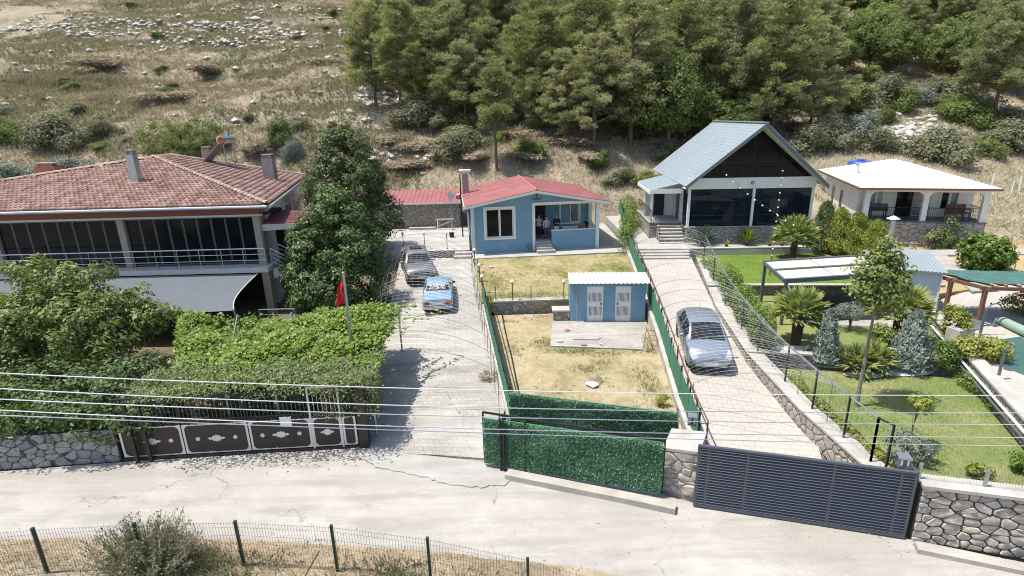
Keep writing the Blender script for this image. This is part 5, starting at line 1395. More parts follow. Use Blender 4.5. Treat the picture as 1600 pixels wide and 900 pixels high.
# upper yard: thin posts on the retaining wall
yl = [W(775, 470, 1.22), W(830, 468, 1.22), W(889, 466, 1.22)]
mesh_fence('yard_fence', 'thin posts with wires on the retaining wall between the yards', yl, .75, M['black'], M['wire'], .02, .3, (.35,.7), .003)
# ---- arched wire trellises over the drives
def trellis(name, label, Ls, Rs, rise, n_hoop, seed, wr=.0028, across=.42, nl=17, mat='wire_w'):
    t = thing(name, label, 'trellis', Ls[0])
    def on(path, s):
        p = [Vector(q) for q in path]; x = s*(len(p)-1); i = min(int(x), len(p)-2); return p[i].lerp(p[i+1], x-i)
    def pt(s, a):
        l = on(Ls, s); r_ = on(Rs, s); q = l.lerp(r_, a); q.z += rise*(1-(2*a-1)**2)**.8 if 0 < a < 1 else 0; return q
    for i in range(n_hoop):
        s_ = i/(n_hoop-1); m = MB(); m.tube([pt(s_, a) for a in np.linspace(0, 1, 19)], .009, 5); m.build('hoop', M['wire'], t, world=True)
        for a in (0, 1):
            q = pt(s_, a); m = MB(); m.tube([q, q-Vector((0,0,1.6))], .014, 5); m.build('hoop_leg', M['wire'], t, world=True)
    m = MB()
    for k in range(1, nl): m.tube([pt(s_, k/nl) for s_ in np.linspace(0, 1, 25)], wr, 3, False)
    tot = (on(Ls, 1)-on(Ls, 0)).length; nn = int(tot/across)
    for k in range(nn): m.tube([pt(k/nn, a) for a in np.linspace(0, 1, 15)], wr*.85, 3, False)
    m.build('wire_mesh', M[mat], t, world=True, kind='stuff')
trellis('wire_arch', 'arched wire mesh trellis spanning the left drive above the blue car', [(-5.9, 19.2, 2.2), (-6.9, 28, 2.75), (-7.6, 36, 3.3)], [tuple(P(778, 585, 1.95)), tuple(P(750, 460, 2.55)), tuple(P(736, 398, 3.0))], .75, 12, 1)
trellis('wire_arch', 'arched wire mesh trellis spanning the paved drive above the silver car', [tuple(Vector(f2a[k])+Vector((.1,0,1.35))) for k in (1,3,5,8)], [tuple(kr[k]+Vector((0,0,1.5))) for k in (1,3,5,8)], .55, 13, 2)
# ---- overhead cables
CX = [-250, 0, 400, 740, 1120, 1600, 1850]
for k, ys_ in enumerate(([570, 582, 600, 609.5, 615.5, 617.5, 617], [592, 606, 627, 636, 643, 645, 644], [611, 623, 641, 651, 659, 663, 663], [627, 640, 660, 669, 678, 684, 684], [640, 648, 664, 678, 686, 697, 699])):
    co_ = np.polyfit(CX, ys_, 3); m = MB(); pts = []
    for x_ in np.linspace(-250, 1850, 60):
        pts.append(PY(x_, float(np.polyval(co_, x_)), 5.6 + 3.0*(x_+250)/2100))
    m.tube(pts, .0062, 6); o = m.build('power_cable', M['cable'], None, smooth=True)
    tag(o, ('topmost', 'second from the top', 'middle', 'fourth from the top', 'lowest')[k] + ' of the five pale overhead cables crossing above the road', 'cable', 'overhead power cables')
# ---- globe lamps
def lamp(px, py, z, gy, lab, r=.11):
    b = P(px, py, z); h = ht(b, gy)
    t = thing('globe_lamp', lab, 'lamp', b, 0, 'white globe lamps')
    m = MB(); m.tube([(0,0,-.1),(0,0,h-.12)], .025, 8); m.lathe([(.06,-.02),(.06,.03),(.03,.05)], 10); m.build('post', M['black'], t)
    m = MB(); m.lathe([(.05,h-.13),(.07,h-.09),(.05,h-.08)], 10); m.build('collar', M['black'], t)
    m = MB(); m.ball((0,0,h), r, 14); m.build('globe', M['globe'], t, smooth=True)
for a in ((631, 389, 1.95, 365, 'globe lamp on the patio wall nearest the dark tree'), (664, 388, 1.95, 364, 'globe lamp in the middle of the patio wall above the grey car'), (699, 388, 1.95, 364, 'globe lamp on the patio wall nearest the steps'),
          (742, 412, 1.5, 390, 'farthest globe lamp of the row at the blue house corner'), (747, 424, 1.42, 403, 'second farthest globe lamp along the left drive fence'), (750, 440, 1.3, 414, 'third globe lamp along the left drive fence'), (754, 458, 1.2, 432, 'nearest globe lamp of the row along the left drive fence'),
          (801, 469, 1.22, 440, 'globe lamp on the yard retaining wall far from the shed'), (881, 466, 1.22, 440, 'globe lamp on the yard retaining wall next to the shed'),
          (201, 640, .4, 582, 'globe lamp among the leaves above the left stone wall'), (541, 640, .3, 564, 'globe lamp among the vines near the flagpole'), (318, 640, .3, 608, 'globe lamp behind the middle of the ornamental gate')):
    lamp(*a)
# ---- flag
fb = PY(545, 500, 20.0)
t = thing('flagpole', 'steel flagpole with a hanging red flag beside the left drive', 'flagpole', (fb.x, 20.0, .2))
zt_ = PY(540, 428, 20.0).z - .2
m = MB(); m.tube([(0,0,0),(0,0,zt_)], [.06, .05], 10); m.ball((0,0,zt_+.03), .06, 10); m.build('pole', M['galv'], t, smooth=True)
def fl_(u, v):   # u 0..1 out from the pole, v 0..1 downward
    z = zt_ - .12 - v*1.0 - u*.35*(1-.4*v)
    x = -.06 - .36*u*(.45+.6*v) + .03*math.sin(v*9+u*4)
    y = -.10*math.sin(u*7+v*2.5)*(.3+u) + .02*math.sin(v*14)
    return Vector((x, y, z))
m = MB(); n = 16; vs_ = [fl_(i/n, j/n) for j in range(n+1) for i in range(n+1)]
f_ = [(j*(n+1)+i, j*(n+1)+i+1, (j+1)*(n+1)+i+1, (j+1)*(n+1)+i) for j in range(n) for i in range(n)]
m.add(vs_, f_); fg = m.build('flag', M['red'], t, smooth=True)
def crescent():
    o = []; 
    for a in np.linspace(.65, 2*PI-.65, 16): o.append((.36+.13*math.cos(a)*.75, .5+.2*math.sin(a)))
    for a in np.linspace(2*PI-.85, .85, 14): o.append((.385+.10*math.cos(a)*.75, .5+.16*math.sin(a)))
    return o
def star(): return [(.55+(.075 if k%2==0 else .03)*.75*math.cos(PI+k*PI/5), .5+(.11 if k%2==0 else .045)*math.sin(PI+k*PI/5)) for k in range(10)]
for nm, pts in (('crescent', crescent()), ('star', star())):
    m = MB()
    for off in (-.012, .012): m.add([fl_(u, v)+Vector((off*.5,off,0)) for u, v in pts], [tuple(range(len(pts)))])
    m.build(nm, M['white'], fg)
# ---- grey carport with cream roof panels
zc = 3.45
c0, c1 = P(1193, 410, zc), P(1226, 439, zc); ex_ = (P(1310, 403, zc)-c0).normalized(); Lc = 7.6
t = thing('carport', 'grey steel canopy with cream roof panels on the garden terrace', 'canopy', (c1.x, c1.y, 1.3))
c0b, c1b = c0+ex_*Lc, c1+ex_*Lc
for k in range(3):
    u = k/2; a = c0.lerp(c1, u); b = c0b.lerp(c1b, u); m = MB(); m.beam(a, b, .14, .2); m.build('beam', M['greymetal'], t, world=True)
m = MB(); m.beam(c0, c1, .1, .16); m.build('end_beam', M['greymetal'], t, world=True); m = MB(); m.beam(c0b, c1b, .1, .16); m.build('end_beam', M['greymetal'], t, world=True)
for k in range(2):
    for s_ in range(3):
        a = c0.lerp(c1, k/2+.03); b = c0.lerp(c1, k/2+.47); u0_, u1_ = s_/3+.004, (s_+1)/3-.004
        m = MB(); m.plate([a+ex_*Lc*u0_, a+ex_*Lc*u1_, b+ex_*Lc*u1_, b+ex_*Lc*u0_], .04); m.build('roof_panel', M['cream'], t, world=True)
for q in (c0+ex_*.1, c1+ex_*.1, c1b-ex_*.1, c0b-ex_*.1):
    m = MB(); m.box(q.x-.06, q.y-.06, 1.25, q.x+.06, q.y+.06, zc-.1); m.build('post', M['greymetal'], t, world=True)
o = MB(); o.slab([P(1262, 506, 1.33), P(1400, 512, 1.33), P(1400, 470, 1.33), P(1236, 468, 1.33)], .04); oo = o.build('terrace_paving', M['slab'], kind='structure')
bq = P(1262, 500, 1.33); t = thing('grey_bench', 'long grey upholstered bench under the cream roofed canopy', 'bench', bq, R(-4))
m = MB(); m.box(0,0,.02,3.6,.75,.42); m.build('seat', M['anth'], t); m = MB(); m.box(0,.76,.0,3.6,1.0,1.0); m.build('backrest', M['anth_shade'], t); m = MB(); m.box(-.25,0,.0,-.01,1.0,.65); m.build('armrest', M['anth'], t)  # backrest takes the shaded copy of the seat colour
# ---- outdoor kitchen hut with flue
h0 = P(1411, 494, 1.3); h1 = P(1457, 498, 1.3); A_, rz_, Lk = frame(h0, h1)
t = thing('kitchen_hut', 'small hut with grey metal roof and pale side at the end of the canopy', 'hut', A_, rz_)
m = MB(); m.box(0,0,-.1,Lk,.06,2.25); m.build('pale_wall', plain('pale_blue_panel', (.42,.47,.52), .5, var=.06), t)
for x_ in (-.03, Lk-.03):
    m = MB(); m.box(x_,-.04,-.1,x_+.07,-.002,2.3); m.build('corner_post', M['white'], t)
m = MB(); m.box(-.9,2.5,-.1,Lk,2.56,2.3); m.build('rear_wall', M['greymetal'], t); m = MB(); m.box(-.02,.06,-.1,.04,2.5,2.28); m.build('dark_wall', M['anth_shade'], t); m = MB(); m.box(Lk-.06,.06,-.1,Lk,2.5,2.28); m.build('side_wall', M['greymetal'], t)  # left side of the hut painted in the shaded anthracite copy
m = MB(); m.box(-.06,.5,1.6,-.022,.9,1.95); m.build('fuse_box', M['offwhite'], t)
m = MB(); rp = [(-.15,-.2,2.35),(Lk+.15,-.2,2.3),(Lk+.15,2.8,2.62),(-.15,2.8,2.72)]; ribbed(m, *rp, 10, .03, .03, .08); m.build('roof', M['greyroof'], t)
m = MB(); ribbed(m, (-1.5,.1,2.2), (-.16,-.2,2.34), (-.16,2.8,2.71), (-1.5,2.8,2.5), 8, .03, .03, .07); m.build('side_roof', M['greyroof'], t)
fq = PY(1385, 402, P(1385, 470, 1.3).y+1.2); t2 = thing('flue_pipe', 'tall galvanised flue pipe with conical cap rising over the hut', 'flue', (fq.x, fq.y, 1.3))
hfl = PY(1385, 345, fq.y).z-1.3
m = MB(); m.tube([(0,0,0),(0,0,hfl)], .125, 14); m.build('pipe', M['galv'], t2, smooth=True)
m = MB(); m.lathe([(.31,hfl+.1),(.29,hfl+.13),(.03,hfl+.26)], 16); m.build('cap', M['silver_trim'], t2, smooth=True)
m = MB(); 
for a in range(3): m.tube([(.1*math.cos(a*2.1),.1*math.sin(a*2.1),hfl-.02),(.1*math.cos(a*2.1),.1*math.sin(a*2.1),hfl+.12)], .012, 4)
m.build('cap_stay', M['galv'], t2)
# ---- brown timber pergola with green net
zp = 3.32; q0 = P(1474, 496, 1.5); q1 = P(1526, 512, 1.5); dX = Vector((4.6,-.9,0)); dY = (q0-q1); dY.z = 0
ce = [q1, q1+dX, q1+dX+dY*2.0, q1+dY*2.0]
t = thing('timber_pergola', 'brown timber pergola covered with green shade net', 'pergola', (q1.x, q1.y, 1.5))
for q in (q1, q0, q1+dX*.42+Vector((0,.15,0)), q1+dX, q1+dX+dY, q1+dX+dY*2, q1+dY*2):
    m = MB(); m.box(q.x-.07, q.y-.07, 1.4, q.x+.07, q.y+.07, zp-.08); m.build('post', M['wood'], t, world=True)
up_ = Vector((0,0,1))
for a, b in ((ce[0],ce[1]),(ce[3],ce[2]),(ce[0],ce[3]),(ce[1],ce[2]),(ce[0].lerp(ce[3],.5),ce[1].lerp(ce[2],.5))):
    a = Vector((a.x,a.y,zp)); b = Vector((b.x,b.y,zp)); d_ = (b-a).normalized()*.2; m = MB(); m.beam(a-d_, b+d_, .09, .15); m.build('beam', M['wood'], t, world=True)
for k in range(9):
    a = ce[0].lerp(ce[1], (k+.5)/9); b = ce[3].lerp(ce[2], (k+.5)/9); m = MB(); m.beam((a.x,a.y,zp+.12), (b.x,b.y,zp+.12), .05, .08); m.build('rafter', M['wood'], t, world=True)
m = MB(); n = 14; vs_ = []
for j in range(n+1):
    for i in range(n+1):
        a = ce[0].lerp(ce[1], .03+.94*i/n); b = ce[3].lerp(ce[2], .03+.94*i/n); q = a.lerp(b, .05+.9*j/n); vs_.append((q.x, q.y, zp+.18+.015*math.sin(i*2.1+j)-.03*abs(math.sin(j*PI/7))))
m.add(vs_, [(j*(n+1)+i, j*(n+1)+i+1, (j+1)*(n+1)+i+1, (j+1)*(n+1)+i) for j in range(n) for i in range(n)]); m.build('shade_net', M['netgreen'], t, world=True, smooth=True)
# ---- covered pool
pc = [P(1527, 512, 1.53), P(1562, 570, 1.53), P(1760, 650, 1.53), P(1800, 560, 1.53), P(1580, 505, 1.53)]
m = MB(); m.slab(pc, .1); o = m.build('pool_cover', M['poolcover']); tag(o, 'green cover stretched over the pool at the right edge', 'pool cover')
t = thing('cover_roller', 'rolled green tarpaulin on a reel at the far side of the pool', 'roller', P(1556, 505, 1.53))
m = MB(); m.tube([P(1563, 500, 1.75), P(1660, 545, 1.75)], .2, 14); m.build('roll', plain('pale_green_tarp', (.24,.34,.27), .5, var=.15), t, world=True, smooth=True)
m = MB(); q = P(1560, 500, 1.85); m.tube([q+Vector((-.25,0,-.3)), q+Vector((-.1,0,.1))], .05, 6); m.build('stand', M['galv'], t, world=True)
sp = P(1531, 524, 1.53); t = thing('pool_shower', 'grey curved steel shower post beside the covered pool', 'shower', sp)
m = MB(); m.tube([(0,0,0),(0,0,1.0)], .05, 8); m.tube([(0,0,1.0)]+[(.35-.35*math.cos(a),0,1.0+.42*math.sin(a)) for a in np.linspace(0.1, PI*.8, 9)], .025, 6); m.build('pipe', M['greymetal'], t, smooth=True)
for px, py, tp_, lab in ((1560, 588, 547, 'blue grey bollard post on the pool wall nearest the camera'), (1461, 503, 471, 'dark bollard post on the pool wall near the hut')):
    b = P(px, py, 1.62); m = MB(); h = ht(b, tp_); m.tube([(0,0,0),(0,0,h)], .05, 8); m.lathe([(.065,h),(.065,h+.03)], 8); o = m.build('post', M['greymetal'], None); o.location = b; tag(o, lab, 'post')
m = MB(); m.lathe([(.16,0),(.16,.012),(.12,.014)], 16); o = m.build('drain_cover', M['greymetal']); o.location = P(1576, 577, 1.512); tag(o, 'round dark drain cover in the pool paving', 'drain')
for px, py, lab, s_ in ((1497, 532, 'pale concrete block planter beside the pool wall', .45), (1513, 516, 'grey stacked crate behind the yellow shrubs', .35)):
    t = thing('concrete_block', lab, 'block', P(px, py, 1.5), .3)
    m = MB(); m.box(-s_,-s_*.6,0,s_,s_*.6,s_*1.3); m.build('block', M['coping'] if s_ > .4 else M['galv'], t); m = MB(); m.box(-s_*.8,-s_*.45,s_*1.302,s_*.8,s_*.45,s_*1.36); m.build('top', M['kerb'] if s_ > .4 else M['galv'], t)
for k, off in enumerate((0, .16)):
    m = MB(); m.tube([Vector(W(1452, 492, 1.45))+Vector((-.34-off*.3,0,-off)), Vector(W(1524, 572, 1.42))+Vector((-.34-off*.3,0,-off)), Vector(W(1632, 690, 1.40))+Vector((-.34-off*.3,0,-off)), Vector(W(1800, 845, 1.36))+Vector((-.34-off*.3,0,-off))], .045, 8)
    o = m.build('pipe', M['globe'] if k == 0 else M['greymetal'], None, smooth=True); tag(o, ('white pipe running along the top of the pool wall', 'grey pipe running below the white one along the pool wall')[k], 'pipe')
t = thing('garden_hoops', 'three thin pale garden hoops among the yellow green conifers', 'garden hoops', P(1328, 402, 1.85))
for k, (x0, r_, h_) in enumerate(((-.45,.28,1.5),(.0,.3,1.3),(.4,.26,1.45))):
    m = MB(); m.tube([(x0-r_,k*.1,0),(x0-r_,k*.1,h_)]+[(x0-r_*math.cos(a),k*.1,h_+r_*math.sin(a)) for a in np.linspace(0.2, PI-.2, 9)]+[(x0+r_,k*.1,h_),(x0+r_,k*.1,0)], .018, 5); m.build('hoop', M['wire_w'], t)
# string lights at the cottage
t = thing('string_lights', 'string of white bulbs slanting across the cottage front', 'string lights', P(1240, 390, 2.2))
for nm, a, b in (('left', PY(1130, 267, 36.3), PY(1244, 352, 33.0)), ('right', PY(1224, 258, 36.3), PY(1206, 402, 30.5))):
    m = MB(); pts = [a.lerp(b, u)-Vector((0,0,.25*math.sin(PI*u))) for u in np.linspace(0, 1, 12)]; m.tube(pts, .008, 4); w_ = m.build('light_cable', M['black'], t, world=True)
    bb = None
    for u in np.linspace(.05, .97, 10 if nm == 'left' else 13):
        q = a.lerp(b, u)-Vector((0,0,.25*math.sin(PI*u)+.07)); m = MB(); m.ball(q, .055, 8); m.build('bulb', M['globe'], w_, world=True, smooth=True)
lp0 = PY(1206, 402, 30.5)
t = thing('light_pole', 'slim dark pole carrying the string lights on the upper lawn', 'pole', (lp0.x, lp0.y, 1.8))
m = MB(); m.tube([(0,0,0),(0,0,lp0.z-1.8+.1)], .03, 6); m.build('pole', M['black'], t)
# ------------------------------------------------------------------ cars
def hermite(xs_, ys_, x):
    """monotone cubic through the stations"""
    xs_ = np.array(xs_); ys_ = np.array(ys_, float); d = np.diff(ys_)/np.diff(xs_); m_ = np.zeros(len(xs_))
    m_[0] = d[0]; m_[-1] = d[-1]
    for i in range(1, len(xs_)-1): m_[i] = 0 if d[i-1]*d[i] <= 0 else 2*d[i-1]*d[i]/(d[i-1]+d[i])
    i = int(np.clip(np.searchsorted(xs_, x)-1, 0, len(xs_)-2)); h = xs_[i+1]-xs_[i]; t = (x-xs_[i])/h
    return (2*t**3-3*t**2+1)*ys_[i]+(t**3-2*t**2+t)*h*m_[i]+(-2*t**3+3*t**2)*ys_[i+1]+(t**3-t**2)*h*m_[i+1]
def car(name, label, loc, heading, pitch, S, paintm, regions, wheels, wr=.31, boxy=False, extra=None):
    """S rows: x, zlow, wlow, zbelt, wbelt, ztop, wtop (rear to front). regions(x,v,side)->part name"""
    t = thing(name, label, 'car', loc, heading); t.rotation_euler = (0, pitch, heading)
    S = np.array(S); X = np.unique(np.concatenate([np.linspace(S[i,0], S[i+1,0], 6) for i in range(len(S)-1)]))
    rings = []
    for x in X:
        zl, wl, zb, wb, zt_, wt = [float(hermite(S[:,0], S[:,k], x)) for k in range(1,7)]
        zm = zl+(zb-zl)*.55
        hp = [(wl*.9, zl), (wl, zl+.05), (max(wl,wb)*1.005, zl+(zb-zl)*.3), (wb*1.015, zm), (wb*1.01, zl+(zb-zl)*.8), (wb, zb)]
        cab = zt_-zb
        for u in (.08, .36, .64, .92): hp.append((wb+(wt-wb)*u - (.02*math.sin(PI*u) if boxy else -.025*math.sin(PI*u)), zb+cab*u*.985))
        k = .03 if boxy else .05
        hp += [(wt*.93, zt_-.004), (wt*.86, zt_+k*.15), (wt*.55, zt_+k*.7), (0, zt_+k)]
        rings.append(hp)
    nv = len(rings[0]); parts = {}
    for s_ in (1, -1):
        for i in range(len(X)-1):
            xm = (X[i]+X[i+1])/2
            for j in range(nv-1):
                nm = regions(xm, j, s_) or 'body'
                q = [(X[i], s_*rings[i][j][0], rings[i][j][1]), (X[i+1], s_*rings[i+1][j][0], rings[i+1][j][1]), (X[i+1], s_*rings[i+1][j+1][0], rings[i+1][j+1][1]), (X[i], s_*rings[i][j+1][0], rings[i][j+1][1])]
                parts.setdefault(nm, []).append(q if s_ < 0 else q[::-1])
    for e in (0, -1):
        r_ = rings[e]; parts['body'].append([(X[e], a, z) for a, z in r_] + [(X[e], -a, z) for a, z in reversed(r_[:-1])])
    body = None
    for nm in ['body'] + [k for k in parts if k != 'body']:
        vs_ = {}; lst = []; fs = []
        for q in parts[nm]:
            idx = []
            for p in q:
                k_ = tuple(round(c, 4) for c in p)
                if k_ not in vs_: vs_[k_] = len(lst); lst.append(p)
                idx.append(vs_[k_])
            idx = [a for n_, a in enumerate(idx) if a not in idx[:n_]]
            if len(idx) > 2: fs.append(tuple(idx))
        m = MB(); m.add(lst, fs)
        mt = {'body': paintm, 'bumper': M['rubber'], 'grille': M['rubber'], 'headlight': M['lamp_glass'], 'taillight': M['lamp_red'], 'skirt': M['rubber']}.get(nm.split('.')[0], M['glass_c'])
        o = m.build(nm.split('.')[0], mt, t, smooth=True, angle=35)
        if nm == 'body': body = o
    for x_ in wheels:
        for s_ in (1, -1):
            wl = float(hermite(S[:,0], S[:,4], x_))
            m = MB(); y_ = s_*(wl-.105)
            m.lathe([(wr*.62,-.1),(wr*.93,-.1),(wr,-.06),(wr,.06),(wr*.93,.1),(wr*.62,.1)], 20, (x_, y_+s_*.015, wr), 'Y'); ty = m.build('wheel', M['tyre'], t, smooth=True)
            m = MB(); m.lathe([(wr*.6,-.02),(wr*.63,.09),(wr*.55,.095),(wr*.5,.07),(wr*.14,.075),(wr*.1,.1),(.01,.1)], 20, (x_, y_+s_*.015, wr), 'Y') if s_ > 0 else m.lathe([(wr*.6,.02),(wr*.63,-.09),(wr*.55,-.095),(wr*.5,-.07),(wr*.14,-.075),(wr*.1,-.1),(.01,-.1)], 20, (x_, y_+s_*.015, wr), 'Y')
            m.build('rim', M['steel'], ty, smooth=True)
            m = MB(); pts = [(x_+(wr+.06)*math.cos(a), s_*(wl+.004), wr+(wr+.06)*math.sin(a)) for a in np.linspace(-.25, PI+.25, 17)]
            cen = (x_, s_*(wl-.01), wr); m.add(pts+[cen], [(k, k+1, len(pts)) for k in range(len(pts)-1)]); m.build('wheel_arch', M['rubber'], t)
    def seam(x, j0, j1):
        i = int(np.argmin(abs(X-x)))
        for s_ in (1, -1):
            m = MB(); m.tube([(X[i], s_*(rings[i][j][0]+.001), rings[i][j][1]) for j in range(j0, j1+1)], .006, 4); m.build('door_seam', M['rubber'], t)
    xb = [S[k,0] for k in range(len(S))]
    for x_ in ((-1.0, -.28, .62) if not boxy else (-.74, -.13, .66)): seam(x_, 1, 5)
    for s_ in (1, -1):
        ii = [i for i in range(len(X)) if -1.3 < X[i] < .75]
        m = MB(); m.tube([(X[i], s_*(rings[i][5][0]+.002), rings[i][5][1]) for i in ii], .01, 4); m.build('window_trim', M['rubber'], t)
        ii = [i for i in range(len(X)) if -1.9 < X[i] < 1.8]
        m = MB(); m.tube([(X[i], s_*(rings[i][3][0]+.002), rings[i][3][1]) for i in ii], .012, 4); m.build('side_trim', M['rubber'] if boxy else paintm, t)
        for hx in (-.75, .0): 
            i = int(np.argmin(abs(X-hx))); m = MB(); m.box(X[i]-.08, s_*(rings[i][4][0])-.012, rings[i][4][1]-.015, X[i]+.08, s_*(rings[i][4][0])+.022*s_+.006, rings[i][4][1]+.015); m.build('door_handle', M['rubber'] if boxy else paintm, t)
    i = int(np.argmin(abs(X-(xb[-5]+.02)))); m = MB(); m.tube([(X[i], a_, z_+.002) for a_, z_ in rings[i][8:]] + [(X[i], -a_, z_+.002) for a_, z_ in reversed(rings[i][8:-1])], .007, 4); m.build('bonnet_seam', M['rubber'], t)
    def box(nm, mat, a, b, parent=None):
        m = MB(); m.box(*a, *b); return m.build(nm, mat, parent or t)
    if extra: extra(t, box)
    return t
def mirrors(t, x, y, z, mat, box):
    for s_ in (1, -1):
        m = MB(); m.ball((x, s_*(y+.1), z), .1, 10, (.6,1.1,.7)); m.tube([(x, s_*(y-.02), z-.04), (x, s_*(y+.05), z-.02)], .02, 6); m.build('mirror', mat, t, smooth=True)
# silver hatchback, nose toward the camera
fr0 = P(1110, 586, .74); re0 = P(1080, 503, 1.16); hd = Vector((fr0.x-re0.x, fr0.y-re0.y, 0)); h_ = math.atan2(hd.y, hd.x); hd.normalize()
Sh = [(-2.13,.34,.66,.62,.72,.80,.60), (-2.09,.26,.80,.80,.80,.98,.66), (-1.92,.22,.86,.92,.855,1.10,.69), (-1.45,.2,.875,.95,.875,1.37,.60), (-.8,.2,.88,.95,.885,1.455,.62), (-.1,.2,.885,.94,.885,1.46,.635), (.3,.2,.885,.93,.885,1.42,.635), (1.12,.2,.88,.90,.87,.985,.74), (1.6,.2,.875,.83,.855,.93,.72), (1.93,.22,.85,.68,.82,.80,.66), (2.08,.25,.76,.55,.72,.66,.52), (2.14,.3,.62,.48,.6,.58,.42)]
def rg_h(x, j, s_):
    if .36 < x < 1.06 and j >= 10: return 'windscreen'
    if -1.86 < x < -1.5 and j >= 10: return 'rear_window'
    if -1.25 < x < -.32 and 6 <= j <= 8: return 'side_window.r%d' % s_
    if -.24 < x < .72 and 6 <= j <= 8: return 'side_window.f%d' % s_
    if 1.72 < x < 2.07 and j in (5,6,7,8,9): return 'headlight.%d' % s_
    if x > 1.98 and j in (2,): return 'grille.%d' % s_
    if x > 1.75 and j in (0,): return 'skirt'
    if x < -1.97 and j in (4,5,6,7,8): return 'taillight.%d' % s_
def ex_h(t, box):
    mirrors(t, .62, .88, .98, M['car_silver'], box)
    for yy in (-1, 1):
        box('fog_lamp', M['lamp_glass'], (2.03, yy*.55-.07, .36), (2.09, yy*.55+.07, .44))
    box('plate', M['plate'], (2.145, -.26, .36), (2.158, .26, .47)); box('air_intake', M['rubber'], (2.06, -.5, .27), (2.135, .5, .345)); box('upper_grille', M['rubber'], (2.08, -.42, .545), (2.13, .42, .585))
    m = MB()
    for k in range(2): m.tube([(2.14,-.14,.60+.05*k),(2.15,0,.655+.05*k),(2.14,.14,.60+.05*k)], .014, 5)
    m.build('chevron_badge', M['steel'], t)
    m = MB(); m.tube([(-1.0,0,1.5),(-1.25,0,1.72)], .008, 5); m.build('aerial', M['black'], t)
    for k, s_ in enumerate((.25,-.35)):
        m = MB(); m.tube([(1.1, s_, 1.02), (.95, s_+.55, 1.10)], .012, 4); m.build('wiper', M['black'], t)
car('hatchback_car', 'silver blue hatchback car parked nose forward on the paved drive', Vector((fr0.x, fr0.y, .0))-hd*2.13 + Vector((0,0,.93)), h_, R(3.2), Sh, M['car_silver'], rg_h, (-1.3, 1.31), .315, False, ex_h)
# grey crossover, nose toward the camera
fr0 = P(660, 446, 1.12); re0 = P(640, 398, 1.45); hd = Vector((fr0.x-re0.x, fr0.y-re0.y, 0)); h_ = math.atan2(hd.y, hd.x); hd.normalize()
Su = [(-2.22,.45,.7,.78,.76,.95,.62), (-2.15,.34,.84,.95,.85,1.12,.70), (-1.95,.28,.89,1.02,.90,1.22,.72), (-1.5,.26,.905,1.04,.91,1.50,.63), (-.8,.25,.91,1.04,.915,1.62,.65), (-.1,.25,.915,1.03,.915,1.64,.665), (.35,.25,.915,1.02,.915,1.58,.665), (1.05,.25,.91,1.0,.905,1.10,.78), (1.65,.26,.905,.96,.89,1.05,.76), (1.98,.28,.88,.86,.86,.98,.72), (2.15,.32,.82,.74,.80,.86,.62), (2.22,.38,.7,.66,.68,.74,.5)]
def rg_u(x, j, s_):
    if .42 < x < 1.0 and j >= 10: return 'windscreen'
    if -1.0 < x < .1 and j >= 12: return 'sunroof'
    if -1.85 < x < -1.55 and j >= 10: return 'rear_window'
    if -1.3 < x < -.38 and 6 <= j <= 8: return 'side_window.r%d' % s_
    if -.3 < x < .66 and 6 <= j <= 8: return 'side_window.f%d' % s_
    if 1.9 < x < 2.17 and j in (5,6,7): return 'headlight.%d' % s_
    if x > 2.02 and j in (2,3): return 'grille.%d' % s_
    if j in (0,1): return 'skirt'
    if x < -2.02 and j in (5,6,7): return 'taillight.%d' % s_
def ex_u(t, box):
    mirrors(t, .62, .91, 1.1, M['car_grey'], box)
    box('plate', M['plate'], (2.222, -.26, .48), (2.235, .26, .59)); box('upper_grille', M['rubber'], (2.17, -.45, .70), (2.215, .45, .82)); box('lower_grille', M['rubber'], (2.17, -.6, .36), (2.225, .6, .47))
    for s_ in (1,-1): m = MB(); m.tube([(-1.4,s_*.6,1.56),(-.2,s_*.64,1.69),(.2,s_*.63,1.64)], .018, 6); m.build('roof_rail', M['steel'], t)
car('crossover_car', 'grey crossover car parked by the dark trees facing the road', Vector((fr0.x, fr0.y, 0))-hd*2.2 + Vector((0,0,1.27)), h_, R(3.5), Su, M['car_grey'], rg_u, (-1.35, 1.36), .345, False, ex_u)
# old blue saloon, tail toward the camera
re0 = P(685, 494, .66); hd = (Vector((-7.0,38,0))*.45+Vector((-3.0,38,0))*.55) - Vector((re0.x*1.0, re0.y, 0)); hd.z = 0; h_ = math.atan2(hd.y, hd.x)+R(1.0); hd = Vector((math.cos(h_), math.sin(h_), 0))
Sb = [(-2.1,.42,.70,.72,.76,.86,.70), (-2.06,.33,.79,.82,.795,.96,.735), (-1.9,.28,.81,.88,.81,.985,.75), (-1.4,.24,.815,.90,.815,1.02,.755), (-1.22,.24,.815,.90,.815,1.05,.75), (-.72,.23,.815,.9,.815,1.38,.60), (-.3,.23,.815,.9,.815,1.43,.61), (.25,.23,.815,.9,.815,1.42,.61), (.9,.23,.815,.88,.81,1.0,.74), (1.5,.24,.81,.85,.805,.94,.74), (1.98,.28,.80,.80,.79,.90,.73), (2.08,.36,.74,.7,.74,.8,.68)]
def rg_b(x, j, s_):
    if -1.16 < x < -.78 and j >= 10: return 'rear_window'
    if .33 < x < .86 and j >= 10: return 'windscreen'
    if -.66 < x < -.16 and 6 <= j <= 8: return 'side_window.r%d' % s_
    if -.1 < x < .62 and 6 <= j <= 8: return 'side_window.f%d' % s_
    if j in (0,1): return 'skirt'
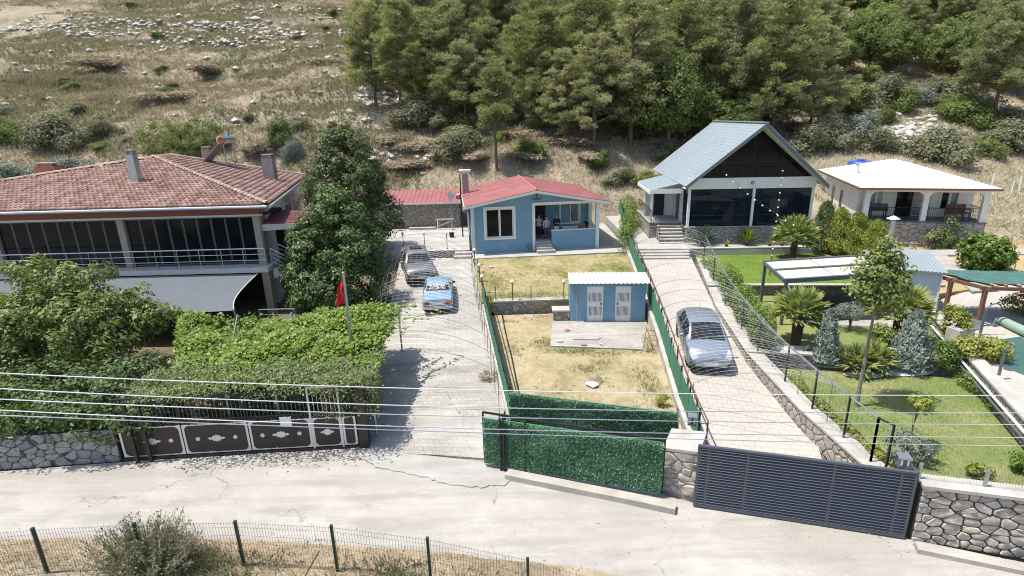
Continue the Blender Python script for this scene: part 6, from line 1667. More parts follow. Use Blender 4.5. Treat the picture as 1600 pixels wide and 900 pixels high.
def ex_b(t, box):
    for s_ in (1,-1):
        box('taillight', M['lamp_red'], (-2.112, s_*.60-.16, .66), (-2.085, s_*.60+.16, .82)); box('indicator', M['lamp_amber'], (-2.116, s_*.72-.045, .66), (-2.10, s_*.72+.045, .82))
        m = MB(); m.box(.55, s_*.9-.09, .93, .62, s_*.9+.09, 1.05); m.tube([(.58, s_*.8, .93),(.58, s_*.86, .96)], .02, 5); m.build('mirror', M['rubber'], t)
        box('headlight', M['lamp_glass'], (2.05, s_*.55-.14, .62), (2.1, s_*.55+.14, .76))
    m = MB(); m.box(-2.2,-.80,.44,-2.08,.80,.58); m.box(-2.19,-.82,.45,-1.8,-.80,.57); m.box(-2.19,.80,.45,-1.8,.82,.57); m.build('bumper', M['galv'], t)
    box('plate', M['plate'], (-2.118, -.26, .66), (-2.10, .26, .78)); box('boot_panel', M['galv'], (-2.108, -.42, .63), (-2.098, .42, .84))
    box('roof_seam', M['rubber'], (-.05, -.5, 1.447), (-.03, .5, 1.455))
    # lettering stuck on the rear window
    def txt(s, size, v, mat, nm):
        cu = bpy.data.curves.new(nm, 'FONT'); cu.body = s; cu.size = size; cu.align_x = 'CENTER'; cu.align_y = 'CENTER'; cu.extrude = .002
        o = bpy.data.objects.new(nm, cu); COL.objects.link(o)
        dg = bpy.context.evaluated_depsgraph_get(); me = bpy.data.meshes.new_from_object(o.evaluated_get(dg)); me.name = nm
        bpy.data.objects.remove(o); me.materials.clear(); me.materials.append(mat)
        ob = put(nm, me, t)
        xx = -1.2 + (.45)*v; a0 = Vector((-1.12, 0, float(hermite(np.array(Sb)[:,0], np.array(Sb)[:,5], -1.12))+.03)); a1 = Vector((-.80, 0, float(hermite(np.array(Sb)[:,0], np.array(Sb)[:,5], -.80))+.03))
        d = (a1-a0).normalized(); nrm_ = Vector((-d.z, 0, d.x)); pos = a0.lerp(a1, v) + nrm_*.03
        ob.matrix_local = Matrix.Translation(pos) @ Matrix((Vector((0,-1,0)), d, nrm_)).transposed().to_4x4()
        return ob
    wm = M['plate']; txt('VARNA', .26, .72, wm, 'window_lettering')
    n2 = txt('0532 438 1407', .15, .32, M['plate'], 'window_lettering')
    a0z = [float(hermite(np.array(Sb)[:,0], np.array(Sb)[:,5], x_)) + .034 for x_ in (-1.1, -1.0, -.92)]
    m = MB(); 
    for (x0, x1) in ((-1.125, -1.105), (-.985, -.972)):
        z0, z1 = [float(hermite(np.array(Sb)[:,0], np.array(Sb)[:,5], x_)) + .05 for x_ in (x0, x1)]
        m.quad((x0,-.48,z0),(x1,-.48,z1),(x1,.48,z1),(x0,.48,z0))
    m.build('window_stripe', M['lamp_red'], t)
car('saloon_car', 'old faded blue saloon car with lettering on its rear window on the left drive', Vector((re0.x, re0.y, 0))+hd*2.1 + Vector((0,0,.76)), h_, R(-2.6), Sb, M['car_blue'], rg_b, (-1.2, 1.3), .29, True, ex_b)
# ------------------------------------------------------------------ people on the porch
def skin_mesh(name, verts, edges, radii, root=0, sub=2):
    me = bpy.data.meshes.new(name); me.from_pydata([tuple(v) for v in verts], edges, [])
    o = bpy.data.objects.new(name, me); COL.objects.link(o)
    o.modifiers.new('skin', 'SKIN'); sl_ = me.skin_vertices[0].data
    for i, r_ in enumerate(radii): sl_[i].radius = (r_, r_) if not isinstance(r_, tuple) else r_; sl_[i].use_root = (i == root)
    s_ = o.modifiers.new('sub', 'SUBSURF'); s_.levels = sub; s_.render_levels = sub
    dg = bpy.context.evaluated_depsgraph_get(); out = bpy.data.meshes.new_from_object(o.evaluated_get(dg)); out.name = name
    bpy.data.objects.remove(o); out.polygons.foreach_set('use_smooth', [True]*len(out.polygons)); return out
def person(label, loc, rz, shirt, trousers, pose='stand', cap=False, scale=1.0):
    t = thing('person', label, 'person', loc, rz)
    sit = pose == 'sit'; hz_ = .52 if sit else .92
    V_ = []; E_ = []; R_ = []
    def v(p, r_): V_.append(Vector(p)*scale); R_.append((r_[0]*scale, r_[1]*scale) if isinstance(r_, tuple) else r_*scale); return len(V_)-1
    def chain(a, lst):
        for p, r_ in lst: b = v(p, r_); E_.append((a, b)); a = b
        return a
    pel = v((0,0,hz_), (.15,.11)); ch_ = chain(pel, [((0,0,hz_+.22), (.145,.105)), ((0,-.01,hz_+.42), (.165,.11))])
    nk = chain(ch_, [((0,0,hz_+.54), (.06,.06)), ((0,-.015,hz_+.60), (.055,.055)), ((0,-.02,hz_+.68), (.075,.085)), ((0,-.025,hz_+.77), (.078,.092)), ((0,-.02,hz_+.83), (.05,.06))])
    arms = []
    for s_ in (1,-1):
        if pose == 'hips': el, wr_ = (s_*.36,.05,hz_+.22), (s_*.2,-.08,hz_+.05)
        elif pose == 'fold': el, wr_ = (s_*.27,-.03,hz_+.2), (s_*.04,-.22,hz_+.2)
        elif sit: el, wr_ = (s_*.25,-.08,hz_+.22), (s_*.16,-.32,hz_+.14)
        else: el, wr_ = (s_*.26,.02,hz_+.18), (s_*.25,-.06,hz_-.06)
        a = chain(ch_, [((s_*.17,0,hz_+.46), .065), ((s_*.215,0,hz_+.43), .055), (el, .042), (wr_, .03)])
        d = (Vector(wr_)-Vector(el)).normalized(); pm = Vector(wr_)+d*.07; b = chain(a, [(tuple(pm), (.036,.02))])
        sd_ = d.cross(Vector((0,1,.3))).normalized()
        for k in range(4): 
            o_ = sd_*(.03-.02*k); chain(b, [(tuple(pm+o_+d*.03), .010), (tuple(pm+o_+d*(.06+.012*(k in (1,2)))+Vector((0,-.012,0))), .009)])
        chain(a, [(tuple(Vector(wr_)+d*.03+sd_*.04), .011), (tuple(Vector(wr_)+d*.07+sd_*.055), .009)])
    for s_ in (1,-1):
        if sit: chain(pel, [((s_*.1,-.02,hz_-.02), .085), ((s_*.12,-.42,hz_-.0), .06), ((s_*.12,-.44,.1), .042), ((s_*.12,-.45,.06), .04), ((s_*.12,-.6,.035), (.04,.03))])
        else: chain(pel, [((s_*.09,0,hz_-.1), .092), ((s_*.1,-.01,.5), .062), ((s_*.11,.02,.1), .042), ((s_*.11,.02,.05), .04), ((s_*.12,-.13,.035), (.042,.03))])
    me = skin_mesh('body', V_, E_, R_); me.materials.append(M['skin']); body = put('body', me, t)
    # clothing shells cut from the body surface
    def shell(nm, mat, test, off):
        bm = bmesh.new(); bm.from_mesh(me); bm.normal_update()
        bmesh.ops.delete(bm, geom=[f for f in bm.faces if not test(f.calc_center_median()/scale)], context='FACES')
        for vv in bm.verts: vv.co += vv.normal*off
        o2 = bpy.data.meshes.new(nm); bm.to_mesh(o2); bm.free(); o2.materials.append(mat); put(nm, o2, t)
    hz0 = hz_
    shell('shirt', shirt, lambda c: hz0-.02 < c.z < hz0+.535 and (abs(c.x) < .3 and c.y > -.16), .012)
    shell('trousers', trousers, lambda c: .1 < c.z < hz0+.03 and (abs(c.x) < .19 or sit), .010)
    shell('shoes', M['rubber'], lambda c: c.z < .1, .008)
    hd = hz_+.76
    shell('hair', M['hair'], lambda c: c.z > hd+.0 and (c.y > -.06 or c.z > hd+.075) and abs(c.x) < .12, .014)
    m = MB(); hc = Vector((0,-.025,hz_+.735))*scale
    for s_ in (1,-1): m.ball((s_*.032*scale, -.112*scale, hz_*scale+.745*scale), .011, 8)
    m.build('eyes', M['hair'], t)
    m = MB(); m.ball((0, -.118*scale, (hz_+.715)*scale), .016, 8, (.8,1.2,1.3)); m.build('nose', M['skin'], t)
    m = MB(); m.ball((0, -.108*scale, (hz_+.675)*scale), .022, 8, (1.2,.5,.3)); m.build('mouth', M['lamp_red'], t)
    for s_ in (1,-1): m = MB(); m.ball((s_*.083*scale, -.015*scale, (hz_+.73)*scale), .026, 8, (.4,.8,1.2)); m.build('ear', M['skin'], t)
    return t
cw = cloth('pale_shirt', (.42,.40,.43)); cg = cloth('grey_shirt', (.36,.38,.40)); cb_ = cloth('black_shirt', (.012,.012,.014)); cd_ = cloth('dark_trousers', (.03,.028,.03)); cwh = cloth('white_trousers', (.66,.67,.68)); cr_ = cloth('maroon_trousers', (.10,.06,.07))
brz = bh.rotation_euler.z
person('person in a pale shirt standing with hands on hips in the porch doorway', local_P(bh, (5.0, 1.1, .66)), brz+R(160), cw, cd_, 'hips')
person('person in a grey shirt standing beside the pale shirt in the porch', local_P(bh, (5.5, .75, .66)), brz+R(200), cg, cr_, 'stand', scale=.96)
person('person in black top and white trousers standing behind the blue porch parapet', local_P(bh, (6.25, .7, .66)), brz+R(10), cb_, cwh, 'fold', scale=1.02)
person('person in dark clothes sitting at the right end of the porch', local_P(bh, (9.0-.35, 1.3, .66)), brz+R(-70), cb_, cd_, 'sit')
lp = local_P(bh, (8.65, 1.3, .66)); t = thing('porch_stool', 'plain dark stool under the person sitting on the porch', 'stool', lp, brz)
m = MB(); m.box(-.2,-.2,.38,.2,.2,.42); m.build('seat', M['wood'], t)
for a in (-1,1):
    for b in (-1,1): m = MB(); m.box(a*.16-.02,b*.16-.02,0,a*.16+.02,b*.16+.02,.38); m.build('leg', M['wood'], t)
lp = local_P(bh, (7.35, .9, .66)); t = thing('porch_table', 'table with white and blue cloth on the blue house porch', 'table', lp, brz)
m = MB(); m.box(-.65,-.4,.72,.65,.4,.76); m.build('table_top', M['white'], t)
for a in (-1,1):
    for b in (-1,1): m = MB(); m.box(a*.58-.03,b*.33-.03,0,a*.58+.03,b*.33+.03,.72); m.build('leg', M['white'], t)
m = MB(); n = 12; vs_ = [(-.7+1.4*i/n, -.43, .765-.28*(j)+.01*math.sin(i*2.0)*(j)) for j in range(2) for i in range(n+1)]; m.add([(x, y-.015*math.sin(k*1.9), z) for k, (x, y, z) in enumerate(vs_)], [(i, i+1, n+2+i, n+1+i) for i in range(n)]); m.build('cloth_edge', cloth('blue_white_cloth', (.30,.38,.55)), t)
lp = local_P(bh, (8.05, .55, .66)); t = thing('porch_chair', 'brown wicker chair behind the blue porch parapet', 'chair', lp, brz+PI)
m = MB(); m.box(-.27,-.27,.38,.27,.27,.45); m.build('seat', M['wood'], t); m = MB(); m.box(-.27,.22,.45,.27,.28,1.1); m.build('backrest', M['wood'], t)
for a in (-1,1):
    for b in (-1,1): m = MB(); m.box(a*.24-.025,b*.24-.025,0,a*.24+.025,b*.24+.025,.38); m.build('leg', M['wood'], t)
    m = MB(); m.box(a*.27-.03,-.27,.66,a*.27+.03,.22,.7); m.build('armrest', M['wood'], t)
# ------------------------------------------------------------------ vegetation
def RT(px, py, y0=49.0):
    """point where the sight line meets the hillside"""
    d = ray(px, py); Y = np.arange(y0, 240, .25); k = Y/d.y
    X = CAM.x+d.x*k; Z = CAM.z+d.z*k; Hh = hz(X, Y); ix = np.nonzero(Z <= Hh)[0]
    if len(ix): i = ix[0]; return Vector((float(X[i]), float(Y[i]), float(Hh[i])))
    return CAM + d*(120/d.y)
def on_hill(x, y): return Vector((x, y, float(hz(x, y))))
def clumps(rng, ells, n_clump, per, cr, inner=.5):
    w = np.array([e[1][0]*e[1][1]+e[1][0]*e[1][2]+e[1][1]*e[1][2] for e in ells]); w = w/w.sum()
    pts = []; nrm = []; cs = []
    for i in range(n_clump):
        e = ells[rng.choice(len(ells), p=w)]; c = np.array(e[0], float); r_ = np.array(e[1], float)
        d = rng.normal(size=3); d /= np.linalg.norm(d); k = inner + (1-inner)*rng.uniform()**.5
        k *= 1+.13*math.sin(d[0]*5+i*.0+c[2])*math.cos(d[2]*4)
        cc = c + d*r_*k; cs.append(cc)
        s_ = cr*rng.uniform(.65, 1.35)
        q = rng.normal(size=(per,3)); q = q/np.linalg.norm(q, axis=1, keepdims=True)*(rng.uniform(.25, 1, (per,1))**.6)*s_*np.array([1,1,.8])
        pts.append(cc+q); nrm.append(q/s_*.8 + d*.45 + np.array([0,0,.45]) + rng.normal(0, .35, (per,3)))
    return np.concatenate(pts), np.concatenate(nrm), cs
def crown(parent, rng, ells, n_clump, per, cr, size, aspect, mat, name='crown', inner=.5, sj=.35):
    p, n, cs = clumps(rng, ells, n_clump, per, cr, inner)
    V_, F_ = leaf_quads(rng, p, n, size, aspect, sj)
    cv = np.repeat(rng.normal(0, .16, n_clump), per)
    npmesh(name, V_, F_, mat, parent, var=np.clip(rng.normal(.5, .2, len(p))+cv, 0, 1))
    return cs
def trunk(parent, rng, top, r, cs, bark, limbs=8, name='trunk', lean=(0,0), lf=2):
    m = MB(); n = 7; pts = []
    for i in range(n):
        u = i/(n-1); pts.append(Vector((lean[0]*u+rng.normal(0,.03)*top*.15*u, lean[1]*u+rng.normal(0,.03)*top*.15*u, top*u)))
    m.tube([pts[0]-Vector((0,0,.4))]+pts, [r*1.4]+[r*(1.15-.75*i/(n-1)) for i in range(n)], 8)
    o = m.build(name, bark, parent, smooth=True)
    m = MB(); ix = rng.choice(len(cs), min(limbs, len(cs)), replace=False)
    for k in ix:
        a = pts[int(rng.integers(lf, n))]; b = Vector(cs[k]); mid_ = a.lerp(b, .5)+Vector((rng.normal(0,.1),rng.normal(0,.1),.12*(b-a).length*.5))
        m.tube([a, a.lerp(mid_,.5), mid_, b], [r*.5, r*.38, r*.28, r*.12], 5)
    if len(ix): m.build('limbs', bark, parent, smooth=True)
def tree(name, label, loc, top, r, ells, n_clump, per, cr, size, aspect, mat, bark='bark', seed=1, limbs=8, cat='tree', group=None, inner=.5, lean=(0,0), lf=2):
    rng = np.random.default_rng(seed); t = thing(name, label, cat, loc, 0, group)
    cs = crown(t, rng, ells, n_clump, per, cr, size, aspect, L[mat], inner=inner)
    if r: trunk(t, rng, top, r, cs, M[bark], limbs, lean=lean, lf=lf)
    return t
def pine(label, loc, h, seed, mat='pine', crown_from=.3, spread=.27, group='pine trees of the wood'):
    rng = np.random.default_rng(seed); t = thing('pine_tree', label, 'pine tree', loc, 0, group)
    m = MB(); n = 9; pts = []; lx, ly = rng.normal(0, .025*h, 2)
    for i in range(n): u = i/(n-1); pts.append(Vector((lx*u*u+rng.normal(0,.05), ly*u*u+rng.normal(0,.05), h*u)))
    m.tube([pts[0]-Vector((0,0,.8))]+pts, [h*.021]+[h*.018*(1-.86*i/(n-1)) for i in range(n)], 7); m.build('trunk', M['bark'], t, smooth=True)
    bm_ = MB(); P_ = []; D_ = []; C_ = []
    z = h*crown_from
    while z < h*.985:
        f_ = (z/h-crown_from)/(1-crown_from); ln_ = h*spread*(1-f_)**.62*(.55+.45*min(1, f_*4+.35))+.35
        for k in range(int(rng.integers(3, 6))):
            a = rng.uniform(0, 2*PI); l_ = ln_*rng.uniform(.55, 1.15); el = rng.uniform(.0, .45)+f_*.35
            i = min(int(z/h*(n-1)), n-2); b0 = pts[i].lerp(pts[i+1], z/h*(n-1)-i)
            d = Vector((math.cos(a)*math.cos(el), math.sin(a)*math.cos(el), math.sin(el)))
            e = b0+d*l_+Vector((0,0,.12*l_)); md = b0.lerp(e, .5)-Vector((0,0,.06*l_))
            if rng.uniform() < .75: bm_.tube([b0, md, e], [.05*l_**.5, .03*l_**.5, .012], 4, False)
            for q in range(max(1, int(l_*1.25+rng.uniform()))):
                u = 1-.62*rng.uniform()**1.3*(0 if q == 0 else 1); c = b0.lerp(md, u*2) if u < .5 else md.lerp(e, u*2-1)
                c = c + Vector(rng.normal(0, .16*l_**.5, 3)); ps = rng.uniform(.34, .62); cb = rng.normal(0, .15); nn = int(170*ps)
                dd = rng.normal(size=(nn,3))*np.array([1,1,.8])+np.array([d.x*.3, d.y*.3, .3]); dd = unit(dd)
                off = rng.normal(size=(nn,3)); off = unit(off)*rng.uniform(.1,1,(nn,1))**.5*ps*np.array([1.1,1.1,.5])
                P_.append(np.array(c)+off); D_.append(unit(dd*.7+off/ps*.5)); C_.append(cb+off[:,2]/ps*.12)
        z += h*.038*rng.uniform(.7, 1.3)
    bm_.build('branches', M['bark'], t, smooth=True)
    p = np.concatenate(P_); d = np.concatenate(D_); c = np.concatenate(C_); nr = np.cross(d, rng.normal(size=d.shape))+np.array([0,0,.3])
    V_, F_ = leaf_quads(rng, p, nr, .30, .30, .35, along=d*2)
    npmesh('crown', V_, F_, L[mat], t, var=np.clip(rng.normal(.5, .17, len(p))+c, 0, 1))
    return t
# ---- forest of pines
G_ = 'pine trees of the wood'; PR = [pine('tall pine with bare lower trunk at the front edge of the wood', RT(985, 232), 13.5, 101, 'pine2', .28, .33),
    pine('slender leaning pine standing alone behind the blue house roof', RT(776, 268), 9.5, 102, 'pine', .45, .20),
    pine('slim dark pine at the left edge of the wood', RT(628, 187), 11.5, 103, 'pine', .32, .22),
    pine('broad pine with low branches in the front row of the wood', RT(842, 195), 13.0, 104, 'pine', .10, .36),
    pine('olive green pine in the front row of the wood beside the leaning pine', RT(712, 180), 11.5, 105, 'pine2', .14, .34),
    pine('pine with a reddish trunk standing apart at the far right', RT(1548, 195), 11.0, 106, 'pine2', .28, .36),
    pine('wide crowned pine high in the wood above the cottage', RT(1110, 120), 10.0, 107, 'pine', .2, .42), pine('irregular sparse pine high in the wood above the leaning pine', RT(770, 120), 12.0, 108, 'pine2', .22, .30)]
rngf = np.random.default_rng(77); placed = [(o.location.x, o.location.y) for o in PR]
manual = [(918, 205, 14, 3, 'bushy pine left of the tall pine at the front edge of the wood'), (1062, 215, 14, 3, 'dense dark pine just left of the cottage ridge'), (1130, 212, 13, 0, 'dark pine rising directly behind the cottage ridge'), (1205, 215, 14, 3, 'bushy pine rising behind the right slope of the cottage roof'), (668, 150, 9.5, 4, 'small pine between the two slim trunks at the left of the wood'), (1265, 205, 10, 4, 'lower pine between the cottage and the rocky clearing')]
for px, py, h, k, lab in manual:
    q = RT(px, py); base_h = (13.5, 9.5, 11.5, 13, 11.5, 11)[k]
    dup(PR[k], q, rngf.uniform(0, 6.28), lab, h/base_h*np.float64(1.0).item()); placed.append((q.x, q.y))
# light green broadleaved trees among the pines
BL = tree('broadleaf_tree', 'light green rounded tree among the pines above the rocky clearing', RT(1300, 130), 3.2, .16, [((0,0,3.6),(2.4,2.3,2.0)), ((1.2,.3,3.0),(1.8,1.7,1.5)), ((-1.3,0,2.9),(1.9,1.8,1.5)), ((.2,0,5.0),(1.4,1.3,1.2))], 260, 60, .5, .2, .5, 'scrub_g', 'bark', 260, 12, 'tree', 'broadleaved trees among the pines', .45)
for px, py, s_, lab in ((1240, 165, 1.0, 'light green tree behind the right slope of the cottage roof'), (1395, 120, 1.1, 'light green tree above the silvery bushes of the clearing'), (1470, 130, 1.15, 'light green tree left of the lone reddish trunk pine'), (1590, 150, 1.0, 'light green tree at the right picture edge'), (1350, 90, 1.1, 'light green tree high in the right part of the wood'), (1500, 70, 1.2, 'light green tree near the top right of the wood'), (585, 140, .7, 'small light green tree at the left border of the wood'), (1180, 120, 1.0, 'light green tree in the wood above the cottage ridge')):
    q = RT(px, py); dup(BL, q, rngf.uniform(0, 6.28), lab, s_); placed.append((q.x, q.y))
def zone(x, y):
    w = on_hill(x, y)-CAM; px = 800+F*w.dot(rt)/w.dot(fw)
    row = 'in the front rows of the wood' if y < 70 else 'in the middle of the wood' if y < 88 else 'high up in the wood'
    col = 'at its left border' if px < 700 else 'above the blue house' if px < 900 else 'left of the cottage ridge' if px < 1090 else 'above the cottage' if px < 1260 else 'above the white house' if px < 1420 else 'near the right edge'
    return row + ' ' + col
cnt = 0; tries = 0
while cnt < 165 and tries < 6000:
    tries += 1; y = rngf.uniform(57, 112); x = rngf.uniform(-.24*y+1, .98*y+6)
    if x < -.225*y+0 or (y < 62 and x < 4) : continue
    pxx = 800 + 860*x/y*1.0
    if 30 < x < 56 and y < 72: continue          # rocky clearing and scrub above the white house
    if x > 38 and y < 66: continue
    md_ = 3.3 + (y-57)*.018
    if any((x-a)**2+(y-b)**2 < md_**2 for a, b in placed): continue
    placed.append((x, y)); cnt += 1
    if x > 16 and rngf.uniform() < (.5 if x > 34 else .28):
        s_ = rngf.uniform(.9, 1.5); dup(BL, on_hill(x, y), rngf.uniform(0, 6.28), 'light green rounded tree ' + zone(x, y), (s_*rngf.uniform(.9,1.3), s_*rngf.uniform(.9,1.3), s_*rngf.uniform(.85,1.15))); continue
    k = int(rngf.choice([0, 3, 4, 5, 6, 6, 7])); s_ = rngf.uniform(.6, 1.08)
    dup(PR[k], on_hill(x, y), rngf.uniform(0, 6.28), 'green pine ' + zone(x, y) , (s_*rngf.uniform(.95,1.15), s_*rngf.uniform(.95,1.15), s_), G_)
# ---- shrub prototypes
def shrub(label, loc, mat, seed, size=.14, n=60, per=42, asp=.55, rad=(1,1,.8), bark='bark', cr=.34, name='shrub', cat='shrub', group=None, inner=.45):
    return tree(name, label, loc, rad[2]*.7, .045, [((0,0,rad[2]*.6), tuple(.75*c for c in rad)), ((.45*rad[0],.1,rad[2]*.5), tuple(.55*c for c in rad)), ((-.5*rad[0],-.1,rad[2]*.45), tuple(.5*c for c in rad)), ((.1,.3*rad[1],rad[2]*1.05), tuple(.42*c for c in rad)), ((-.25*rad[0],-.2,rad[2]*.95), tuple(.36*c for c in rad)), ((.7*rad[0],-.2,rad[2]*.3), tuple(.35*c for c in rad))], n, per, cr, size, asp, mat, bark, seed, 7, cat, group, inner)
GB = 'scrub bushes on the hillside'; SB = []
SB.append(shrub('large dark olive bush on the slope behind the left end of the tiled roof', RT(88, 232), 'scrub', 201, .10, 95, 85, .5, group=GB)); SB[0].scale = (2.9, 2.6, 2.9)
SB.append(shrub('green bush at the left edge of the picture on the slope', RT(20, 225), 'scrub_g', 202, .10, 95, 85, .5, group=GB)); SB[1].scale = (1.8,)*3
SB.append(shrub('grey silvery bush above the clearing by the white house', RT(1432, 165), 'silver', 203, .10, 90, 80, .4, group=GB)); SB[2].scale = (2.2, 2, 1.7)
SB.append(shrub('yellow green young tree behind the right end of the tiled roof', RT(440, 232), 'scrub_g', 204, .11, 90, 70, .5, rad=(.8,.8,1.1), group=GB)); SB[3].scale = (1.6, 1.6, 1.9)
DRY = shrub('reddish dry brush heap left of the leaning pine', RT(655, 235), 'drybrown', 205, .22, 60, 60, .22, rad=(1.2,1,.45), group='dry brush heaps'); DRY.scale = (2, 1.5, 1.1)
def bush(k, px, py, s, lab, g=GB):
    q = RT(px, py); dup(SB[k] if k != 4 else DRY, q-Vector((0,0,.1)), rngf.uniform(0, 6.28), lab, s, g)
for a in ((0, 160, 215, (2.0,1.6,1.5), 'rounded olive bush right of the large dark bush'), (2, 20, 280, (2.6,2,1.5), 'silvery leaved bush above the far left end of the tiled roof'), (2, 120, 270, (2.4,2,1.3), 'silvery leaved bush above the tiled roof left of the chimney'), (2, 460, 250, (1.2,1.2,1.9), 'blue green bush beside the brick chimney'),
          (0, 470, 205, (1.8,1.5,1.3), 'olive bush above the top of the dark tree'), (0, 1460, 250, (3.0,2.6,2.6), 'large grey olive bush behind the right end of the white roof'), (0, 1260, 240, (2.6,2.2,2.2), 'dark bush between the cottage roof and the clearing'), (2, 1345, 215, (2.4,2,2.2), 'grey bush at the left edge of the rocky clearing'), (1, 1320, 170, (3.2,2.8,2.6), 'green bush mass above the rocky clearing'), (0, 1380, 160, (2.8,2.4,2.2), 'olive bush above the middle of the rocky clearing'),
          (1, 1500, 190, (2.4,2,2.2), 'green bush left of the reddish trunk'), (0, 1575, 235, (2.6,2.3,2.3), 'olive bush at the right edge below the lone pine'), (1, 1540, 245, (1.6,1.4,1.3), 'low green bush above the dry field'), (0, 690, 195, (2.2,1.8,1.7), 'shadowed bush in front of the wood left of the leaning pine'), (1, 935, 260, (1.5,1.3,1.2), 'green bush behind the blue house roof on the bank'), (1, 1010, 290, (1.4,1.2,1.1), 'bright bush beside the cottage porch roof'), (0, 970, 285, (2.0,1.4,1.1), 'dark bush on the bank behind the blue house'), (0, 1040, 245, (1.8,1.6,1.3), 'dark bush at the foot of the wood beside the cottage'),
          (4, 720, 215, (2.2,1.6,1.2), 'brown brush heap in front of the wood'), (4, 830, 215, (2.6,1.5,1.1), 'brown brush heap right of the leaning pine'), (4, 660, 260, (2.6,1.6,.9), 'low brown brush heap above the red roofed outbuilding'), (4, 500, 100, (3.4,2,1.2), 'dark brown brush heap at the right of the bare slope'), (4, 270, 155, (3.2,2,1.3), 'brown brush heap in the middle of the bare slope'), (4, 170, 105, (4.2,2,1.3), 'long brown brush heap on the left of the bare slope'), (4, 330, 115, (3.4,2,1.3), 'brown brush heap above the middle of the bare slope'), (4, 560, 115, (2.4,1.8,1.5), 'reddish brush heap near the left edge of the wood'), (4, 420, 240, (1.5,1.2,1.6), 'red brown brush heap behind the solar heater')):
    bush(*a)
for a in ((4, 600, 222, (2.4,1.7,1.2), 'brown brush heap at the foot of the slim dark pine'), (4, 690, 225, (2.6,1.8,1.0), 'red brown brush heap just left of the leaning pine'), (4, 745, 245, (2.2,1.6,.9), 'red brown brush heap behind the blue house chimney'), (4, 815, 245, (2.8,1.7,.9), 'brown brush heap behind the ridge of the blue house'), (4, 880, 225, (2.6,1.7,1.1), 'brown brush heap below the broad front pine'), (4, 1040, 225, (2.2,1.6,1.0), 'brown brush heap left of the cottage ridge'), (4, 610, 262, (2.2,1.4,.8), 'brown brush heap behind the top of the dark trees'), (4, 920, 245, (2.2,1.5,.9), 'brown brush heap behind the right slope of the blue house')):
    bush(*a)
rb = np.random.default_rng(5)
for i in range(60):
    px, py = rb.uniform(-60, 600), rb.uniform(8, 235)
    if px > 480 and py > 190: continue
    k = int(rb.choice([0,0,1,3,4])); s_ = rb.uniform(.35, 1.15)
    bush(k, px, py, (s_*rb.uniform(1.1,2.0), s_*rb.uniform(.9,1.4), s_*rb.uniform(.5,.85)), ('small scrub bush on the open slope, ' if k != 4 else 'small dry brush heap on the open slope, ') + ('top ' if py < 60 else 'upper ' if py < 120 else 'middle ' if py < 180 else 'lower ') + ('left' if px < 150 else 'centre left' if px < 300 else 'centre right' if px < 450 else 'right') + ' part', GB if k != 4 else 'dry brush heaps')
for i in range(80):
    px, py = rb.uniform(640, 1620), rb.uniform(120, 250) if i < 50 else rb.uniform(175, 232)
    if 1380 < px < 1470 and 185 < py < 240: continue
    if px < 1000 and py < 172: continue
    s_ = rb.uniform(1.0, 2.3); bush(int(rb.choice([0,0,1,3])), px, py, (s_*rb.uniform(1,1.9), s_*rb.uniform(.9,1.5), s_*rb.uniform(.7,1.2)), 'bush growing under the pines ' + ('behind the blue house' if px < 900 else 'left of the cottage ridge' if px < 1090 else 'behind the cottage' if px < 1270 else 'left of the rocky clearing' if px < 1390 else 'right of the rocky clearing') + (' lower down' if py > 200 else ' higher up'))
# ---- rocks and rubble
def rock_geo(rng, c, s, m):
    v = [(1,0,0),(-1,0,0),(0,1,0),(0,-1,0),(0,0,1),(0,0,-1),(.6,.6,.5),(-.6,.5,.6),(.5,-.7,.4),(-.6,-.5,.5)]
    k = rng.uniform(.6, 1.3, (len(v), 3)); q = [Vector(a)*1.0 for a in v]
    bm = bmesh.new()
    for a, b in zip(v, k): bm.verts.new(Vector((a[0]*b[0]*s[0], a[1]*b[1]*s[1], a[2]*b[2]*s[2]))+Vector(c))
    r_ = bmesh.ops.convex_hull(bm, input=bm.verts); bm.verts.ensure_lookup_table(); bm.verts.index_update()
    m.add([w.co for w in bm.verts], [tuple(x.index for x in f.verts) for f in bm.faces]); bm.free()
rk = np.random.default_rng(9); m = MB()
bands = [(-40, 480, 44, 12, 560), (100, 480, 52, 5, 220), (220, 500, 68, 9, 200), (330, 600, 20, 10, 120), (-40, 200, 30, 9, 120), (560, 640, 150, 18, 130), (380, 560, 56, 5, 90), (1370, 1480, 210, 20, 230), (0, 600, 120, 100, 160), (560, 700, 245, 20, 60)]
for x0, x1, yc, sp_, n in bands:
    for i in range(n):
        q = RT(rk.uniform(x0, x1), yc+rk.normal(0, sp_*.6), 52); s_ = rk.uniform(.16, .66)*(.6+.4*rk.uniform())
        rock_geo(rk, q, (s_*1.2, s_, s_*.75), m)
o = m.build('rubble_stones', M['rock'], kind='stuff'); tag(o, 'pale limestone rubble strewn in bands over the slope', 'rubble')
BG = 'pale boulders on the slope'
for i, (px, py, s_) in enumerate(((140, 82, .9), (350, 45, 1.1), (300, 40, 1.3), (250, 35, 1.0), (290, 70, .8), (295, 105, .6), (450, 50, .9), (60, 60, .8), (215, 42, 1.1), (400, 32, 1.2), (405, 62, .7), (475, 58, .8), (20, 48, .9), (240, 168, .5), (610, 150, .8), (1425, 205, .9), (1400, 222, .8))):
    m = MB(); rock_geo(rk, (0,0,.1), (s_*.9, s_*.7, s_*.5), m); o = m.build('boulder', M['rock'], None); o.location = RT(px, py, 52); o.rotation_euler.z = i*1.7; tag(o, 'pale limestone boulder on the open slope, ' + ('in the top rock band ' if py < 60 else 'below the rock bands ') + ('far left' if px < 100 else 'left' if px < 230 else 'middle' if px < 320 else 'right' if px < 520 else 'near the wood') + (' and small' if s_ < .85 else ' and large'), 'boulder', BG)
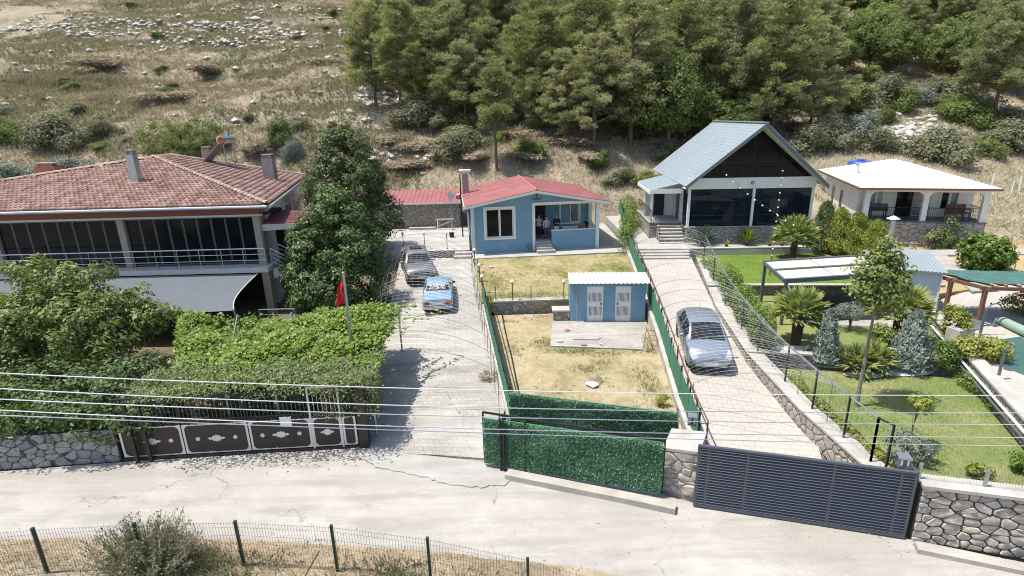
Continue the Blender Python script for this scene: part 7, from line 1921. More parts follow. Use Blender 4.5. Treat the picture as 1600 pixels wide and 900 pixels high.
# ---- grass and weeds
def tufts(name, label, pts, h, mat, seed, blades=3, width=.12, lean=.5):
    rng = np.random.default_rng(seed); p = np.repeat(pts, blades, 0) + np.concatenate([rng.normal(0, h*.25, (len(pts)*blades, 2)), np.zeros((len(pts)*blades, 1))], 1)
    d = rng.normal(0, lean, (len(p), 3)); d[:,2] = 1; nr = np.cross(unit(d), rng.normal(size=d.shape))
    V_, F_ = leaf_quads(rng, p, nr, h, width, .45, along=unit(d)*3)
    o = npmesh(name, V_, F_, L[mat], None, var=np.clip(rng.normal(.5, .22, len(p)), 0, 1), kind='stuff'); tag(o, label, 'grass'); return o
rg_ = np.random.default_rng(15)
def hillpts(n, x0, x1, y0, y1, cond=None):
    x = rg_.uniform(x0, x1, n); y = rg_.uniform(y0, y1, n)
    k = np.ones(n, bool) if cond is None else cond(x, y)
    x, y = x[k], y[k]; return np.stack([x, y, hz(x, y)], 1)
tufts('dry_hill_grass', 'dry straw coloured grass tufts over the hillside', hillpts(80000, -100, 0, 50, 140, lambda x, y: (x < -.16*y) & (np.abs(x) < y*.98+6)), .5, 'dry', 41, 3, .11, .7)
tufts('green_hill_weeds', 'low grey green weeds over the hillside', hillpts(80000, -100, 0, 50, 140, lambda x, y: (x < -.16*y) & (vnoise(x*.15, y*.2+70) > -.1) & (np.abs(x) < y*.98+6)), .45, 'scrub', 42, 3, .26, .9)
tufts('brown_hill_weeds', 'brown withered weeds over the hillside', hillpts(80000, -100, 20, 50, 140, lambda x, y: (x < .1*y) & (vnoise(x*.13+80, y*.17) > -.3) & (x > -y*.98-6)), .5, 'drybrown', 43, 3, .12, .9)
tufts('straw_patch', 'bright straw yellow grass patch on the left slope', (lambda q: np.stack([q[:,0], q[:,1], hz(q[:,0], q[:,1])], 1))(np.array(RT(60, 138))[:2]+rg_.normal(0, 1, (3500, 2))*np.array([6.5, 1.6])), .55, 'dry', 47, 3, .12, .5)
tufts('straw_patch', 'straw yellow grass strip above the large dark bush', (lambda q: np.stack([q[:,0], q[:,1], hz(q[:,0], q[:,1])], 1))(np.array(RT(130, 165))[:2]+rg_.normal(0, 1, (2200, 2))*np.array([5.5, 1.0])), .5, 'dry', 48, 3, .12, .5)
tufts('bank_grass', 'dry grass on the bank behind the blue house and outbuilding', hillpts(9000, -16, 24, 49.5, 60), .4, 'dry', 44, 3, .09, .7)
tufts('field_grass', 'dry grass of the field behind the white house', hillpts(16000, 25, 70, 33, 62), .4, 'dry', 45, 3, .1, .7)
tufts('wood_floor', 'dry litter and low plants on the floor of the wood', hillpts(14000, -14, 75, 56, 90, lambda x, y: x > -.22*y), .45, 'drybrown', 46, 3, .14, .9)
def quadpts(n, A, B, C_, D, cond=None, seed=1):
    rng = np.random.default_rng(seed); u, v = rng.uniform(0, 1, (2, n, 1)); A, B, C_, D = (np.array(q) for q in (A, B, C_, D))
    p = (A*(1-u)+B*u)*(1-v)+(D*(1-u)+C_*u)*v
    if cond is not None: p = p[cond(p[:,0], p[:,1])]
    return p
ly = (W(800, 672, .42), W(1072, 690, .42), (7.45, 28.75, .5), W(757, 493, .5))
tufts('yard_straw', 'dry cut straw lying over the lower yard', quadpts(9000, *ly, seed=1), .09, 'dry', 51, 2, .1, 1.4)
rw = np.random.default_rng(62)
def blobs(lst, z): return np.concatenate([np.array(P(a, b, z))+np.concatenate([rw.normal(0, 1, (n, 2))*np.array([sx, sy]), np.zeros((n, 1))], 1) for a, b, sx, sy, n in lst])
tufts('yard_weeds', 'green weed patches in the lower yard', blobs([(850, 537, .35, .4, 220), (895, 549, .7, .22, 330), (950, 552, .8, .25, 260), (915, 577, .35, .2, 130), (935, 595, .2, .25, 90), (1012, 600, .3, .9, 380), (802, 548, .3, .4, 130), (850, 497, .6, .2, 160), (795, 503, .3, .2, 120), (880, 625, .6, .5, 120), (1000, 655, .4, .5, 110), (945, 567, .3, .2, 60)], .46), .10, 'grass', 52, 3, .14, .9)
uy = (W(752, 473, 1.15), W(1010, 466, 1.15), W(984, 394, 1.5), W(740, 405, 1.46))
tufts('upper_yard_straw', 'dry grass over the upper yard', quadpts(7000, *uy, seed=3), .09, 'dry', 53, 2, .1, 1.2)
tufts('upper_yard_grass', 'green grass patches in the upper yard', blobs([(790, 410, 1.4, .35, 420), (880, 406, 2.0, .4, 700), (950, 402, 1.0, .7, 900), (968, 415, .45, 1.2, 700), (775, 440, .5, 1.4, 420), (800, 462, 1.2, .35, 420), (860, 462, 1.0, .3, 300), (830, 430, 1.6, .8, 240)], 1.33), .11, 'grass', 54, 3, .12, .8)
ll = (W(1362, 738, .86), W(1800, 790, .86), W(1522, 592, .86), W(1196, 574, .86))
tufts('lawn_grass', 'short grass of the lower lawn', quadpts(24000, *ll, seed=5), .045, 'grass', 55, 2, .14, .9)
tufts('upper_lawn_grass', 'short grass of the upper lawn', quadpts(9000, W(1108, 444, 1.8), W(1470, 444, 1.8), W(1320, 392, 1.8), W(1086, 397, 1.8), seed=6), .06, 'grass', 56, 2, .14, .9)
tufts('bank_weeds', 'dry weeds along the near fence and road edge', np.concatenate([np.stack([rg_.uniform(-22, 6, 7000), np.zeros(7000), np.zeros(7000)], 1)]) * 1.0 if False else (lambda x, v: np.stack([x, np.interp(x, ne[:,0], ne[:,1])-v, hz(x, np.interp(x, ne[:,0], ne[:,1])-v)], 1))(rg_.uniform(-20, 5, 9000), rg_.uniform(-.05, 2.6, 9000)), .13, 'dry', 57, 3, .1, 1.0)
tufts('fence_weeds', 'green weeds among the dry growth by the near fence', (lambda x, v: np.stack([x, np.interp(x, ne[:,0], ne[:,1])-v, hz(x, np.interp(x, ne[:,0], ne[:,1])-v)], 1))(np.concatenate([rg_.normal(-3.2, .6, 260), rg_.normal(-1.0, .9, 90), rg_.normal(-8.3, 1.2, 450)]), np.concatenate([rg_.uniform(.3, 1.6, 800)])), .22, 'scrub', 58, 3, .12, .8)
# ---- trees around the houses
q = Vector((-10.0, 30.2, .5))
tree('laurel_tree', 'dense dark green tree in front, between the tiled house and the left drive', q, 4.5, .16, [((0,0,1.9),(2.9,2.5,2.0)), ((.2,0,3.7),(2.5,2.1,1.8)), ((.3,0,5.2),(1.65,1.5,1.3)), ((.35,0,6.2),(.85,.85,.8))], 460, 80, .45, .17, .55, 'laurel2', 'bark', 301, 10, inner=.72)  # lit leaf copy sets this tree off against the one behind
q = Vector((-11.4, 39.2, 1.2))
tree('laurel_tree', 'taller dense dark green tree behind, at the corner of the tiled house', q, 6.5, .2, [((0,0,3.2),(3.3,3,2.9)), ((0,0,5.6),(2.8,2.6,2.4)), ((-.1,0,7.6),(1.9,1.8,1.7)), ((-.1,0,8.9),(.95,.95,1.0))], 460, 80, .5, .19, .55, 'laurel', 'bark', 302, 10, inner=.72)
q = PY(110, 640, 22.5); q.z = .3
tree('leafy_tree', 'broad leafy green tree in front of the tiled house at the left', q, 2.8, .17, [((-2.6,0,2.2),(3.4,3.0,1.6)), ((1.2,-.2,2.3),(3.2,2.8,1.6)), ((.0,.0,3.2),(3.0,2.2,.9)), ((1.4,.6,4.4),(1.3,1.0,.6)), ((-.4,.4,4.8),(1.0,.8,.45)), ((3.4,.5,3.5),(1.2,.9,.6)), ((-3.2,.4,3.7),(1.3,1,.6)), ((4.1,.6,2.6),(1.2,.9,.7))], 480, 60, .42, .21, .42, 'fig', 'bark_g', 303, 26, inner=.35)
q = PY(235, 690, 18.6); q.z = .3
tree('jasmine_hedge', 'dark hedge behind the left stone wall', (-15.5, 17.15, .25), 1, .0, [((-2.5,0,1.15),(3.4,1.1,1.1)), ((1.4,.0,1.2),(2.8,1.1,1.1)), ((-7,0,1.1),(3.2,1.1,1.2)), ((-1,1.6,1.3),(5,1.2,1.2)), ((-3,-.75,1.5),(5,.55,.35)), ((.5,-.7,1.7),(1.8,.55,.3))], 600, 60, .4, .15, .5, 'laurel2', 'bark', 304, 0, 'hedge', inner=.4)  # darker leaf colour stands in for the shade under the tree
# grape pergola
vA, vB, vC, vD = P(270, 606, 2.55), P(578, 584, 2.55), P(622, 478, 2.75), P(285, 492, 2.75)
t = thing('vine_pergola', 'pergola covered with bright green grape vine beside the left drive', 'pergola', (vB.x, vB.y, .3))
for a in np.linspace(0, 1, 5):
    for q in (vA.lerp(vB, a), vD.lerp(vC, a)):
        m = MB(); m.tube([(q.x, q.y, .1), (q.x, q.y, q.z-.1)], .045, 6); m.build('post', M['galv'], t, world=True)
    m = MB(); m.tube([vA.lerp(vB, a)-Vector((0,0,.1)), vD.lerp(vC, a)-Vector((0,0,.1))], .03, 5); m.build('cross_bar', M['galv'], t, world=True)
rv = np.random.default_rng(310); n = 46000
u, v = rv.uniform(0, 1, (2, n, 1)); A_, B_, C_, D_ = (np.array(x) for x in (vA, vB, vC, vD))
p = (A_*(1-u)+B_*u)*(1-v)+(D_*(1-u)+C_*u)*v
bumpz = .42*fbm(p[:,0]*.7, p[:,1]*.7, 3) + .16*fbm(p[:,0]*2.4, p[:,1]*2.4, 2)
p[:,2] += bumpz + rv.normal(0, .10, n) - .1; p[:,:2] += rv.normal(0, .12, (n,2)); keep = (bumpz > -.38) | (rv.uniform(0,1,n) < .35); p = p[keep]; bumpz = bumpz[keep]; n = len(p)
nr = np.stack([rv.normal(0,.55,n), rv.normal(-.15,.55,n), np.ones(n)], 1)
V_, F_ = leaf_quads(rv, p, nr, .135, .85, .4); npmesh('vine_leaves', V_, F_, L['vine'], t, var=np.clip(rv.normal(.5,.2,n)+.5*bumpz, 0, 1), world=True)
m = MB(); lv = []
for a, b in ((P(600, 500, 2.9), P(648, 470, 3.3)), (P(605, 515, 2.7), P(690, 482, 2.9)), (P(585, 530, 2.7), P(640, 505, 2.8)), (P(590, 490, 2.9), P(625, 472, 3.3))):
    pts = [a.lerp(b, s_)+Vector((0,0,.15*math.sin(s_*5))) for s_ in np.linspace(0, 1, 8)]; m.tube(pts, .012, 4)
    for s_ in np.linspace(0, 1, 46): lv.append(np.array(a.lerp(b, s_)+Vector((0,0,.15*math.sin(s_*5))))+rv.normal(0,.09,3))
m.build('runner_stems', M['bark'], t, world=True)
lv = np.array(lv); V_, F_ = leaf_quads(rv, lv, np.stack([rv.normal(0,.5,len(lv)), rv.normal(0,.5,len(lv)), np.ones(len(lv))], 1), .16, .85); npmesh('runner_leaves', V_, F_, L['vine'], t, var=rv.uniform(.3,1,len(lv)), world=True)
m = MB()
for a in (.2, .5, .85): q = vA.lerp(vB, a); m = MB(); m.tube([(q.x, q.y+.3, .2), (q.x+.05, q.y+.2, 1.2), (q.x-.05, q.y+.25, 2.4)], [.06,.05,.04], 6); m.build('vine_stem', M['bark'], t, world=True, smooth=True)

# jasmine growing over the ornamental gate
def gatepts(n, s0, s1, z0, z1, rng, thick=.3, off=.55):
    s_ = rng.uniform(s0, s1, n); d = (gB-gA).normalized(); nn_ = np.array([-d.y, d.x, 0])
    base = np.array(gA)+np.outer(s_, np.array(d))+np.outer(rng.normal(off, thick, n), nn_); base[:,2] = rng.uniform(z0, z1, n); return base
t = thing('jasmine_creeper', 'grey green jasmine hedge growing over the top of the ornamental gate', 'creeper', gA+Vector((3.5,.6,0)))
rj = np.random.default_rng(320)
p = np.concatenate([gatepts(9000, .6, 7.6, 2.25, 2.85, rj, .38, .75), gatepts(3600, .4, 7.4, .5, 2.3, rj, .16, .95), gatepts(1800, 1.0, 8.2, 2.55, 2.95, rj, .3, -.3), gatepts(3200, 6.9, 8.7, 1.2, 2.9, rj, .35, .45)])
p[:,2] += .18*fbm(p[:,0]*1.4, p[:,1]*1.4+3, 3)
V_, F_ = leaf_quads(rj, p, np.stack([rj.normal(0,.6,len(p)), rj.normal(-.5,.5,len(p)), np.full(len(p),.8)], 1), .11, .5); npmesh('creeper_leaves', V_, F_, L['jasmine'], t, var=rj.uniform(0,1,len(p)), world=True)
m = MB()
for k in range(9): q = gA.lerp(gB, .08+.105*k); m.tube([(q.x,q.y+.9,.1),(q.x+.1,q.y+.85,1.3),(q.x-.05,q.y+.7,2.4)], [.03,.025,.015], 5)
m.build('creeper_stems', M['bark'], t, world=True)
# tree on the slope behind the tiled house
q = on_hill(-35, 57)
q = PY(285, 235, 55); q.z = float(hz(q.x, q.y))
zc_ = PY(285, 212, 55).z - q.z
tree('willow_bush', 'large light green bushy tree on the slope behind the tiled roof', q, zc_, .14, [((-1.6,0,zc_-.2),(2.6,2.2,1.8)), ((1.7,0,zc_-.1),(2.7,2.2,1.7)), ((0,0,zc_-1.6),(3.6,2.5,2))], 240, 60, .5, .24, .35, 'scrub_g', 'bark', 330, 10)
# hedge and planting along the paved drive
t = None
def rowhedge(label, path, r, h, mat, seed, n, size=.10, name='hedge'):
    rng = np.random.default_rng(seed); p_ = [Vector(q) for q in path]; o = p_[0]; t = thing(name, label, 'hedge', o)
    pts = []; nr = []
    for i in range(n):
        x = rng.uniform(0, len(p_)-1.001); k = int(x); c = p_[k].lerp(p_[k+1], x-k); lump = .75+.35*math.sin(x*7.0+seed)
        d = rng.normal(size=3); d /= np.linalg.norm(d); q = np.array(c)+np.array([d[0]*r*lump, d[1]*r*lump, h*.5+d[2]*h*.5*lump]); pts.append(q); nr.append(d+np.array([0,0,.4])+rng.normal(0,.35,3))
    V_, F_ = leaf_quads(rng, np.array(pts), np.array(nr), size, .55); npmesh('leaves', V_, F_, L[mat], t, var=rng.uniform(0,1,n), world=True)
    m = MB()
    for i in range(len(p_)-1):
        for u in (.2, .6): c = p_[i].lerp(p_[i+1], u); m.tube([c, c+Vector((.03,.02,h*.8))], .018, 4)
    m.build('stems', M['bark'], t, world=True)
rowhedge('climbing hedge on the garden fence beside the paved drive', [kr[k]+Vector((.35,0,0)) for k in (4,5,6)] + [kr[6].lerp(kr[7], .6)+Vector((.35,0,0))], .5, 1.75, 'vine', 401, 14000)
rowhedge('low hedge strip between the garden fence and the lower lawn', [kr[k]+Vector((.42,.1,-.15)) for k in (0,1,2,3)], .22, .35, 'yellow', 402, 3000, .08)
rowhedge('low shrubs along the foot of the pool wall', [W(1505, 600, .85), W(1560, 645, .85), W(1640, 712, .85), W(1700, 765, .85)], .3, .55, 'bright', 403, 3200, .10)
rowhedge('clipped green hedge beside the steps to the cottage', [W(975, 392, 1.75), W(985, 360, 2.0), W(980, 330, 2.3)], .75, 1.7, 'bright', 404, 7500, .12)
rowhedge('small hedge at the top of the paved drive', [W(1095, 410, 1.9), W(1112, 425, 1.85), W(1120, 440, 1.8)], .3, .5, 'bright', 405, 1400, .09)
# palms
def palm(label, loc, h, rad, seed, fr=24, name='fan_palm'):
    rng = np.random.default_rng(seed); t = thing(name, label, 'palm', loc, 0)
    m = MB(); pr = []; z = -.1
    while z < h: 
        r_ = .16*(1+.25*(z/h)) if h > .5 else .1; pr += [(r_*1.35, z), (r_*.9, z+.07)]; z += .09
    m.lathe(pr, 9); m.build('trunk', M['palm_trunk'], t)
    fm = []
    for k in range(3):
        vs_ = []; n = 15; pet = rad*.5
        P_, D_ = [], []
        for i in range(n):
            a = (i/(n-1)-.5)*2.7; d = np.array([math.cos(a), math.sin(a), -.25*abs(a)+.05+rng.normal(0,.05)]); P_.append([pet, 0, -.1*pet]); D_.append(d)
        V_, F_ = leaf_quads(rng, np.array(P_, float), np.tile([0,0,1.0],(n,1))+rng.normal(0,.15,(n,3)), rad*.6, .22, .12, along=np.array(D_)*6)
        pq = np.array([[0,-.02,0],[0,.02,0],[pet,.012,-.1*pet],[pet,-.012,-.1*pet]]); F2 = np.array([[0,1,2,3]])+len(V_)
        fm.append((np.concatenate([V_, pq]), np.concatenate([F_, F2]), np.concatenate([rng.uniform(.3,1,n), [.2]])))
    base = []
    for i in range(fr):
        k = i%3; a = i*2.399; el = R(84 - 96*(i/fr)**.9)
        Mx = Matrix.Translation((0,0,h)) @ Matrix.Rotation(a, 4, 'Z') @ Matrix.Rotation(-el, 4, 'Y') @ Matrix.Rotation(rng.normal(0,.25), 4, 'X')
        if i < 3:
            o = npmesh('frond', *fm[k][:2], L['palm'], t, var=fm[k][2]); o.matrix_local = Mx; base.append(o)
        else: share(base[k], t, Mx)
    return t
palm('tall fan palm in front of the cottage glass', P(1238, 404, 1.85), 1.35, 1.45, 501)
palm('fan palm on the garden terrace between the drive hedge and the grey bench', P(1243, 537, 1.3), 1.35, 1.2, 502)
palm('fan palm in front of the pale hut wall', P(1400, 532, 1.3), 1.25, 1.3, 503)
palm('short young palm left of the slender tree by the lawn edge', P(1338, 580, .9), .3, .85, 504, 16, 'young_palm'); palm('short young palm right of the slender tree by the lawn edge', P(1366, 578, .9), .35, .8, 505, 16, 'young_palm')
def rosette(label, loc, n, ln_, w, mat, seed, name, cat):
    rng = np.random.default_rng(seed); t = thing(name, label, cat, loc)
    a = rng.uniform(0, 2*PI, n); el = rng.uniform(.15, 1.4, n); d = np.stack([np.cos(a)*np.cos(el), np.sin(a)*np.cos(el), np.sin(el)], 1)
    nr = np.stack([-np.cos(a)*np.sin(el), -np.sin(a)*np.sin(el), np.cos(el)], 1)
    V_, F_ = leaf_quads(rng, np.tile([0,0,.1],(n,1))+d*.05, nr, ln_, w, .2, along=d*8); npmesh('leaves', V_, F_, L[mat], t, var=rng.uniform(0,1,n))
    m = MB(); m.lathe([(.1,-.1),(.12,.05),(.06,.2)], 8); m.build('stem', M['palm_trunk'], t)
for a in ((1097, 382, 2.2, 95, 1.25, .09, 'agave', 'grey green agave left of the cottage front'), (1167, 382, 2.2, 95, 1.05, .1, 'yellow', 'yellow striped yucca in the middle of the cottage front'), (1135, 385, 2.2, 26, .4, .12, 'yellow', 'tiny yellow plant between the agave and the yucca'), (1222, 384, 2.2, 40, .55, .12, 'palm', 'green yucca near the tall fan palm'), (1203, 384, 2.2, 24, .4, .12, 'yellow', 'tiny yellow plant right of the yucca')):
    rosette(a[7], P(*a[:3]), a[3], a[4], a[5], a[6], int(a[0]), 'rosette_plant', 'plant')
def conifer(label, loc, h, r, mat, seed, n=4200, size=.13, name='conifer', tilt=.5, ex=.8):
    rng = np.random.default_rng(seed); t = thing(name, label, 'conifer', loc)
    z = rng.uniform(0, 1, n)**1.15; a = rng.uniform(0, 2*PI, n); prof = r*(np.minimum(1, z*6+.35))*(1-z)**ex*(1+.3*np.sin(a*3+z*11+seed)*np.cos(a*2-z*7)); rr = prof*rng.uniform(.45, 1.05, n)
    p = np.stack([rr*np.cos(a), rr*np.sin(a), z*h+.08], 1); d = np.stack([np.cos(a)*tilt, np.sin(a)*tilt, np.ones(n)], 1)+rng.normal(0,.3,(n,3)); nr = np.stack([np.cos(a), np.sin(a), np.full(n,.3)], 1)+rng.normal(0,.4,(n,3))
    V_, F_ = leaf_quads(rng, p, nr, size, .32, .4, along=d*2); npmesh('foliage', V_, F_, L[mat], t, var=np.clip(rng.normal(.5,.2,n)+.2*np.sin(a*5+z*9),0,1))
    m = MB(); m.tube([(0,0,-.2),(0,0,h*.85)], [.06,.02], 6); m.build('trunk', M['bark'], t)
conifer('blue grey juniper at the left end of the lawn edge', P(1287, 570, .88), 2.25, .6, 'juniper', 511, 4200, .15, ex=.6); conifer('larger blue grey juniper at the right of the lawn edge', P(1417, 578, .88), 2.35, .85, 'juniper', 512, 5600, .15, ex=.6)
for k, a in enumerate(((1305, 398, 1.9, 2.9, 1.1, 'yellow', 'yellow green conifer nearest the cottage'), (1332, 402, 1.9, 2.7, 1.1, 'yellow', 'yellow green conifer between two others of its kind beside the cottage'), (1362, 408, 1.9, 2.4, 1.15, 'yellow', 'yellow green conifer nearest the flue pipe'), (1283, 392, 2.0, 3.1, 1.0, 'laurel', 'dark conifer at the corner of the cottage'))):
    conifer(a[6], P(*a[:3]), a[3], a[4], a[5], 520+k, 8500, .14, ex=.45)
# garden trees
q = P(1338, 634, .86)
tree('slender_tree', 'slender young tree with straight trunk on the lower lawn', q, 4.6, .065, [((.1,.1,4.75),(.85,.8,1.0)), ((.25,0,4.2),(.75,.7,.6)), ((-.25,0,4.3),(.65,.6,.5)), ((.1,0,5.5),(.4,.4,.45))], 150, 42, .32, .14, .6, 'scrub_g', 'bark_g', 531, 14, lean=(.1,.1), inner=.3, lf=5)
q = P(1420, 694, .86); hh = ht(q, 628)
tree('sapling', 'thin sapling with small yellow green crown on the lower lawn', q, hh-.1, .02, [((.05,0,hh),(.32,.3,.2))], 22, 16, .12, .12, .5, 'yellow', 'bark', 532, 6, lean=(.05,0))
tree('garden_shrub', 'blue green shrub at the lawn corner behind the slatted gate', P(1418, 722, .86), .5, .03, [((0,0,.55),(.75,.5,.4)), ((.4,0,.45),(.5,.4,.3))], 50, 30, .2, .10, .45, 'silver', 'bark', 533, 8, 'shrub')
tree('garden_shrub', 'small bright plant at the foot of the right stone wall on the lawn', P(1528, 745, .86), .2, .02, [((0,0,.2),(.3,.25,.2))], 18, 20, .12, .12, .4, 'yellow', 'bark', 534, 4, 'shrub'); tree('garden_shrub', 'small bright plant at the right picture edge on the lawn', P(1592, 735, .86), .25, .02, [((0,0,.3),(.3,.25,.3))], 18, 20, .12, .12, .4, 'bright', 'bark', 535, 4, 'shrub')
tree('olive_topiary', 'small olive tree with rounded crown before the grey bench', P(1327, 517, 1.3), .7, .06, [((0,0,.95),(.62,.55,.33))], 60, 36, .2, .08, .35, 'silver', 'bark', 536, 8)
tree('garden_shrub', 'rounded green shrub right of the small olive tree', P(1376, 545, 1.3), .5, .04, [((0,0,.6),(.55,.5,.5))], 60, 34, .2, .10, .5, 'fig', 'bark', 537, 7, 'shrub')
tree('garden_shrub', 'pale green shrub behind the young palms', P(1325, 562, 1.3), .4, .03, [((0,0,.3),(.6,.4,.3)), ((.7,0,.28),(.5,.35,.28))], 44, 30, .18, .10, .4, 'jasmine', 'bark', 538, 6, 'shrub')
tree('garden_shrub', 'green shrub at the right end of the lawn edge below the pool wall', P(1468, 582, .88), .6, .03, [((0,0,.7),(.5,.45,.6)), ((.3,.1,.9),(.4,.35,.35))], 60, 34, .2, .10, .5, 'bright', 'bark', 539, 7, 'shrub')
tree('garden_shrub', 'yellow green shrub on the pool terrace near the pergola', P(1490, 528, 1.5), .6, .03, [((0,0,.7),(.5,.45,.6)), ((-.1,.1,1.1),(.35,.3,.3))], 60, 34, .2, .12, .5, 'yellow', 'bark', 540, 7, 'shrub')
tree('garden_shrub', 'wide yellow green shrub spilling over the pool wall', P(1527, 560, 1.5), .4, .03, [((0,0,.45),(.85,.6,.45)), ((.5,-.1,.4),(.6,.5,.4))], 90, 34, .22, .13, .5, 'yellow', 'bark', 541, 8, 'shrub')
tree('garden_shrub', 'large leafy bush in the garden of the white house', P(1535, 420, 1.9), .9, .05, [((0,0,1.0),(1.25,1.0,.95)), ((.5,0,.7),(.9,.8,.7))], 150, 34, .3, .2, .7, 'bright', 'bark', 542, 8, 'shrub')
tree('flower_bed', 'flowering shrub bed before the stone base of the white house', P(1485, 384, 2.15), .5, .03, [((-.7,0,.6),(1.0,.6,.6)), ((.9,0,.55),(1.1,.6,.6)), ((-.2,.1,1.2),(.4,.4,.7))], 130, 34, .25, .13, .5, 'jasmine', 'bark', 543, 8, 'shrub')
tree('flower_bed', 'red flowering roses at the right picture edge by the pergola', P(1600, 492, 1.5), .5, .03, [((0,0,.6),(1.0,.7,.5))], 60, 34, .22, .11, .5, 'fig', 'bark', 544, 8, 'shrub')
t = bpy.data.objects['flower_bed.001']; rr_ = np.random.default_rng(3); p = rr_.normal(0, 1, (60,3))*np.array([.5,.4,.25])+np.array([0,-.2,.75]); V_, F_ = leaf_quads(rr_, p, rr_.normal(size=(60,3))+np.array([0,-1,1]), .14, .9); npmesh('blooms', V_, F_, L['flower'], t, var=rr_.uniform(0,1,60))
for k, (px, py) in enumerate(((1300, 570), (1352, 586), (1415, 582), (1236, 545))):
    m = MB(); c = P(px, py, .872 if k < 3 else 1.312); n = 14; m.add([c+Vector((math.cos(a)*(.8 if k != 2 else 1.2)*(1+.15*math.sin(a*3)), math.sin(a)*.32, .012)) for a in np.linspace(0, 2*PI, n, False)], [tuple(range(n))]); o = m.build('gravel_bed', M['white_gravel']); o['kind'] = 'structure'
# bush in the foreground behind the mesh fence
def wispy(label, loc, h, spread, n_st, seed, mat='jasmine', leaf=.06, name='roadside_bush'):
    rng = np.random.default_rng(seed); t = thing(name, label, 'bush', loc); m = MB(); P_, D_ = [], []
    for i in range(n_st):
        a = rng.uniform(0, 2*PI); s_ = spread*rng.uniform(.1,1)**.7; hh = h*rng.uniform(.55, 1.05)*(1-.3*s_/spread); b = Vector((math.cos(a)*s_*.35, math.sin(a)*s_*.3, 0)); e = Vector((math.cos(a)*s_, math.sin(a)*s_*.75, hh)); md = b.lerp(e,.5)+Vector((0,0,.15*hh))
        pts = [b, b.lerp(md,.5), md, md.lerp(e,.5)+Vector((0,0,.03)), e]; m.tube(pts, [.012,.01,.008,.006,.003], 3, False)
        k = int(hh*26)
        for q in range(k):
            u = rng.uniform(.15, 1); c = b.lerp(md, u*2) if u < .5 else md.lerp(e, u*2-1); P_.append(np.array(c)+rng.normal(0,.03,3)); D_.append(np.array((e-b).normalized())*.8+rng.normal(0,.7,3))
    m.build('stems', M['bark_g'], t); P_ = np.array(P_); D_ = np.array(D_); n = len(P_)
    V_, F_ = leaf_quads(rng, P_, np.cross(D_, rng.normal(size=(n,3)))+np.array([0,0,.4]), leaf, .35, .4, along=unit(D_)*3); npmesh('leaves', V_, F_, L[mat], t, var=rng.uniform(0,1,n))
wispy('tall wispy grey green bush growing through the near mesh fence', P(240, 915, -.6), 2.05, 1.6, 420, 601, 'scrub', .075)
wispy('low sparse green weed bush right of the wispy bush at the fence', P(330, 905, -.5), .9, .9, 120, 602, 'scrub_g')
wispy('sparse weeds at the fence near the bottom middle of the picture', P(625, 935, -.4), .8, .8, 110, 603, 'scrub_g', .05)
# pebbles and crumbled concrete along the road edges
m = MB(); rp_ = np.random.default_rng(14)
for i in range(260):
    x = rp_.uniform(-18, 13); far_ = np.interp(x, fa[:,0], fa[:,1]); nr_ = np.interp(x, ne[:,0], ne[:,1]); e = rp_.uniform()
    y = far_-abs(rp_.normal(0,.35))-.05 if e < .45 else nr_+abs(rp_.normal(0,.4)) if e < .8 else rp_.uniform(nr_, far_)
    s_ = rp_.uniform(.010, .035)*(1 if e < .9 else 1.3); rock_geo(rp_, (x, y, .015), (s_*1.2, s_, s_*.6), m)
o = m.build('road_pebbles', M['kerb'], kind='stuff'); tag(o, 'pebbles and crumbs of concrete along the road edges', 'pebbles')
# ------------------------------------------------------------------ small things in the yards
m = MB(); m.slab([P(860, 540, .545), P(1004, 546, .545), P(1012, 500, .55), P(864, 498, .55)], .15); o = m.build('shed_apron', M['drive'], kind='structure')
t = thing('stone_bench', 'squat stone block bench left of the blue shed', 'bench', P(876, 500, .5), R(-2))
m = MB(); m.box(-.4,-.25,0,.4,.35,.55); m.build('base', M['rubble'], t); m = MB(); m.box(-.46,-.3,.552,.46,.42,.65); m.build('top_slab', M['coping'], t)
rk2 = np.random.default_rng(4)
for px, py, s_, mt, lab in ((886, 517, .1, 'brick_red', 'small reddish brick by the corner of the shed'), (875, 534, .12, 'rock', 'small stone on the shed apron at its left edge'), (912, 540, .11, 'brick_red', 'reddish stone at the front edge of the shed apron'), (940, 539, .1, 'rock', 'pale stone at the middle front edge of the shed apron'), (925, 603, .22, 'plate', 'crumpled white rag lying in the lower yard'), (768, 418, .13, 'rock', 'pale stone at the upper yard corner by the lamps'), (1230, 648, .0, 'rock', '')):
    if s_ == 0: continue
    m = MB(); rock_geo(rk2, (0,0,s_*.3), (s_*1.5, s_, s_*.6), m); o = m.build('loose_stone' if 'rag' not in lab else 'white_rag', M[mt]); o.location = P(px, py, .55 if py < 560 and py > 480 else (.46 if py > 560 else 1.42)); tag(o, lab, 'stone' if 'rag' not in lab else 'rag')
t = thing('plank_pile', 'pale planks lying on the apron before the shed', 'planks', P(915, 530, .55), R(-6))
for k in range(3): m = MB(); m.box(-.6+.1*k, -.12+.11*k, .01, .55+.1*k, -.03+.11*k, .05); m.build('plank', M['coping'], t)
m = MB(); m.tube([P(784, 488, .56), P(790, 520, .5), P(800, 560, .48), P(806, 590, .47), P(812, 618, .46)], .035, 6); o = m.build('black_hose', M['black']); tag(o, 'black pipe lying along the left side of the lower yard', 'pipe')
t = thing('iron_rack', 'thin rusty iron rack leaning at the right side of the lower yard', 'rack', P(1025, 545, .55))
m = MB(); m.tube([(-.15,0,0),(-.3,.6,.75)], .018, 5); m.tube([(.15,-.2,0),(0,.5,.75)], .018, 5); m.build('upright', M['wood'], t); m = MB(); 
for k in range(4): u = .2+.25*k; m = MB(); m.tube([(-.15-.15*u,.6*u,.75*u),(.15-.15*u,-.2+.7*u,.75*u)], .014, 5); m.build('rung', M['wood'], t)
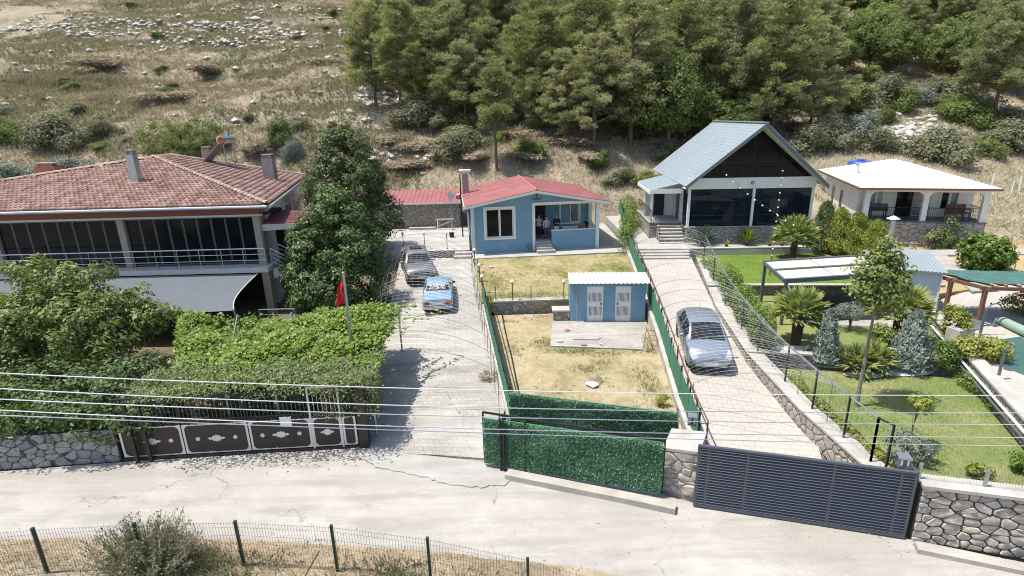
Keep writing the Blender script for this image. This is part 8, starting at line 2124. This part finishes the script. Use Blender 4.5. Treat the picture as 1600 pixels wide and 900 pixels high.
for px, py, lab, kk in ((946, 633, 'spiky green weed at the right end of the hedge fence', 'grass'), (1012, 530, 'dry shrubby weed at the foot of the kerb by the shed', 'drybrown')):
    pass
tree('weed_plant', 'green weed growing at the foot of the kerb near the hedge fence', P(1034, 634, .45), .2, .01, [((0,0,.25),(.25,.2,.25))], 20, 18, .1, .12, .25, 'yellow', 'bark', 611, 3, 'weed'); tree('weed_plant', 'dry twiggy weed at the corner of the shed apron', P(1012, 548, .5), .4, .015, [((0,0,.4),(.35,.3,.4))], 26, 12, .16, .08, .3, 'drybrown', 'deadwood', 612, 10, 'weed')
tree('weed_plant', 'dry brown weed on the left drive beside the green screen', P(765, 590, .55), .2, .01, [((0,0,.12),(.4,.25,.12))], 24, 18, .14, .1, .25, 'drybrown', 'bark', 613, 3, 'weed')
# patio clutter
t = thing('sawhorse', 'pale timber trestle before the stone outbuilding wall', 'trestle', PY(695, 345, 46.2)); t.location.z = 1.9
for x_ in (-.6,.6):
    for s_ in (-1,1): m = MB(); m.beam((x_,s_*.25,0),(x_,0,.85),.06,.06); m.build('leg', M['offwhite'], t)
m = MB(); m.beam((-.8,0,.88),(.8,0,.88),.08,.1); m.build('top_bar', M['offwhite'], t); m = MB(); m.beam((-.6,-.15,.3),(.6,-.02,.75),.04,.06); m.build('brace', M['offwhite'], t)
t = thing('satellite_dish', 'white satellite dish on a pole beside the blue house roof', 'satellite dish', PY(706, 345, 45.5)); t.location.z = 1.9; zz = PY(706, 306, 45.5).z-1.9
m = MB(); m.tube([(0,0,0),(0,0,zz)], .03, 6); m.build('mast', M['galv'], t); m = MB(); m.M = Matrix.Translation((0,-.1,zz)) @ Matrix.Rotation(R(60), 4, 'X') @ Matrix.Rotation(R(25), 4, 'Y'); m.lathe([(.02,.0),(.18,.03),(.3,.09),(.31,.11)], 18); m.build('dish', M['galv'], t, smooth=True); m = MB(); m.M = Matrix.Translation((0,-.1,zz)) @ Matrix.Rotation(R(60), 4, 'X') @ Matrix.Rotation(R(25), 4, 'Y'); m.tube([(.3,0,.1),(.0,0,.5)], .012, 5); m.ball((0,0,.5), .05, 8); m.build('feed_arm', M['galv'], t)
t = thing('plastic_bucket', 'dark bucket on the sunlit patio near the blue house', 'bucket', PY(705, 353, 43.0)); t.location.z = 1.905
m = MB(); m.lathe([(.16,0),(.21,.34),(.22,.36),(.19,.355),(.15,.03)], 14); m.build('bucket_body', M['black'], t, smooth=True); m = MB(); m.tube([(-.2,0,.34),(-.12,.0,.46),(.12,0,.46),(.2,0,.34)], .008, 4); m.build('handle', M['galv'], t)
t = thing('concrete_slab', 'pale concrete slab propped along the outbuilding wall', 'slab', PY(660, 345, 46.6)); t.location.z = 1.91
m = MB(); m.box(-1.2,-.2,0,1.1,.25,.16); m.build('slab', M['coping'], t)
t = thing('garden_hose', 'coiled teal hose hanging by the porch steps', 'hose', local_P(bh, (4.15, -.12, .0)), rz_)
m = MB(); m.tube([(.16*math.cos(a), -.06-.004*a, .35+.22*math.sin(a)) for a in np.linspace(0, 18, 70)], .025, 5); m.build('hose_coil', plain('teal_hose', (.02,.20,.22), .5, var=.15), t)
# heron statue among the vines
q = PY(371, 590, 18.6); t = thing('bird_statue', 'grey heron statue standing above the vines near the ornamental gate', 'statue', (q.x, q.y, q.z-.25))
m = MB(); m.ball((0,0,.33), .12, 12, (.8,1.0,1.5)); m.tube([(0,-.03,.45),(.0,-.1,.58),(0,-.06,.68),(0,-.1,.74)], [.06,.035,.03,.035], 8); m.ball((0,-.12,.75), .045, 8); m.tube([(0,-.15,.75),(0,-.3,.72)], [.02,.004], 6); m.tube([(0,.08,.25),(0,.2,.08)], [.06,.02], 6); m.build('bird_body', M['greymetal'], t, smooth=True)
for s_ in (-1,1): m = MB(); m.tube([(s_*.04,0,-.6),(s_*.04,0,.22)], .012, 5); m.build('leg', M['greymetal'], t)
# concrete fence posts in the dry field, dead sticks at the near fence
for k, (px, py, lab) in enumerate(((1558, 400, 'leaning white concrete post at the near edge of the dry field'), (1579, 308, 'white concrete post in the middle of the dry field'), (1548, 296, 'white concrete post beside the corner of the white roof'), (1592, 300, 'white concrete post at the far right of the dry field'))):
    q = RT(px, py, 34.0); m = MB(); m.box(-.05,-.05,-.3,.05,.05,1.25); m.box(-.035,-.035,1.251,.035,.035,1.32); o = m.build('concrete_post', M['offwhite']); o.location = q; o.rotation_euler = (0, R(4*(k-1)), k*.4); tag(o, lab, 'post', 'concrete field posts')
m = MB(); m.tube([P(470, 912, -.2), PY(499, 861, P(499, 890, -.1).y-.3)], .022, 6); o = m.build('leaning_stake', M['wood']); tag(o, 'thin dark stake leaning on the near mesh fence', 'stake')
